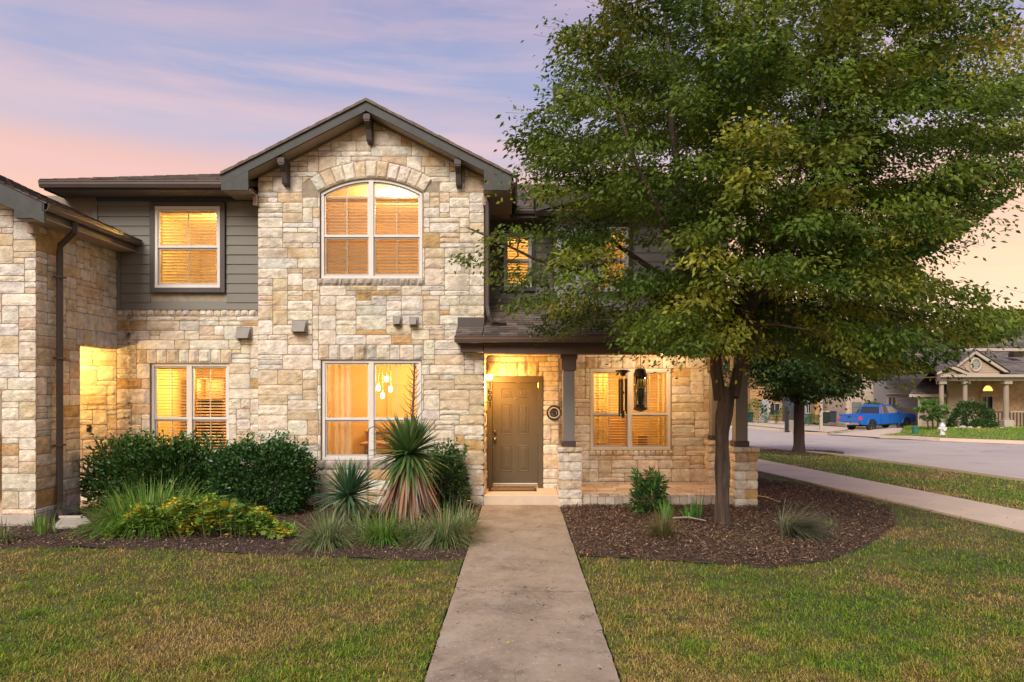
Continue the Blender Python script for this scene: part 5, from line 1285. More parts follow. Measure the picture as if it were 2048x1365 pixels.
def crown(parent, ok, bounds, nclus, perc, root_pts, root_r, lf, wd, palette, pw, mat, spread=.17, twig=.85, centre=None, droop=.35, seed=1, name='crown', tw_mat=None, yellow=None, thin=None):
    rr = random.Random(seed); cl = []; tries = 0
    (xa, xb), (ya, yb), (za, zb) = bounds
    while len(cl) < nclus and tries < nclus*400:
        tries += 1; p = (rr.uniform(xa, xb), rr.uniform(ya, yb), rr.uniform(za, zb))
        if thin and noise.noise(Vector(p)*.95) < -.17: continue
        if ok(*p) and not (thin and rr.random() < thin(*p)): cl.append(p)
    cl = np.array(cl); tw = MB(); pos = []; dr_ = []; col = []; C0 = np.array(centre)
    dmin = np.array([np.linalg.norm(root_pts-c, axis=1).min() for c in cl]); cl = cl[dmin.argsort()]
    RP = [tuple(p) for p in root_pts]; RR = list(root_r)
    for c in cl:
        arr = np.array(RP); dd = np.linalg.norm(arr-c, axis=1)+.6*np.maximum(0, arr[:, 2]-c[2]-.2); j = int(dd.argmin()); a = arr[j]
        L_ = np.linalg.norm(c-a)
        w1 = np.array([rr.uniform(-.12, .12), rr.uniform(-.12, .12), rr.uniform(.02, .16)])*L_; w2 = np.array([rr.uniform(-.12, .12), rr.uniform(-.12, .12), rr.uniform(-.02, .12)])*L_
        m1 = a+(c-a)*.33+w1; m2 = a+(c-a)*.68+w2
        r0 = min(RR[j]*.65, .010+.010*L_)
        out = c-C0; out[2] *= .35; out = out/max(1e-6, np.linalg.norm(out))
        tip = c+out*twig*.5+np.array([0, 0, -droop*twig*.35])
        tw.tube([tuple(a), tuple(m1), tuple(m2), tuple(c), tuple(tip)], [r0, r0*.8, r0*.6, r0*.4, .002], 5, cap=False)
        RP += [tuple(m2), tuple(c)]; RR += [r0*.7, r0*.55]
        n = int(perc*rr.uniform(.6, 1.4)); t = NP.rand(n)**.8
        st = c-out*twig*.6; en = tip
        ctr = st+(en-st)*t[:, None]
        side = np.cross(out, [0, 0, 1.]); side /= max(1e-6, np.linalg.norm(side))
        lat = NP.normal(size=n)*spread*(1.35-t*.7); ver = NP.normal(size=n)*spread*.40
        p = ctr+side*lat[:, None]+out*NP.normal(size=(n, 1))*spread*.4; p[:, 2] += ver-np.abs(lat)*.35*droop
        d = out*.6+side*np.sign(lat)[:, None]*.7+NP.normal(size=(n, 3))*.45; d[:, 2] -= .35+droop*.5
        pos.append(p); dr_.append(d)
        h = rr.random(); base = np.array(palette[rr.choices(range(len(palette)), pw)[0]])
        if yellow: base = yellow(c, base, rr)
        col.append(base*(.78+.44*NP.rand(n, 1))*(.70+.55*rr.random()))
    pos = np.concatenate(pos); dr_ = np.concatenate(dr_); col = np.concatenate(col); n = len(pos)
    keep = np.array([ok(*q) or NP.rand() < .12 for q in pos]) if n < 400000 else np.ones(n, bool)
    pos, dr_, col = pos[keep], dr_[keep], col[keep]; n = len(pos)
    tag(tw.build('twigs', tw_mat or m_twig, parent), kind='stuff')
    return tag(leaves(name, pos, dr_, lf*(.65+.7*NP.rand(n)), wd*(.7+.6*NP.rand(n)), col, mat, parent, up=.4), kind='stuff')
def thin_front(x, y, z):
    px = CX+FX*x/y; py = CY-FX*(z-CH)/y
    if px < 1120 and 400 < py < 620: return .90
    if px < 1250 and 585 < py < 740: return .84
    if py > 715: return .5
    if px < 1180 and py < 330: return .40
    if 1170 < px < 1280 and 430 < py < 600: return .62
    if py < 330: return .27
    return 0
def yel(c, base, rr):
    px = CX+FX*c[0]/c[1]; k = .10+.25*noise.noise(Vector((c[0]*.8, c[1]*.8, c[2]*.8)))+(.22 if c[2] > 6.6 else 0)+(.12 if c[2] < 3.6 and c[0] > 2 else 0)
    return np.array([.30, .31, .038]) if rr.random() < k else (np.array([.38, .29, .04]) if rr.random() < .012 else base)
crown(tr, in_crown, ((-1.6, 8.6), (7.0, 13.6), (2.2, 9.8)), 1150, 235, lp, lr, .077, .037,
      [(.085, .15, .018), (.13, .20, .024), (.20, .255, .032), (.055, .11, .016)], (3, 4, 2.2, 2), m_leaf, centre=(3.5, 10.5, 4.8), yellow=yel, thin=thin_front)

# ---- second street tree, on the verge
def simple_tree(name, base, h_fork, r, crown_c, crown_r, nclus, perc, lf, wd, pal, pw, mat, trunkm, label, cat='tree', ok=None, stems=1, group=None, seed=3, flare=1.5):
    t = tag(empty(name, base), label, cat, group); b = Vector(base); C_ = Vector(crown_c)
    pts = []; rr_ = []; rr = random.Random(seed); mb = MB()
    for s in range(stems):
        o = Vector((rr.uniform(-.25, .25), rr.uniform(-.2, .2), 0)) if stems > 1 else Vector((0, 0, 0))
        top = b+Vector((0, 0, h_fork))+o*1.6; q = resample([b+o*.4, (b+top)/2+o*.5+Vector((.03, 0, 0)), top], 12)
        bark_tube(mb, q, [r*(1+(flare-1)*math.exp(-i*.9))*(1-.15*i/12) for i in range(13)], 20, .16, s*7+seed)
        for k in range(8 if stems == 1 else 3):
            a = 2*math.pi*k/(8 if stems == 1 else 3)+rr.random(); e = Vector((crown_c[0]+crown_r[0]*.7*math.cos(a), crown_c[1]+crown_r[1]*.7*math.sin(a), crown_c[2]+crown_r[2]*rr.uniform(-.4, .7)))
            q2 = resample([top, top.lerp(e, .5)+Vector((0, 0, .2)), e], 8); r2 = [r*.55*(1-i/8)+.01 for i in range(9)]; bark_tube(mb, q2, r2, 7, .1, k)
            pts += [tuple(p) for p in q2]; rr_ += r2
    mb.build('trunk', trunkm, t, smooth=True)
    okf = ok or (lambda x, y, z: ((x-C_[0])/crown_r[0])**2+((y-C_[1])/crown_r[1])**2+((z-C_[2])/crown_r[2])**2 < 1+.25*noise.noise(Vector((x, y, z))*1.2))
    crown(t, okf, ((C_[0]-crown_r[0]*1.2, C_[0]+crown_r[0]*1.2), (C_[1]-crown_r[1]*1.2, C_[1]+crown_r[1]*1.2), (C_[2]-crown_r[2]*1.2, C_[2]+crown_r[2]*1.2)), nclus, perc,
          np.array(pts), np.array(rr_), lf, wd, pal, pw, mat, spread=max(.12, crown_r[0]*.09), twig=crown_r[0]*.26, centre=crown_c, seed=seed)
    return t
DARKG = [(.045, .09, .022), (.065, .12, .026), (.11, .15, .035)]
bx_, by_ = X(1597, 23.7), 23.7
simple_tree('street_tree', (bx_, by_, H(bx_, by_)-.05), 1.75, .185, (bx_+.1, by_, 3.65), (3.15, 2.6, 1.95), 290, 190, .13, .065, DARKG, (3, 3, 1), m_leaf, m_bark2, 'dark green street tree with thick dark trunk in a mulch ring beside the road')
# ---- far garden trees and shrubs
def far_tree(px, py, D, hpx, wpx, label, fork=.3, n=60, pal=DARKG, stems=1, name='garden_tree', perc=70, seed=5, group=None, rtr=None):
    s = FX/D; x = X(px, D); z = Z(py, D); h = hpx/s; w = wpx/s
    return simple_tree(name, (x, D, z), h*fork, rtr or w*.045, (x, D, z+h*(.5+fork*.5)+.0), (w/2, w/2, h*(1-fork)/2), n, perc, w*.05, w*.03, pal, [1]*len(pal), m_leaf, m_bark, label, stems=stems, seed=seed, group=group)
far_tree(1865, 872, 37.0, 80, 64, 'small round young tree on three thin stems on the lawn before the porch house', .34, 45, [(.10, .24, .04), (.15, .30, .05), (.07, .16, .03)], 3, perc=110, rtr=.045)

# ================================================================== SHRUBS
def shrub(name, c, r, n, lf, wd, pal, label, mat=None, cat='shrub', shell=.55, group=None, up=.5, lump=.25, flat=1.0, seed=2, stems=True, shoots=40):
    t = tag(empty(name, (c[0], c[1], H(c[0], c[1]))), label, cat, group); rr = np.random.RandomState(seed)
    v = nrm(rr.normal(size=(n, 3))); v = v/np.maximum((np.abs(v)**3.2).sum(1, keepdims=True)**(1/3.2), 1e-6)
    k = np.array([1+lump*noise.noise(Vector((a*2.2+seed, b*2.2, d*2.2)))+.10*noise.noise(Vector((a*7+seed, b*7, d*7))) for a, b, d in v])[:, None]
    q = (shell+(1-shell)*rr.rand(n, 1)**.5)
    z0 = H(c[0], c[1])
    pos = np.array(c)+v*np.array(r)*k*q; pos[:, 2] = np.maximum(pos[:, 2], z0+.02+.05*rr.rand(n))
    d = v+rr.normal(size=(n, 3))*.6; d[:, 2] += .35
    pal = np.array(pal); col = pal[rr.choice(len(pal), n)]*(.7+.6*rr.rand(n, 1))
    if stems:
        mb = MB()
        for i in range(26):
            a = rr.rand()*6.28; e = np.array(c)+np.array([math.cos(a)*r[0], math.sin(a)*r[1], r[2]*(rr.rand()*.9)])*.8
            mb.tube([(c[0]+.15*math.cos(a)*r[0], c[1]+.15*math.sin(a)*r[1], z0), ((c[0]+e[0])/2, (c[1]+e[1])/2, (z0+e[2])/2-.02), tuple(e)], [.012, .009, .004], 5, cap=False)
        tag(mb.build('stems', m_twig, t), kind='stuff')
    if shoots:
        sp_ = []; sd_ = []
        for i in range(shoots):
            a = rr.rand()*6.28; q = rr.rand()**.5; b0 = np.array([c[0]+math.cos(a)*r[0]*q*.9, c[1]+math.sin(a)*r[1]*q*.9, c[2]+r[2]*(.80 if q > .6 else .95)]); L_ = .10+.20*rr.rand(); dr = np.array([math.cos(a)*.35*q+rr.normal()*.15, math.sin(a)*.3, 1.])
            for k in range(10): sp_.append(b0+dr*L_*k/9); sd_.append(dr*.5+rr.normal(size=3)*.8)
        sp_ = np.array(sp_); sd_ = np.array(sd_); pos = np.concatenate([pos, sp_]); d = np.concatenate([d, sd_]); col = np.concatenate([col, pal[rr.choice(len(pal), len(sp_))]*1.25]); n = len(pos)
    tag(leaves('foliage', pos, d, lf*(.65+.7*rr.rand(n)), wd*(.7+.6*rr.rand(n)), col, mat or m_bush, t, up=up), kind='stuff')
    return t
HG = [(.028, .085, .022), (.042, .12, .028), (.065, .15, .035), (.02, .06, .018)]
# clipped round hedge under the left windows
shrub('round_hedge', (-4.45, 11.75, .55), (.86, .60, .60), 17000, .062, .036, HG, 'rounded clipped dark green hedge shrub beside the large lower window', shell=.62, lump=.24, seed=4, shoots=70)
shrub('leafy_shrub', (-6.35, 11.95, .55), (1.15, .52, .60), 15000, .085, .042, [(.04, .105, .025), (.06, .14, .03), (.03, .075, .018)], 'loose leafy shrub growing before the paired window at the left entry', shell=.45, lump=.45, seed=6, shoots=80)
shrub('leafy_shrub', (X(893, 11.9), 11.9, .45), (.36, .35, .52), 3600, .080, .036, [(.045, .10, .025), (.07, .14, .035), (.03, .07, .02)], 'narrow dark leafy shrub standing right behind the tall yucca', shell=.3, lump=.4, seed=8)
shrub('leafy_shrub', (X(1296, 11.6), 11.6, .22), (.25, .24, .24), 620, .13, .038, [(.035, .10, .025), (.055, .15, .035), (.09, .17, .035)], 'small dark glossy shrub in the mulch below the porch window', shell=.2, lump=.4, seed=9, up=.2)

# ---- yuccas: every blade a leaf of its own
def yucca(base, n, L0, centre_z, label, skirt=0, skirt_len=.8, name='yucca', wl=.036, cols=None, stalk=None, elev=(-35, 88)):
    t = tag(empty(name, base), label, 'yucca'); rr = random.Random(n)
    c = Vector(base)+Vector((0, 0, centre_z))
    mb = MB(); mb.tube([base, c, c+Vector((0, 0, .12))], [.06, .05, .03], 8); mb.build('stem', m_bark, t)
    def leafmesh(L_, w, sag, segs=6):
        m_ = MB()
        for i in range(segs+1):
            s = i/segs; wd = w*(.55+.45*math.sin(min(1, s*1.9)*math.pi/2))*(1-s**2.6)+.0015; x = L_*s; z = -sag*L_*s*s
            m_.v += [(x, -wd/2, z+wd*.22), (x, 0, z), (x, wd/2, z+wd*.22)]
            k = 1 if s > .12 else .8
            m_.c += [(k, k, k)]*3
        for i in range(segs): m_.f += [(3*i, 3*i+1, 3*i+4, 3*i+3), (3*i+1, 3*i+2, 3*i+5, 3*i+4)]
        return m_
    bank = []
    for cc in cols:
        for sag in (.02, .10, .22):
            m_ = leafmesh(1.0, wl/L0, sag); m_.c = [tuple(cc[i]*k[i] for i in range(3)) for k in m_.c]
            o = m_.build('leaf', m_blade, t, tint=True, smooth=True); bank.append(o.data); bpy.data.objects.remove(o)
    def put(me, yaw, pit, roll, L_, at):
        o = bpy.data.objects.new('leaf', me); COL.objects.link(o); o.rotation_euler = (roll, -pit, yaw); o.scale = (L_, L_, L_); o.location = at; adopt(o, t)
    ng = n
    for i in range(ng):
        f = (i+.5)/ng; yaw = i*2.39996+rr.uniform(-.15, .15); pit = rad(elev[0]+(elev[1]-elev[0])*f**.85+rr.uniform(-7, 7)); L_ = L0*(.95+rr.uniform(-.13, .1))*(1 if f < .85 else .85)
        k = rr.choices(range(3), (3, 2, 1) if pit > .3 else (1, 2, 2))[0]; ci = rr.choices(range(len(cols)), [3, 2, 1][:len(cols)])[0] if f > .25 else min(len(cols)-1, 1+int(rr.random() < .5))
        put(bank[ci*3+k], yaw, pit, rr.uniform(-.3, .3), L_, c+Vector((math.cos(yaw)*.05, math.sin(yaw)*.05, .10*f)))
    if skirt:
        bk = []
        for cc in ((.30, .16, .085), (.36, .22, .13), (.24, .19, .16), (.20, .11, .06)):
            m_ = leafmesh(1.0, wl*.8/skirt_len, -.05, 5); m_.c = [tuple(cc[i]*k[i] for i in range(3)) for k in m_.c]; o = m_.build('dead_leaf', m_blade, t, tint=True); bk.append(o.data); bpy.data.objects.remove(o)
        for i in range(skirt):
            yaw = i*2.39996; pit = rad(-72+rr.uniform(-12, 12)); zz = centre_z*rr.uniform(.72, .98)
            o = bpy.data.objects.new('dead_leaf', rr.choice(bk)); COL.objects.link(o); L_ = min(skirt_len*rr.uniform(.7, 1.1), zz*.99); o.rotation_euler = (rr.uniform(-.5, .5), -pit, yaw); o.scale = (L_,)*3
            o.location = Vector(base)+Vector((math.cos(yaw)*.15, math.sin(yaw)*.15, zz)); adopt(o, t)
    if stalk:
        mb = MB(); top = Vector(stalk); q = resample([c, (c+top)/2+Vector((.02, 0, 0)), top], 12); mb.tube(q, [.026-.014*i/12 for i in range(13)], 6)
        for i in range(34):
            s = .38+.6*i/34; p = c.lerp(top, s); a = i*2.4; l = .22*(1-s)+.06
            mb.tube([p, p+Vector((math.cos(a)*l*.6, math.sin(a)*l*.6, l*.35)), p+Vector((math.cos(a)*l, math.sin(a)*l, l*.85))], [.008, .006, .003], 4)
        mb.build('flower_stalk', M('dry_stalk', (.13, .10, .08), .9, .3, 20), t)
    return t
YG_ = [(.065, .15, .05), (.11, .20, .055), (.17, .24, .07)]
Dy = 10.45
yb = (X(818, Dy), Dy, .02)
yucca(yb, 290, .65, Z(915, Dy), 'tall yucca with spiky green head, brown skirt of dead leaves and dry flower stalk', skirt=200, skirt_len=.85, cols=YG_, wl=.056, stalk=P(829, 728, Dy), elev=(-66, 88))
Dy = 10.8
yucca((X(697, Dy), Dy, .02), 210, .60, .38, 'small low yucca with narrow blue-green blades left of the tall yucca', cols=[(.055, .14, .075), (.085, .18, .09), (.13, .20, .08)], wl=.044, elev=(-42, 88))

# ---- grass clumps
def clump(px, py, D, n, L_, w, label, cols, sag=.55, open_=.6, group=None, lean=(0, 0), name='grass_clump', rad_=.08, cat='ornamental grass'):
    x, y = X(px, D), D; z = H(x, y)+.03
    t = tag(empty(name, (x, y, z)), label, cat, group)
    a = NP.rand(n)*2*math.pi; r_ = rad_*NP.rand(n)**.5
    pos = np.column_stack([x+r_*np.cos(a), y+r_*np.sin(a), np.full(n, z-.02)])
    op_ = np.abs(NP.normal(size=n))*open_
    d = np.column_stack([np.cos(a)*op_+lean[0], np.sin(a)*op_+lean[1], np.ones(n)])
    cols = np.array(cols); col = cols[NP.choice(len(cols), n)]*(.7+.6*NP.rand(n, 1))
    blades('blades', pos, d, L_*(.55+.6*NP.rand(n)), w*(.7+.6*NP.rand(n)), sag*(.3+1.1*NP.rand(n)), col, m_blade, t, segs=6)
    return t
GG = [(.10, .24, .03), (.15, .30, .045), (.07, .17, .025), (.24, .32, .08)]
BG = [(.13, .22, .06), (.20, .26, .11), (.09, .17, .035), (.36, .34, .22)]
clump(300, 1050, 10.35, 2600, 1.05, .017, 'big arching green grass clump before the leafy shrub on the left', GG, .70, 1.0, rad_=.50)
gt = 'grass tufts along the front of the left bed'
for px, py, D, n, L_, lab in ((655, 1095, 9.15, 900, .80, 'grey green grass tuft in front of the small low yucca'), (765, 1085, 9.3, 560, .76, 'upright grass tuft between the two yuccas at the bed front'), (722, 1060, 9.9, 300, .6, 'short grass tuft tucked behind the tuft between the yuccas'), (890, 1085, 9.25, 1100, .88, 'largest green grass tuft near the path end of the left bed'), (926, 1065, 10.0, 420, .70, 'grass tuft closest to the front path in the left bed'), (830, 1075, 9.6, 420, .62, 'thin grass tuft under the dead skirt of the tall yucca')):
    clump(px, py, D, n, L_, .011, lab, GG if n in (1000, 560) else BG, .75, .8, gt, rad_=.13)
clump(85, 1065, 9.9, 46, .40, .022, 'pair of young green strap leaves sprouting by the left foundation', GG, .15, .35, name='sprouting_bulb', rad_=.16, cat='plant')
clump(5, 1090, 9.4, 160, .45, .018, 'yellowed drooping grass clump at the far left edge of the bed', [(.20, .19, .09), (.13, .15, .05), (.27, .24, .14)], .8, .9, rad_=.08)
clump(1325, 1085, 9.6, 420, .58, .009, 'thin olive grass tuft in the right mulch bed left of the tree trunk', [(.14, .14, .05), (.20, .17, .08), (.10, .11, .04)], .5, .75, rad_=.07)
clump(1575, 1070, 9.75, 1100, .95, .008, 'silky grass clump leaning to the right in the right mulch bed', [(.15, .17, .10), (.20, .21, .14), (.10, .13, .06)], .75, .5, lean=(.75, -.25), rad_=.10)
clump(1660, 1050, 10.4, 60, .22, .012, 'tiny green weed tuft right of the leaning silky grass', GG, .5, .9, rad_=.06)
clump(1330, 1020, 11.0, 40, .34, .028, 'light green iris leaves beside the small glossy shrub', [(.10, .26, .04), (.14, .30, .06)], .15, .35, name='iris_plant', rad_=.09, cat='plant')
clump(1378, 1020, 11.0, 34, .30, .034, 'bright green broad iris leaves midway between shrub and tree trunk', [(.08, .28, .04), (.12, .32, .05)], .2, .35, name='iris_plant', rad_=.07, cat='plant')
clump(1396, 1015, 11.05, 34, .52, .020, 'tall thin iris leaves just left of the tree trunk', [(.09, .22, .05), (.13, .26, .07)], .12, .22, name='iris_plant', rad_=.06, cat='plant')
# ---- lobed yellow-green sprawling plant
def lobed(n=5):
    m_ = MB(); pts = []
    prof = [(0, 0), (.10, .30), (.30, .22), (.28, .52), (.52, .34), (.62, .50), (.74, .24), (1, 0)]
    m_.v = [(p[0], p[1], .10*p[1]+.02*math.sin(p[0]*9)) for p in prof]+[(p[0], -p[1], .10*p[1]+.02*math.sin(p[0]*9)) for p in prof[1:-1]][::-1]
    m_.v.append((.5, 0, -.05)); k = len(m_.v)-1
    m_.f = [(i, (i+1) % k, k) for i in range(k)]; return m_
sp = tag(empty('sprawling_plant', (X(420, 10.2), 10.2, .03)), 'low sprawling plant with lobed green and yellow leaves along the left bed', 'plant')
lm = []
for cc in ((.10, .21, .03), (.16, .27, .035), (.48, .40, .03), (.62, .40, .02), (.07, .15, .025)):
    m_ = lobed(); m_.c = [cc]*len(m_.v); o = m_.build('leaf', m_blade, sp, tint=True, smooth=True); lm.append(o.data); bpy.data.objects.remove(o)
st = MB()
for i in range(286):
    f = R.random(); px = 215+R.random()**.9*360
    D = 9.5+.5*R.random()+(.2 if px < 330 else 0); g_ = max(0.15, math.sin((px-190)/400*math.pi))
    x = X(px, D); y = D-.15*R.random(); z = .08+.48*g_*R.random()**.7+(.08 if 430 < px < 520 else 0)
    o = bpy.data.objects.new('leaf', R.choices(lm, (4, 4, 1.7, .7, 2))[0]); COL.objects.link(o); s = R.uniform(.09, .165)
    o.scale = (s, s*.85, s); o.rotation_euler = (R.uniform(-.7, .7), R.uniform(-.2, .9), R.uniform(0, 6.28)); o.location = (x, y, z); adopt(o, sp)
    if i % 3 == 0: st.tube([(x*.97+sp.location.x*.03, y+.1, .03), (x, y+.03, z*.6), (x, y, z)], [.006, .005, .003], 4, cap=False)
n_ = 5200; u_ = NP.rand(n_); px_a = 205+u_**.95*385; g_a = np.maximum(.12, np.sin((px_a-185)/410*math.pi))*(1+.5*np.array([noise.noise(Vector((q*.02, 3, 1))) for q in px_a]))
D_a = 9.45+.6*NP.rand(n_); pos = np.column_stack([(px_a-CX)/FX*D_a, D_a, .06+.50*g_a*NP.rand(n_)**.6])
pal_ = np.array([(.10, .22, .03), (.16, .30, .035), (.22, .33, .04), (.50, .42, .03)]); yk = np.array([noise.noise(Vector((q[0]*3, q[1]*3, q[2]*3))) for q in pos])
col_ = pal_[NP.choice(3, n_)]; col_[(yk > .18)] = pal_[3]; dd_ = NP.normal(size=(n_, 3)); dd_[:, 2] = np.abs(dd_[:, 2])*.4-.1
tag(leaves('foliage', pos, dd_, .05+.04*NP.rand(n_), .022+.02*NP.rand(n_), col_*(.7+.6*NP.rand(n_, 1)), m_blade, sp, up=1.2), kind='stuff')
tag(st.build('stems', M('green_stem', (.12, .2, .05), .6, .1), sp), kind='stuff')
# ---- shepherd's hook
hk = tag(empty('garden_hook', (X(736, 11.3), 11.3, 0)), "thin black shepherd's hook standing in the bed before the large lower window", 'garden hook')
D = 11.3; mb = MB(); pts = [P(736, 1015, D), P(736, 900, D), P(737, 862, D)]+[P(749-12*math.cos(a), 862-8*math.sin(a), D) for a in np.linspace(.3, math.pi, 9)]+[P(766, 872, D), P(772, 882, D)]
mb.tube(pts, .007, 7); mb.build('rod', m_black, hk, smooth=True)
# ---- dead twigs and a hose end on the mulch
for i, (a, b, lab) in enumerate((((1345, 1047), (1412, 1052), 'pale dry stick lying on the mulch left of the tree trunk'), ((1512, 1000), (1560, 1012), 'curved dry stick on the mulch at the foot of the right pier'))):
    s = tag(empty('dry_stick', (*G(*a), .03)), lab, 'stick'); A2 = G(*a); B2 = G(*b); mb = MB()
    q = resample([(A2[0], A2[1], .075), ((A2[0]+B2[0])/2, (A2[1]+B2[1])/2+.1, .09), (B2[0], B2[1], .07)], 8); mb.tube(q, [.016-.001*k for k in range(9)], 6); mb.build('twig_wood', M('dry_wood', (.33, .27, .21), .9, .3, 20), s, smooth=True)
# ================================================================== ACROSS THE STREET
m_tan = M('tan_siding', (.42, .33, .24), .8, .06, 2); m_tanbrick = M('tan_brick', (.56, .36, .22), .9, .3, 5, .6, 20, spots=[((.55, .42, .30), 6, .5, .6, .6, (1, 1, 2.5))])
m_white = M('white_trim', (.44, .38, .32), .6, .05, 3); m_grey = M('grey_siding', (.32, .33, .36), .8, .06, 2); m_blue = M('blue_siding', (.085, .105, .16), .8, .08, 2)
m_orange = M('orange_stucco', (.42, .23, .10), .9, .1, 2); m_gdoor = M('garage_door', (.16, .16, .17), .7, .05, 2); m_wind = M('dark_window', (.03, .035, .045), .12, 0, spec=.8)
m_farroof = M('far_shingle', (.125, .105, .095), .95, .25, 3, .4, 20, tint=True)
def sided(parent, pl, u0, u1, z0, z1, mat, pitch=.30, holes=(), top=None):
    """lap-sided wall: a backing and joined laps"""
    mb = MB(); z = z0
    while z < z1-.02:
        zt = min(z+pitch, z1); segs = [(u0, u1)]
        for h in holes:
            if h[2] < zt-.01 and h[3] > z+.01: segs = [s for a, b in segs for s in ((a, min(b, h[0])), (max(a, h[1]), b)) if s[1]-s[0] > .02]
        for a, b in segs:
            if top:
                hw_ = (top[1]-(z-z0)*top[1]/(top[2])) if False else None
            mb.prism([pl.at(a, z, .04), pl.at(a, zt, .01), pl.at(a, zt, -.12), pl.at(a, z, -.12)], pl.u*(b-a))
        z = zt
    o = mb.build('wall', mat, parent); return o
def fwin(parent, pl, u0, u1, z0, z1, mat=None, bars=1, tr=.09):
    f_ = MB()
    for a, b, p, q in ((u0-tr, u0, z0-tr, z1+tr), (u1, u1+tr, z0-tr, z1+tr), (u0, u1, z1, z1+tr), (u0, u1, z0-tr, z0)):
        f_.prism([pl.at(a, p, .06), pl.at(b, p, .06), pl.at(b, q, .06), pl.at(a, q, .06)], pl.n*-.12)
    for k in range(bars):
        x = u0+(u1-u0)*(k+1)/(bars+1); f_.prism([pl.at(x-.025, z0, .03), pl.at(x+.025, z0, .03), pl.at(x+.025, z1, .03), pl.at(x-.025, z1, .03)], pl.n*-.05)
    w = f_.build('window', m_white, parent); g_ = MB(); g_.prism([pl.at(u0, z0, 0), pl.at(u1, z0, 0), pl.at(u1, z1, 0), pl.at(u0, z1, 0)], pl.n*-.02); g_.build('pane', mat or m_wind, w)
    return w
def hip(parent, x0, x1, y0, y1, z, rise, mat=m_farroof, over=.5, n=14):
    x0 -= over; x1 += over; y0 -= over; y1 += over; d = min((x1-x0), (y1-y0))/2
    if (x1-x0) >= (y1-y0): A_ = ((x0+d, (y0+y1)/2, z+rise), (x1-d, (y0+y1)/2, z+rise))
    else: A_ = (((x0+x1)/2, y0+d, z+rise), ((x0+x1)/2, y1-d, z+rise))
    if (x1-x0) >= (y1-y0):
        shingles(parent, (x0, y0, z), (x1, y0, z), A_[1], A_[0], n, .6, mat=mat); shingles(parent, (x0, y1, z), (x0, y0, z), A_[0], A_[0], n, .6, mat=mat); shingles(parent, (x1, y0, z), (x1, y1, z), A_[1], A_[1], n, .6, mat=mat)
    else:
        shingles(parent, (x0, y0, z), (x1, y0, z), A_[0], A_[0], n, .6, mat=mat); shingles(parent, (x0, y1, z), (x0, y0, z), A_[0], A_[1], n, .6, mat=mat); shingles(parent, (x1, y0, z), (x1, y1, z), A_[1], A_[0], n, .6, mat=mat)
    mb = MB(); v = [(x0, y0, z-.02), (x1, y0, z-.02), (x1, y1, z-.02), (x0, y1, z-.02), (A_[0][0], A_[0][1], A_[0][2]-.02), (A_[1][0]+.001, A_[1][1], A_[1][2]-.02)]
    mb.add(v, [(0, 1, 2, 3), (0, 1, 5, 4) if (x1-x0) >= (y1-y0) else (0, 1, 4), (1, 2, 5) if (x1-x0) >= (y1-y0) else (1, 2, 5, 4), (2, 3, 4, 5) if (x1-x0) >= (y1-y0) else (2, 3, 5), (3, 0, 4) if (x1-x0) >= (y1-y0) else (3, 0, 4, 5)])
    mb.build('roof_deck', m_farroof, parent)
    mb = MB(); mb.box(x0, x1, y0, y0+.04, z-.22, z-.03); mb.box(x0, x0+.04, y0+.04, y1, z-.22, z-.03); mb.build('fascia', m_white, parent)

# ---- the tan house with the columned porch
HA = tag(empty('porch_house', (28, 42, 0)), 'tan house with columned front porch, round gable window and dark shingle roof across the street', 'house')
D1 = 40.0; D2 = 42.5; zb = Z(861, D1)+.05
zbeam = Z(762, D1)
pl1 = front(D1); pl2 = front(D2)
mb = MB(); mb.box(X(1884, D1)-.2, X(2110, D1), D1-.2, D2, zb-.5, zb); mb.build('porch_floor', m_cement, HA)
fz = X(1972, D2); 
dh_ = (X(1964, D2), X(1984, D2), zb, Z(794, D2))
w = wall_slab(pl2, X(1936, D2), X(2120, D2), zb-.4, Z(752, D2), [(dh_[0], dh_[1], zb, dh_[3])]).build('brick_wall', m_tanbrick, HA)
mb = MB(); mb.box(dh_[0], dh_[1], D2+.06, D2+.1, zb, dh_[3]); mb.build('door_leaf', m_wind, HA)
mb = MB(); mb.box(dh_[0]-.12, dh_[0], D2-.05, D2+.1, zb, dh_[3]); mb.box(dh_[1], dh_[1]+.12, D2-.05, D2+.1, zb, dh_[3]); mb.box(dh_[0]-.12, dh_[1]+.12, D2-.05, D2+.1, dh_[3], dh_[3]+.14); mb.box((dh_[0]+dh_[1])/2-.04, (dh_[0]+dh_[1])/2+.04, D2, D2+.08, zb, dh_[3]); mb.build('door_frame', m_white, HA)
ac = ((dh_[0]+dh_[1])/2, Z(784, D2)); pts = [(ac[0]-.32, D2-.06, ac[1])]+[(ac[0]+.32*math.cos(a), D2-.06, ac[1]+.38*math.sin(a)) for a in np.linspace(math.pi, 0, 12)]
mb = MB(); mb.prism(pts[1:], (0, .03, 0)); lw3 = mb.build('arched_light', M('lit_fanlight', (1, .7, .3), .5, 0, emis=(1, .55, .12), estr=1.6), HA)
mb = MB(); pp = [(ac[0]+.38*math.cos(a), D2-.08, ac[1]+.45*math.sin(a)) for a in np.linspace(math.pi, 0, 12)]; mb.tube(pp, .06, 6); mb.tube([pp[0], pp[-1]], .06, 6); mb.build('fanlight_frame', m_white, HA)
# wide lap wall of the garage side
sided(HA, front(D2-.6), X(1884, D2), X(1937, D2), zb-.5, Z(752, D2), m_tan, .62)
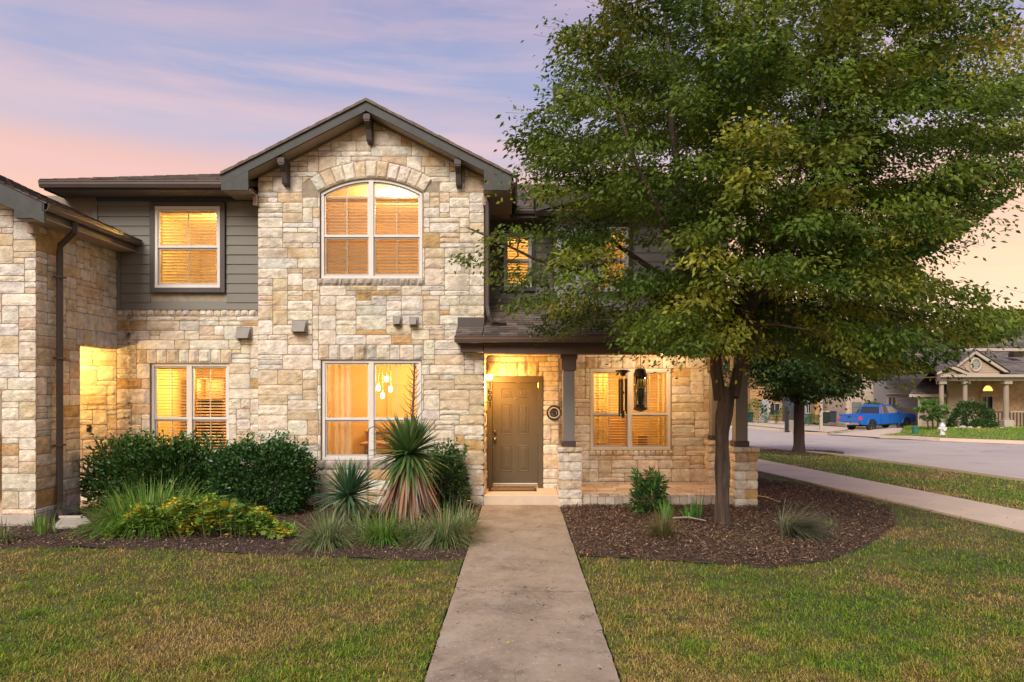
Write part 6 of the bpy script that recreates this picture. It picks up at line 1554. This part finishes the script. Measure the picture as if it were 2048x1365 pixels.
# garage wing at the left, its side wall running back out of sight
GD = 42.2; zg = Z(788, GD); gx0 = X(1838, GD); gx1 = X(1892, GD)
sided(HA, front(GD), gx0, gx1, -.9, zg, m_tan, .34)
mb = MB(); mb.prism([(gx0+.02, GD+.12, -.9), (gx0+.02, GD+.12, zg), (gx0+3.4, GD+5.6, zg), (gx0+3.4, GD+5.6, -.9)], (.1, 0, 0)); mb.build('side_wall', m_tan, HA)
mb = MB(); mb.box(gx0-.03, gx0+.14, GD-.07, GD-.045, -.9, zg); mb.build('corner_board', m_white, HA)
ye = GD-.45; rz = Z(742, GD+3.2)
e0 = (X(1819, ye), ye, zg); e1 = (X(1893, ye), ye, zg); r0 = (X(1862, GD+3.2), GD+3.2, rz); r1 = (X(1893, GD+3.2), GD+3.2, rz)
shingles(HA, e0, e1, r1, r0, 10, .5, mat=m_farroof)
mb = MB(); mb.add([(p[0], p[1], p[2]-.03) for p in (e0, e1, r1, r0)]+[(gx0+3.2, GD+5.6, zg-.03)], [(0, 1, 2, 3), (0, 3, 4)]); mb.build('roof_deck', m_farroof, HA)
mb = MB(); mb.box(e0[0], e1[0], ye, ye+.05, zg-.2, zg-.02); mb.build('fascia', m_white, HA)
mb = MB(); mb.tube([(gx0-.4, GD-.4, zg-.08), (gx0-.1, GD-.15, zg-.35), (gx0-.1, GD-.12, -.8)], .05, 6); mb.build('downspout', m_white, HA)
# columns
for i, (px, w_) in enumerate(((1883, .32), (1930, .32), (2012, .38), (2100, .38))):
    x = X(px, D1); e = empty('porch_column', (x, D1, zb), HA)
    zp_ = zb+.55 if px > 2000 else zb
    if px > 2000:
        mb = MB(); mb.box(x-w_*.75, x+w_*.75, D1-w_*.75, D1+w_*.75, zb-.3, zp_); mb.build('plinth', m_white, e, bevel=.02)
    mb = MB(); mb.lathe(x, D1, [(w_*.5, zp_), (w_*.5, zp_+.08), (w_*.42, zp_+.12), (w_*.38, zbeam-.25), (w_*.42, zbeam-.2)], 14); mb.build('shaft', m_tan if 0 else M('column_stucco', (.31, .25, .20), .8, .05, 2), e, smooth=False)
    mb = MB(); mb.box(x-w_*.62, x+w_*.62, D1-w_*.62, D1+w_*.62, zbeam-.2, zbeam); mb.build('capital', m_white, e, bevel=.02)
mb = MB(); mb.box(X(1876, D1), X(2120, D1), D1-.25, D1+.25, zbeam, zbeam+.34); mb.box(X(1870, D1), X(2120, D1), D1-.55, D1-.25, zbeam+.20, zbeam+.36); mb.build('porch_beam', m_white, HA, bevel=.01)
mb = MB(); mb.box(X(1876, D1), X(2120, D1), D1+.25, D2, zbeam+.2, zbeam+.25); mb.build('porch_ceiling', m_tan, HA)
def fgable(xa, xb, xp, zl, zp2, y0, y1, rnd=None, n=10):
    mb = MB(); mb.prism([(xa+.1, y0+.1, zl), (xb-.1, y0+.1, zl), (xp, y0+.1, zp2-.1)], (0, .1, 0)); mb.build('gable_wall', m_tan, HA)
    lm_ = MB(); k = 9
    for i in range(1, k):
        t = i/k; z = zl+(zp2-zl)*t; lm_.box(xa+(xp-xa)*t+.15, xb+(xp-xb)*t-.15, y0+.075, y0+.1, z, z+.03)
    lm_.build('lap_edges', m_tan, HA)
    for a, b in ((xa, xp), (xb, xp)):
        mb = MB(); mb.prism([(a, y0-.12, zl), (a, y0-.12, zl+.18), (b, y0-.12, zp2+.2), (b, y0-.12, zp2)], (0, .14, 0)); mb.build('rake_board', m_white, HA)
        s = -1 if a < b else 1
        shingles(HA, (a+s*.1, y0-.2, zl+.16), (a+s*.1, y1, zl+.16), (b, y1, zp2+.23), (b, y0-.2, zp2+.23), n, .6, mat=m_farroof)
        mb = MB(); mb.prism([(a, y0-.1, zl+.15), (a, y1, zl+.15), (b, y1, zp2+.2), (b, y0-.1, zp2+.2)], (0, 0, -.06)); mb.build('roof_deck', m_farroof, HA)
fgable(X(1872, D1-.5), X(1932, D1-.5), X(1902, D1-.5), zbeam+.34, Z(738, D1-.5), D1-.5, D1+3, n=7)
fgable(X(1893, D1), X(2012, D1), X(1946, D1), zbeam+.36, Z(708, D1), D1-.1, D1+7, n=14)
shingles(HA, (X(2008, D1), D1-.55, zbeam+.38), (X(2130, D1), D1-.55, zbeam+.38), (X(2120, D1), D1+4.6, Z(704, D1)+.3), (X(1946, D1), D1+4.6, Z(704, D1)+.3), 16, .5, mat=m_farroof)
mb = MB(); mb.prism([(X(2008, D1)-.1, D1-.5, zbeam+.35), (X(2130, D1), D1-.5, zbeam+.35), (X(2120, D1), D1+4.6, Z(704, D1)+.26), (X(1946, D1), D1+4.6, Z(704, D1)+.26)], (0, 0, -.06)); mb.build('roof_deck', m_farroof, HA)
rc = P(1952, 730, D1-.05); mb = MB(); mb.tube([(rc.x+.30*math.cos(a), D1-.03, rc.z+.36*math.sin(a)) for a in np.linspace(0, 2*math.pi, 21)], .07, 6, cap=False); rw_ = mb.build('window', m_white, HA, smooth=True)
mb = MB(); mb.prism([(rc.x+.28*math.cos(a), D1-.02, rc.z+.34*math.sin(a)) for a in np.linspace(0, 2*math.pi, 16, endpoint=False)], (0, .03, 0)); mb.build('pane', M('pale_pane', (.22, .25, .24), .2, 0), rw_)
mb = MB(); mb.box(X(2028, 42), X(2046, 42), 42, 42.5, Z(714, 42), Z(706, 42)); mb.build('roof_vent', m_black, HA)
# upper storey and its roof
sided(HA, front(45), X(1940, 45), 40, Z(740, 45), Z(697, 45), m_tan, .3); hip(HA, X(1925, 45), X(2150, 45)+2, 45, 54, Z(697, 45), 3.0, n=14, over=.6)
# railing: every baluster
rl_ = empty('porch_railing', (X(2000, D1), D1, zb), HA)
for xa, xb in ((X(1968, D1), X(2004, D1)), (X(2020, D1), X(2110, D1))):
    mb = MB(); mb.box(xa, xb, D1-.04, D1+.04, zb+1.0, zb+1.07); mb.box(xa, xb, D1-.03, D1+.03, zb+.12, zb+.18); mb.build('rail', m_colcap if xa < X(2004, D1) else m_tan, rl_)
    k = int((xb-xa)/.19); me = None
    for i in range(k+1):
        if me is None: mb = MB(); mb.box(-.03, .03, -.02, .02, .18, 1.0); o = mb.build('baluster', m_colcap, rl_); me = o.data
        else: o = bpy.data.objects.new('baluster', me); COL.objects.link(o); adopt(o, rl_)
        o.location = (xa+(xb-xa)*i/k, D1, zb)
# shrubs by the porch
def fshrub(px, pyb, D, wpx, hpx, label, pal, n=1500, group=None, lump=.2, name='garden_shrub', seed=3):
    s = FX/D; x = X(px, D); z = Z(pyb, D); w = wpx/s/2; h = hpx/s
    t = tag(empty(name, (x, D, z)), label, 'shrub', group); rr = np.random.RandomState(seed+int(px))
    v = nrm(rr.normal(size=(n, 3))); v[:, 2] = np.abs(v[:, 2]); k = np.array([1+lump*noise.noise(Vector((a*2.5+px, b*2.5, d*2.5))) for a, b, d in v])[:, None]
    pos = np.array([x, D, z])+v*np.array([w, min(w, 1.6), h*.98])*k*(.7+.3*rr.rand(n, 1)**.5); pos[:, 2] = np.maximum(pos[:, 2], z+.02)
    pal = np.array(pal); col = pal[rr.choice(len(pal), n)]*(.7+.6*rr.rand(n, 1)); L_ = max(.09, w*.12)
    tag(leaves('foliage', pos, v+rr.normal(size=(n, 3))*.6, L_*(.7+.6*rr.rand(n)), L_*.55*(.7+.6*rr.rand(n)), col, m_leaf, t), kind='stuff')
DG = [(.035, .09, .025), (.055, .12, .03), (.08, .15, .035)]; LG = [(.09, .20, .035), (.13, .26, .04), (.07, .15, .03)]; YGn = [(.15, .19, .035), (.10, .15, .03), (.2, .2, .05)]
fshrub(1944, 858, 38.6, 84, 58, 'broad dark green shrub before the left porch columns of the tan house', DG, 3200)
fshrub(1965, 868, 37.5, 62, 30, 'low rounded dark shrub edged with stones in front of the porch', [(.05, .12, .03), (.08, .17, .035), (.06, .13, .03)], 3200, lump=.08)
fshrub(1745, 842, 52, 62, 39, 'wide light green hedge behind the roof of the blue pickup', LG, 2400, lump=.15)
fshrub(1793, 838, 51, 28, 30, 'yellow green shrub right of the cab of the blue pickup', YGn, 900)
fshrub(1624, 850, 56, 32, 22, 'small round bright green shrub right of the street tree trunk', LG, 1200, lump=.08)
fshrub(1512, 846, 62, 44, 48, 'large green shrub seen just right of the porch column', LG, 1800)
fshrub(1545, 843, 60, 16, 26, 'dark narrow shrub beside the boxy yellow hedge', DG, 700)
fshrub(1567, 846, 59, 32, 30, 'boxy yellow green hedge left of the street tree trunk', YGn, 1500, lump=.05)
fshrub(1684, 845, 60, 20, 26, 'yellowish shrub at the corner of the dark blue house', YGn, 700)
# edging rocks
for k, (px, py, wd) in enumerate(((1925, 864, 16), (1940, 868, 12), (1958, 872, 10), (1975, 871, 9), (1990, 872, 11), (2003, 871, 8), (1912, 862, 9))):
    D = 37; p = P(px, py, D); s = wd/(FX/D)/2; mb = MB(); mb.ball((0, 0, 0), 1, 10)
    mb.v = [(x*(1+.25*noise.noise(Vector((x, y, z+k*3)))), y*(1+.2*noise.noise(Vector((y, z, x+k)))), z*(1+.2*noise.noise(Vector((z, x, y+k*2))))) for x, y, z in mb.v]
    o = mb.build('edging_rock', m_cement, None, smooth=True); o.location = (p.x, D, H(p.x, D)+.08+s*.2); o.scale = (s, s*.8, s*.5)
    tag(o, ['long flat rock left of the low porch shrub', 'rounded rock at the left foot of the low porch shrub', 'small pale rock in front of the low porch shrub', 'smallest middle rock in the edging row below the porch', 'pale rock right of the low porch shrub', 'last small rock at the right end of the edging row', 'first rock at the left end of the edging row'][k], 'rock', 'edging rocks before the porch house')
# hydrant and bins
hyx, hyD = X(1885, 34.5), 34.5; hz = H(hyx, hyD)+.05; hy = tag(empty('fire_hydrant', (hyx, hyD, hz)), 'white fire hydrant on the grass by the kerb across the street', 'fire hydrant')
m_hyd = M('hydrant_paint', (.65, .64, .66), .5, .08, 4)
mb = MB(); mb.lathe(hyx, hyD, [(.17, hz), (.17, hz+.04), (.11, hz+.05), (.11, hz+.42), (.14, hz+.43), (.14, hz+.47), (.11, hz+.5), (.08, hz+.58), (.03, hz+.6), (.03, hz+.65)], 16); mb.build('barrel', m_hyd, hy, smooth=False)
for s in (-1, 1):
    mb = MB(); mb.tube([(hyx+s*.1, hyD, hz+.34), (hyx+s*.2, hyD, hz+.34)], .065, 10); mb.build('hose_outlet', m_hyd, hy)
mb = MB(); mb.tube([(hyx, hyD-.1, hz+.3), (hyx, hyD-.2, hz+.3)], .085, 12); mb.build('pumper_outlet', m_hyd, hy)
bx0, bD = X(1830.5, 36), 36.; bz = Z(873, bD); bn = tag(empty('utility_box', (bx0, bD, bz)), 'small teal green utility box standing at the kerb below the pickup', 'utility box')
mt = M('teal_plastic', (.02, .15, .11), .5, .05); mb = MB(); mb.prism([(bx0-.11, bD-.12, bz), (bx0+.10, bD-.12, bz), (bx0+.11, bD-.12, bz+.46), (bx0-.12, bD-.12, bz+.46)], (0, .24, 0)); mb.build('body', mt, bn, bevel=.02)
mb = MB(); mb.box(bx0-.13, bx0+.12, bD-.14, bD+.14, bz+.46, bz+.51); mb.build('lid', mt, bn, bevel=.01)
def wheelie(px, pyb, D, hpx, col, label):
    s = FX/D; x = X(px, D); z = Z(pyb, D); h = hpx/s; w = h*.55
    e = tag(empty('wheelie_bin', (x, D, z)), label, 'bin'); m_ = M('bin_'+str(col), col, .5, .05)
    mb = MB(); v = [(x-w*.42, D-w*.42, z+.06), (x+w*.42, D-w*.42, z+.06), (x+w*.42, D+w*.4, z+.06), (x-w*.42, D+w*.4, z+.06), (x-w*.5, D-w*.5, z+h*.9), (x+w*.5, D-w*.5, z+h*.9), (x+w*.5, D+w*.5, z+h*.9), (x-w*.5, D+w*.5, z+h*.9)]
    mb.add(v, [(0, 3, 2, 1), (4, 5, 6, 7), (0, 1, 5, 4), (1, 2, 6, 5), (2, 3, 7, 6), (3, 0, 4, 7)]); mb.build('body', m_, e, bevel=.02)
    mb = MB(); mb.prism([(x-w*.55, D-w*.6, z+h*.9), (x-w*.55, D+w*.55, z+h*.9), (x-w*.55, D+w*.4, z+h), (x-w*.55, D-w*.3, z+h*.98)], (w*1.1, 0, 0)); mb.build('lid', m_, e, bevel=.015)
    for s_ in (-1, 1):
        mb = MB(); mb.tube([(x+s_*w*.5, D+w*.4, z+.12), (x+s_*w*.4, D+w*.4, z+.12)], .12, 12); mb.build('wheel', m_black, e)
wheelie(1648, 848, 57, 26, (.015, .03, .025), 'dark green wheelie bin beside the white post'); wheelie(1499, 846, 63, 22, (.01, .06, .10), 'teal wheelie bin just right of the porch column'); wheelie(1664, 846, 59, 24, (.03, .04, .06), 'dark bin in front of the dark blue house')
# white post with a blue street sign
px_, D = 1642, 50.; x = X(px_, D); z = Z(864, D); po = tag(empty('sign_post', (x, D, z)), 'white post with small cross arm standing on the far kerb', 'post')
mb = MB(); mb.box(x-.09, x+.09, D-.09, D+.09, z-.1, z+2.7); mb.build('post', m_white, po, bevel=.01)
mb = MB(); mb.box(x-.1, x+.62, D-.05, D+.05, z+1.45, z+1.53); mb.build('cross_arm', m_white, po)
# dark pole with grey cabinet
D = 50.; x = X(1573, D); z = Z(868, D); uc = tag(empty('kerb_cabinet', (x, D, z)), 'grey kerbside cabinet beside a thin dark pole left of the tree trunk', 'cabinet')
mb = MB(); mb.box(x-.1, x+.1, D-.1, D+.1, z, z+2.0); mb.build('pole', m_black, uc)
mb = MB(); mb.box(x+.12, x+.80, D-.2, D+.3, z+.2, z+1.0); mb.build('cabinet_box', M('cabinet_grey', (.26, .22, .21), .7, .08), uc, bevel=.02)
mb = MB(); mb.box(x+.16, x+.76, D-.14, D+.26, z, z+.2); mb.build('plinth', m_black, uc)

# ---- houses seen under the street tree
def plain_house(px0, px1, D, base, zt, mat, label, roofr=2.2, gd=None, wins=(), depth=9, doors=(), cols=()):
    x0, x1 = X(px0, D), X(px1, D); h = tag(empty('house', ((x0+x1)/2, D, base)), label, 'house'); pl = front(D)
    sided(h, pl, x0, x1, base-.3, zt, mat, .34)
    mb = MB(); mb.box(x0, x0+.15, D+.12, D+depth, base-.3, zt); mb.box(x1-.15, x1, D+.12, D+depth, base-.3, zt); mb.box(x0, x1, D+depth, D+depth+.15, base-.3, zt); mb.build('side_wall', mat, h)
    for a, b, p, q, m_ in wins: fwin(h, Plane((0, D-.05, 0), (1, 0, 0), (0, -1, 0)), X(a, D), X(b, D), Z(q, D), Z(p, D), m_)
    for a, b, p, q, m_ in doors:
        mb = MB(); mb.box(X(a, D), X(b, D), D-.10, D-.04, Z(q, D), Z(p, D)); dd = mb.build('garage_door' if b-a > 14 else 'door', m_, h)
        n = 4
        for i in range(n):
            mb = MB(); za = Z(q, D)+(Z(p, D)-Z(q, D))*i/n; zb_ = Z(q, D)+(Z(p, D)-Z(q, D))*(i+1)/n; mb.box(X(a, D)+.08, X(b, D)-.08, D-.13, D-.10, za+.05, zb_-.05); mb.build('door_panel', m_, dd)
        mb = MB(); mb.box(X(a, D)-.12, X(a, D), D-.12, D-.02, Z(q, D), Z(p, D)+.12); mb.box(X(b, D), X(b, D)+.12, D-.12, D-.02, Z(q, D), Z(p, D)+.12); mb.box(X(a, D), X(b, D), D-.12, D-.02, Z(p, D), Z(p, D)+.12); mb.build('door_frame', m_white, h)
    for a, w_ in cols:
        mb = MB(); x = X(a, D); mb.box(x-w_, x+w_, D-1.3, D-1.3+2*w_, base, Z(795, D)); mb.build('post_and_lit_strip', m_orange if w_ > .2 else m_white, h)  # the wide orange upright stands for a lit wall, its glow put into colour
    hip(h, x0, x1, D, D+depth, zt, roofr, n=10, over=.4)
    return h
gB = -.75
plain_house(1500, 1600, 68, gB, 4.8, m_orange, 'orange tan house glimpsed left of the street tree trunk', wins=[(1540, 1558, 808, 830, None)], doors=[(1520, 1536, 802, 845, m_grey)])
plain_house(1606, 1694, 63, gB, 5.0, m_blue, 'dark blue house with orange strip painted as a lit wall behind the street tree', wins=[(1612, 1620, 806, 826, None), (1634, 1652, 805, 820, M('blue_pane', (.05, .16, .35), .3, .1)), (1664, 1680, 800, 818, None)], cols=[(1625, .33), (1678, .1), (1655, .1)])
plain_house(1692, 1772, 58, gB, 4.9, M('cream_stucco', (.50, .40, .31), .85, .08, 2), 'cream house with grey garage door behind the pickup', doors=[(1702, 1722, 805, 848, m_gdoor), (1732, 1760, 806, 848, m_gdoor)])
GH = plain_house(1772, 1862, 56, gB, 6.4, m_grey, 'two storey grey lap-sided house between the trees and the tan house', wins=[(1776, 1790, 795, 815, None)], roofr=2.6, depth=10)
D = 55.7; mb = MB(); mb.box(X(1774, D), X(1862, D), D-.1, D+.1, Z(789, D), Z(786, D)); mb.build('storey_band', m_white, GH)
fen = tag(empty('garden_fence', (X(1820, 50), 50, -.7)), 'weathered wooden fence behind the bonnet of the blue pickup', 'fence')
me = None; xa, xb = X(1795, 50), X(1842, 50); k = int((xb-xa)/.16)
for i in range(k):
    if me is None: mb = MB(); mb.box(-.072, .072, 0, .02, 0, 1.75); o = mb.build('plank', M('fence_wood', (.16, .15, .12), .9, .3, 3), fen); me = o.data
    else: o = bpy.data.objects.new('plank', me); COL.objects.link(o); adopt(o, fen)
    o.location = (xa+(xb-xa)*i/k, 50, -.85+R.uniform(-.01, .01))
mb = MB(); mb.box(xa, xb, 50.02, 50.06, -.3, -.22); mb.box(xa, xb, 50.02, 50.06, .5, .58); mb.build('rail', MATS['fence_wood'], fen)
# backdrop trees beyond the houses
for i, (px, D, h, w, lab) in enumerate(((1420, 92, 6.5, 9, 'far green tree behind the orange tan house'), (1575, 95, 7.0, 10, 'far green tree between the tan and dark blue houses'), (1800, 90, 6.0, 8, 'far green tree behind the grey lap-sided house'))):
    x = X(px, D); simple_tree('garden_tree', (x, D, -.9), h*.3, .2, (x, D, h*.6), (w/2, w/2, h*.42), 60, 60, .42, .24, DARKG, (1, 1, 1), m_leaf, m_bark2, lab, seed=20+i, group='far trees behind the houses')

n_ = 16000; xx_ = -60+260*NP.rand(n_); yy_ = 118+14*NP.rand(n_)+.12*np.abs(xx_-40)
hh_ = np.array([5.2+2.6*noise.noise(Vector((q*.12, 2, 0)))+1.6*noise.noise(Vector((q*.45, 5, 0))) for q in xx_])
pos = np.column_stack([xx_, yy_, -1+hh_*NP.rand(n_)**.7]); pal_ = np.array([(.03, .06, .02), (.05, .08, .025), (.04, .07, .02)])
tag(leaves('treeline', pos, NP.normal(size=(n_, 3)), .9+.7*NP.rand(n_), .6+.5*NP.rand(n_), pal_[NP.choice(3, n_)]*(.7+.6*NP.rand(n_, 1)), m_leaf), kind='stuff')
# ================================================================== BLUE PICKUP
def loft_section(prof, xs):  # prof list of (y,z) closed; one ring per x
    pass
TK = tag(empty('pickup_truck', (0, 0, 0)), 'bright blue pickup truck parked on the driveway seen from behind its right rear', 'pickup truck')
m_tb = M('truck_paint', (.012, .13, .52), .3, .03, 3, coat=.6); m_tg = M('truck_glass', (.02, .022, .025), .08, 0, spec=.9); m_ty = M('tyre_rubber', (.02, .02, .02), .85, .1, 8); m_chr = M('bumper_chrome', (.55, .55, .56), .22, .05, 4, metal=1); m_red = M('tail_lamp', (.65, .02, .02), .3, 0, emis=(1, .05, .04), estr=.25)
Lt, Wt = 5.1, 1.82
def hwid(z): return .91 if z < .80 else .91-.06*(z-.80)
# body side outline with wheel arches, local x forward from the tail (0) to nose (Lt)
def outline():
    pts = [(0.05, .46)]
    def arch(cx, r): return [(cx+r*math.cos(a), .36+r*math.sin(a)) for a in np.linspace(math.pi-.12, .12, 9)]
    pts += [(.62, .40)]+arch(1.05, .42)+[(1.55, .34), (3.45, .34)]+arch(4.22, .42)+[(4.75, .40), (5.05, .46), (5.10, .70), (5.04, .92), (4.6, 1.02), (3.75, 1.08), (3.70, 1.10)]
    pts += [(1.85, 1.08), (1.80, 1.06), (0.02, 1.06), (0.0, .95), (0.0, .55)]
    return pts
ol = outline()
body = MB()
for s in (-1, 1):
    y1_ = s*.91; pts3 = [(x, y1_, z) for x, z in ol]
    # rounded shoulders: outer skin plus an inward top bevel
    n = len(ol); inner = [(x+(.02 if x < .1 else -.03 if x > 5 else 0), s*.87, z+(.012 if z > 1.0 else 0)) for x, z in ol]
    body.add(pts3, [tuple(range(n))]); body.add(pts3+inner, [(i, (i+1) % n, n+(i+1) % n, n+i) for i in range(n)])
bed = [(0.04, -.80, .62), (1.72, .80, .62)]
body.box(0.0, .06, -.87, .87, .50, 1.065); body.box(.06, 1.78, -.87, -.78, .6, 1.07); body.box(.06, 1.78, .78, .87, .6, 1.07); body.box(.06, 1.78, -.78, .78, .55, .60); body.box(1.74, 1.80, -.87, .87, .55, 1.07)
body.box(1.80, 3.72, -.87, .87, .34, 1.09)
hood = [(3.72, 1.09), (4.2, 1.06), (4.7, 1.01), (5.03, .93), (5.08, .72), (5.04, .46)]
for (x0, z0), (x1, z1) in zip(hood, hood[1:]): body.face([(x0, -.87, z0), (x0, .87, z0), (x1, .87, z1), (x1, -.87, z1)])
body.build('body', m_tb, TK, bevel=0)
cab = MB(); cr_ = [(1.82, 1.08, .86), (1.98, 1.52, .72), (2.25, 1.62, .68), (2.95, 1.61, .68), (3.75, 1.09, .84)]
for (x0, z0, w0), (x1, z1, w1) in zip(cr_[1:-1], cr_[2:-1]): cab.face([(x0, -w0, z0), (x0, w0, z0), (x1, w1, z1), (x1, -w1, z1)])
for s in (-1, 1):
    def bar(a, b, r=.035): cab.tube([(a[0], s*a[2], a[1]), (b[0], s*b[2], b[1])], r, 6)
    for a, b in zip(cr_, cr_[1:]): bar(a, b, .04)
    bar((2.62, 1.08, .86), (2.55, 1.60, .685), .045); bar((2.08, 1.10, .86), (2.12, 1.58, .69), .05)
cab.face([(1.98, -.72, 1.52), (1.98, .72, 1.52), (2.25, .68, 1.62), (2.25, -.68, 1.62)]); cab.tube([(1.98, -.72, 1.52), (1.98, .72, 1.52)], .035, 6); cab.build('cab_frame', m_tb, TK, smooth=False)
gl_ = MB()
gl_.face([(1.83, -.84, 1.08), (1.83, .84, 1.08), (1.985, .71, 1.51), (1.985, -.71, 1.51)]); gl_.build('rear_window', m_tg, TK)
gl_ = MB(); gl_.face([(3.73, -.82, 1.10), (3.73, .82, 1.10), (2.96, .67, 1.60), (2.96, -.67, 1.60)]); gl_.build('windscreen', m_tg, TK)
for s in (-1, 1):
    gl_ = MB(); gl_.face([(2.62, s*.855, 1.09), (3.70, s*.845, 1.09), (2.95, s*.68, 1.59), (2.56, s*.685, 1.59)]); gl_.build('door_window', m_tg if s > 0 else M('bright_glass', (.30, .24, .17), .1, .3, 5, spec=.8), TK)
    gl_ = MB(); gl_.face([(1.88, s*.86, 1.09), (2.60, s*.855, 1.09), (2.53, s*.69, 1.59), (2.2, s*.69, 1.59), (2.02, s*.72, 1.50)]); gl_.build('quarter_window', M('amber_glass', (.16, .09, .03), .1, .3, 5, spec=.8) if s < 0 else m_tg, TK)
    for cx_ in (1.05, 4.22):
        wh = empty('wheel', (cx_, s*.80, .36), TK); mb = MB()
        mb.tube([(cx_, s*.70, .36), (cx_, s*.72, .36), (cx_, s*.90, .36), (cx_, s*.92, .36)], [.33, .36, .36, .33], 24); mb.build('tyre', m_ty, wh)
        mb = MB(); mb.tube([(cx_, s*.915, .36), (cx_, s*.928, .36)], .24, 20); mb.build('rim', m_black, wh)
        for k in range(5):
            a = 2*math.pi*k/5+.3; mb = MB(); mb.prism([(cx_+.03*math.cos(a+1.57), s*.93, .36+.03*math.sin(a+1.57)), (cx_+.23*math.cos(a)+.04*math.cos(a+1.57), s*.93, .36+.23*math.sin(a)+.04*math.sin(a+1.57)), (cx_+.23*math.cos(a)-.04*math.cos(a+1.57), s*.93, .36+.23*math.sin(a)-.04*math.sin(a+1.57)), (cx_-.03*math.cos(a+1.57), s*.93, .36-.03*math.sin(a+1.57))], (0, s*.012, 0)); mb.build('spoke', m_chr, wh)
    mb = MB(); mb.prism([(-.012, s*.60, .72), (-.012, s*.86, .72), (-.012, s*.86, 1.0), (-.012, s*.60, 1.0)][:4], (.02, 0, 0)) if False else mb.box(-.015, .16, s*.915 if s < 0 else s*.80, s*.80 if s < 0 else s*.915, .76, .96); mb.build('tail_lamp', m_red, TK, bevel=.01)
    mb = MB(); mb.box(3.30, 3.42, s*1.02 if s < 0 else s*.90, s*.90 if s < 0 else s*1.02, 1.10, 1.24); mb.build('wing_mirror', m_tb, TK, bevel=.02)
    mb = MB(); mb.box(5.02, 5.11, s*.84 if s < 0 else s*.52, s*.52 if s < 0 else s*.84, .68, .84); mb.build('headlight', m_lglass if 0 else M('lamp_lens', (.6, .6, .6), .1, 0), TK)
    mb = MB(); mb.box(2.66, 2.78, s*.925 if s < 0 else s*.91, s*.91 if s < 0 else s*.925, .90, .93); mb.build('door_handle', m_black, TK)
for s in (-1, 1):
    for xx in (1.83, 2.63, 3.62): mb = MB(); mb.box(xx-.008, xx+.008, min(s*.905, s*.913), max(s*.905, s*.913), .42, 1.07); mb.build('panel_gap', m_black, TK)
    mb = MB(); mb.box(1.58, 3.42, min(s*.88, s*.93), max(s*.88, s*.93), .33, .42); mb.build('side_step', m_black, TK, bevel=.01)
    for cx_ in (1.05, 4.22):
        mb = MB(); ar = [(cx_+.43*math.cos(a), s*.918, .37+.43*math.sin(a)) for a in np.linspace(math.pi-.05, .05, 12)]; mb.tube(ar, .028, 6); mb.build('wheel_flare', m_tb, TK, smooth=True)
mb = MB(); mb.box(-.012, .0, -.80, .80, .60, .615); mb.box(-.012, 0, -.80, .80, .985, 1.0); mb.build('tailgate_seam', m_black, TK)
mb = MB(); mb.box(-.16, -.02, -.88, -.32, .44, .60); mb.box(-.16, -.02, .32, .88, .44, .60); mb.box(-.17, -.02, -.33, .33, .42, .54); mb.build('rear_bumper', m_chr, TK, bevel=.02)
mb = MB(); mb.box(-.185, -.165, -.16, .16, .44, .56); mb.build('number_plate', m_white, TK)
mb = MB(); mb.box(-.02, 0.0, -.12, .12, .88, .95); mb.build('tailgate_handle', m_black, TK)
mb = MB(); mb.box(5.0, 5.18, -.86, .86, .40, .58); mb.build('front_bumper', m_chr, TK, bevel=.02)
mb = MB(); mb.tube([(1.05, -.75, .36), (1.05, .75, .36)], .05, 8); mb.tube([(4.22, -.75, .36), (4.22, .75, .36)], .05, 8); mb.box(.3, 4.8, -.5, .5, .30, .50); mb.build('chassis', m_black, TK)
TD = 44.0; tx, ty = X(1699, TD), TD
TK.location = (tx, ty, Z(865, TD)+.07); TK.rotation_euler = (0, rad(-1.5), rad(21)); TK.scale = (.95, .95, 1.0); WLOC[TK.name] = Vector((0, 0, 0))
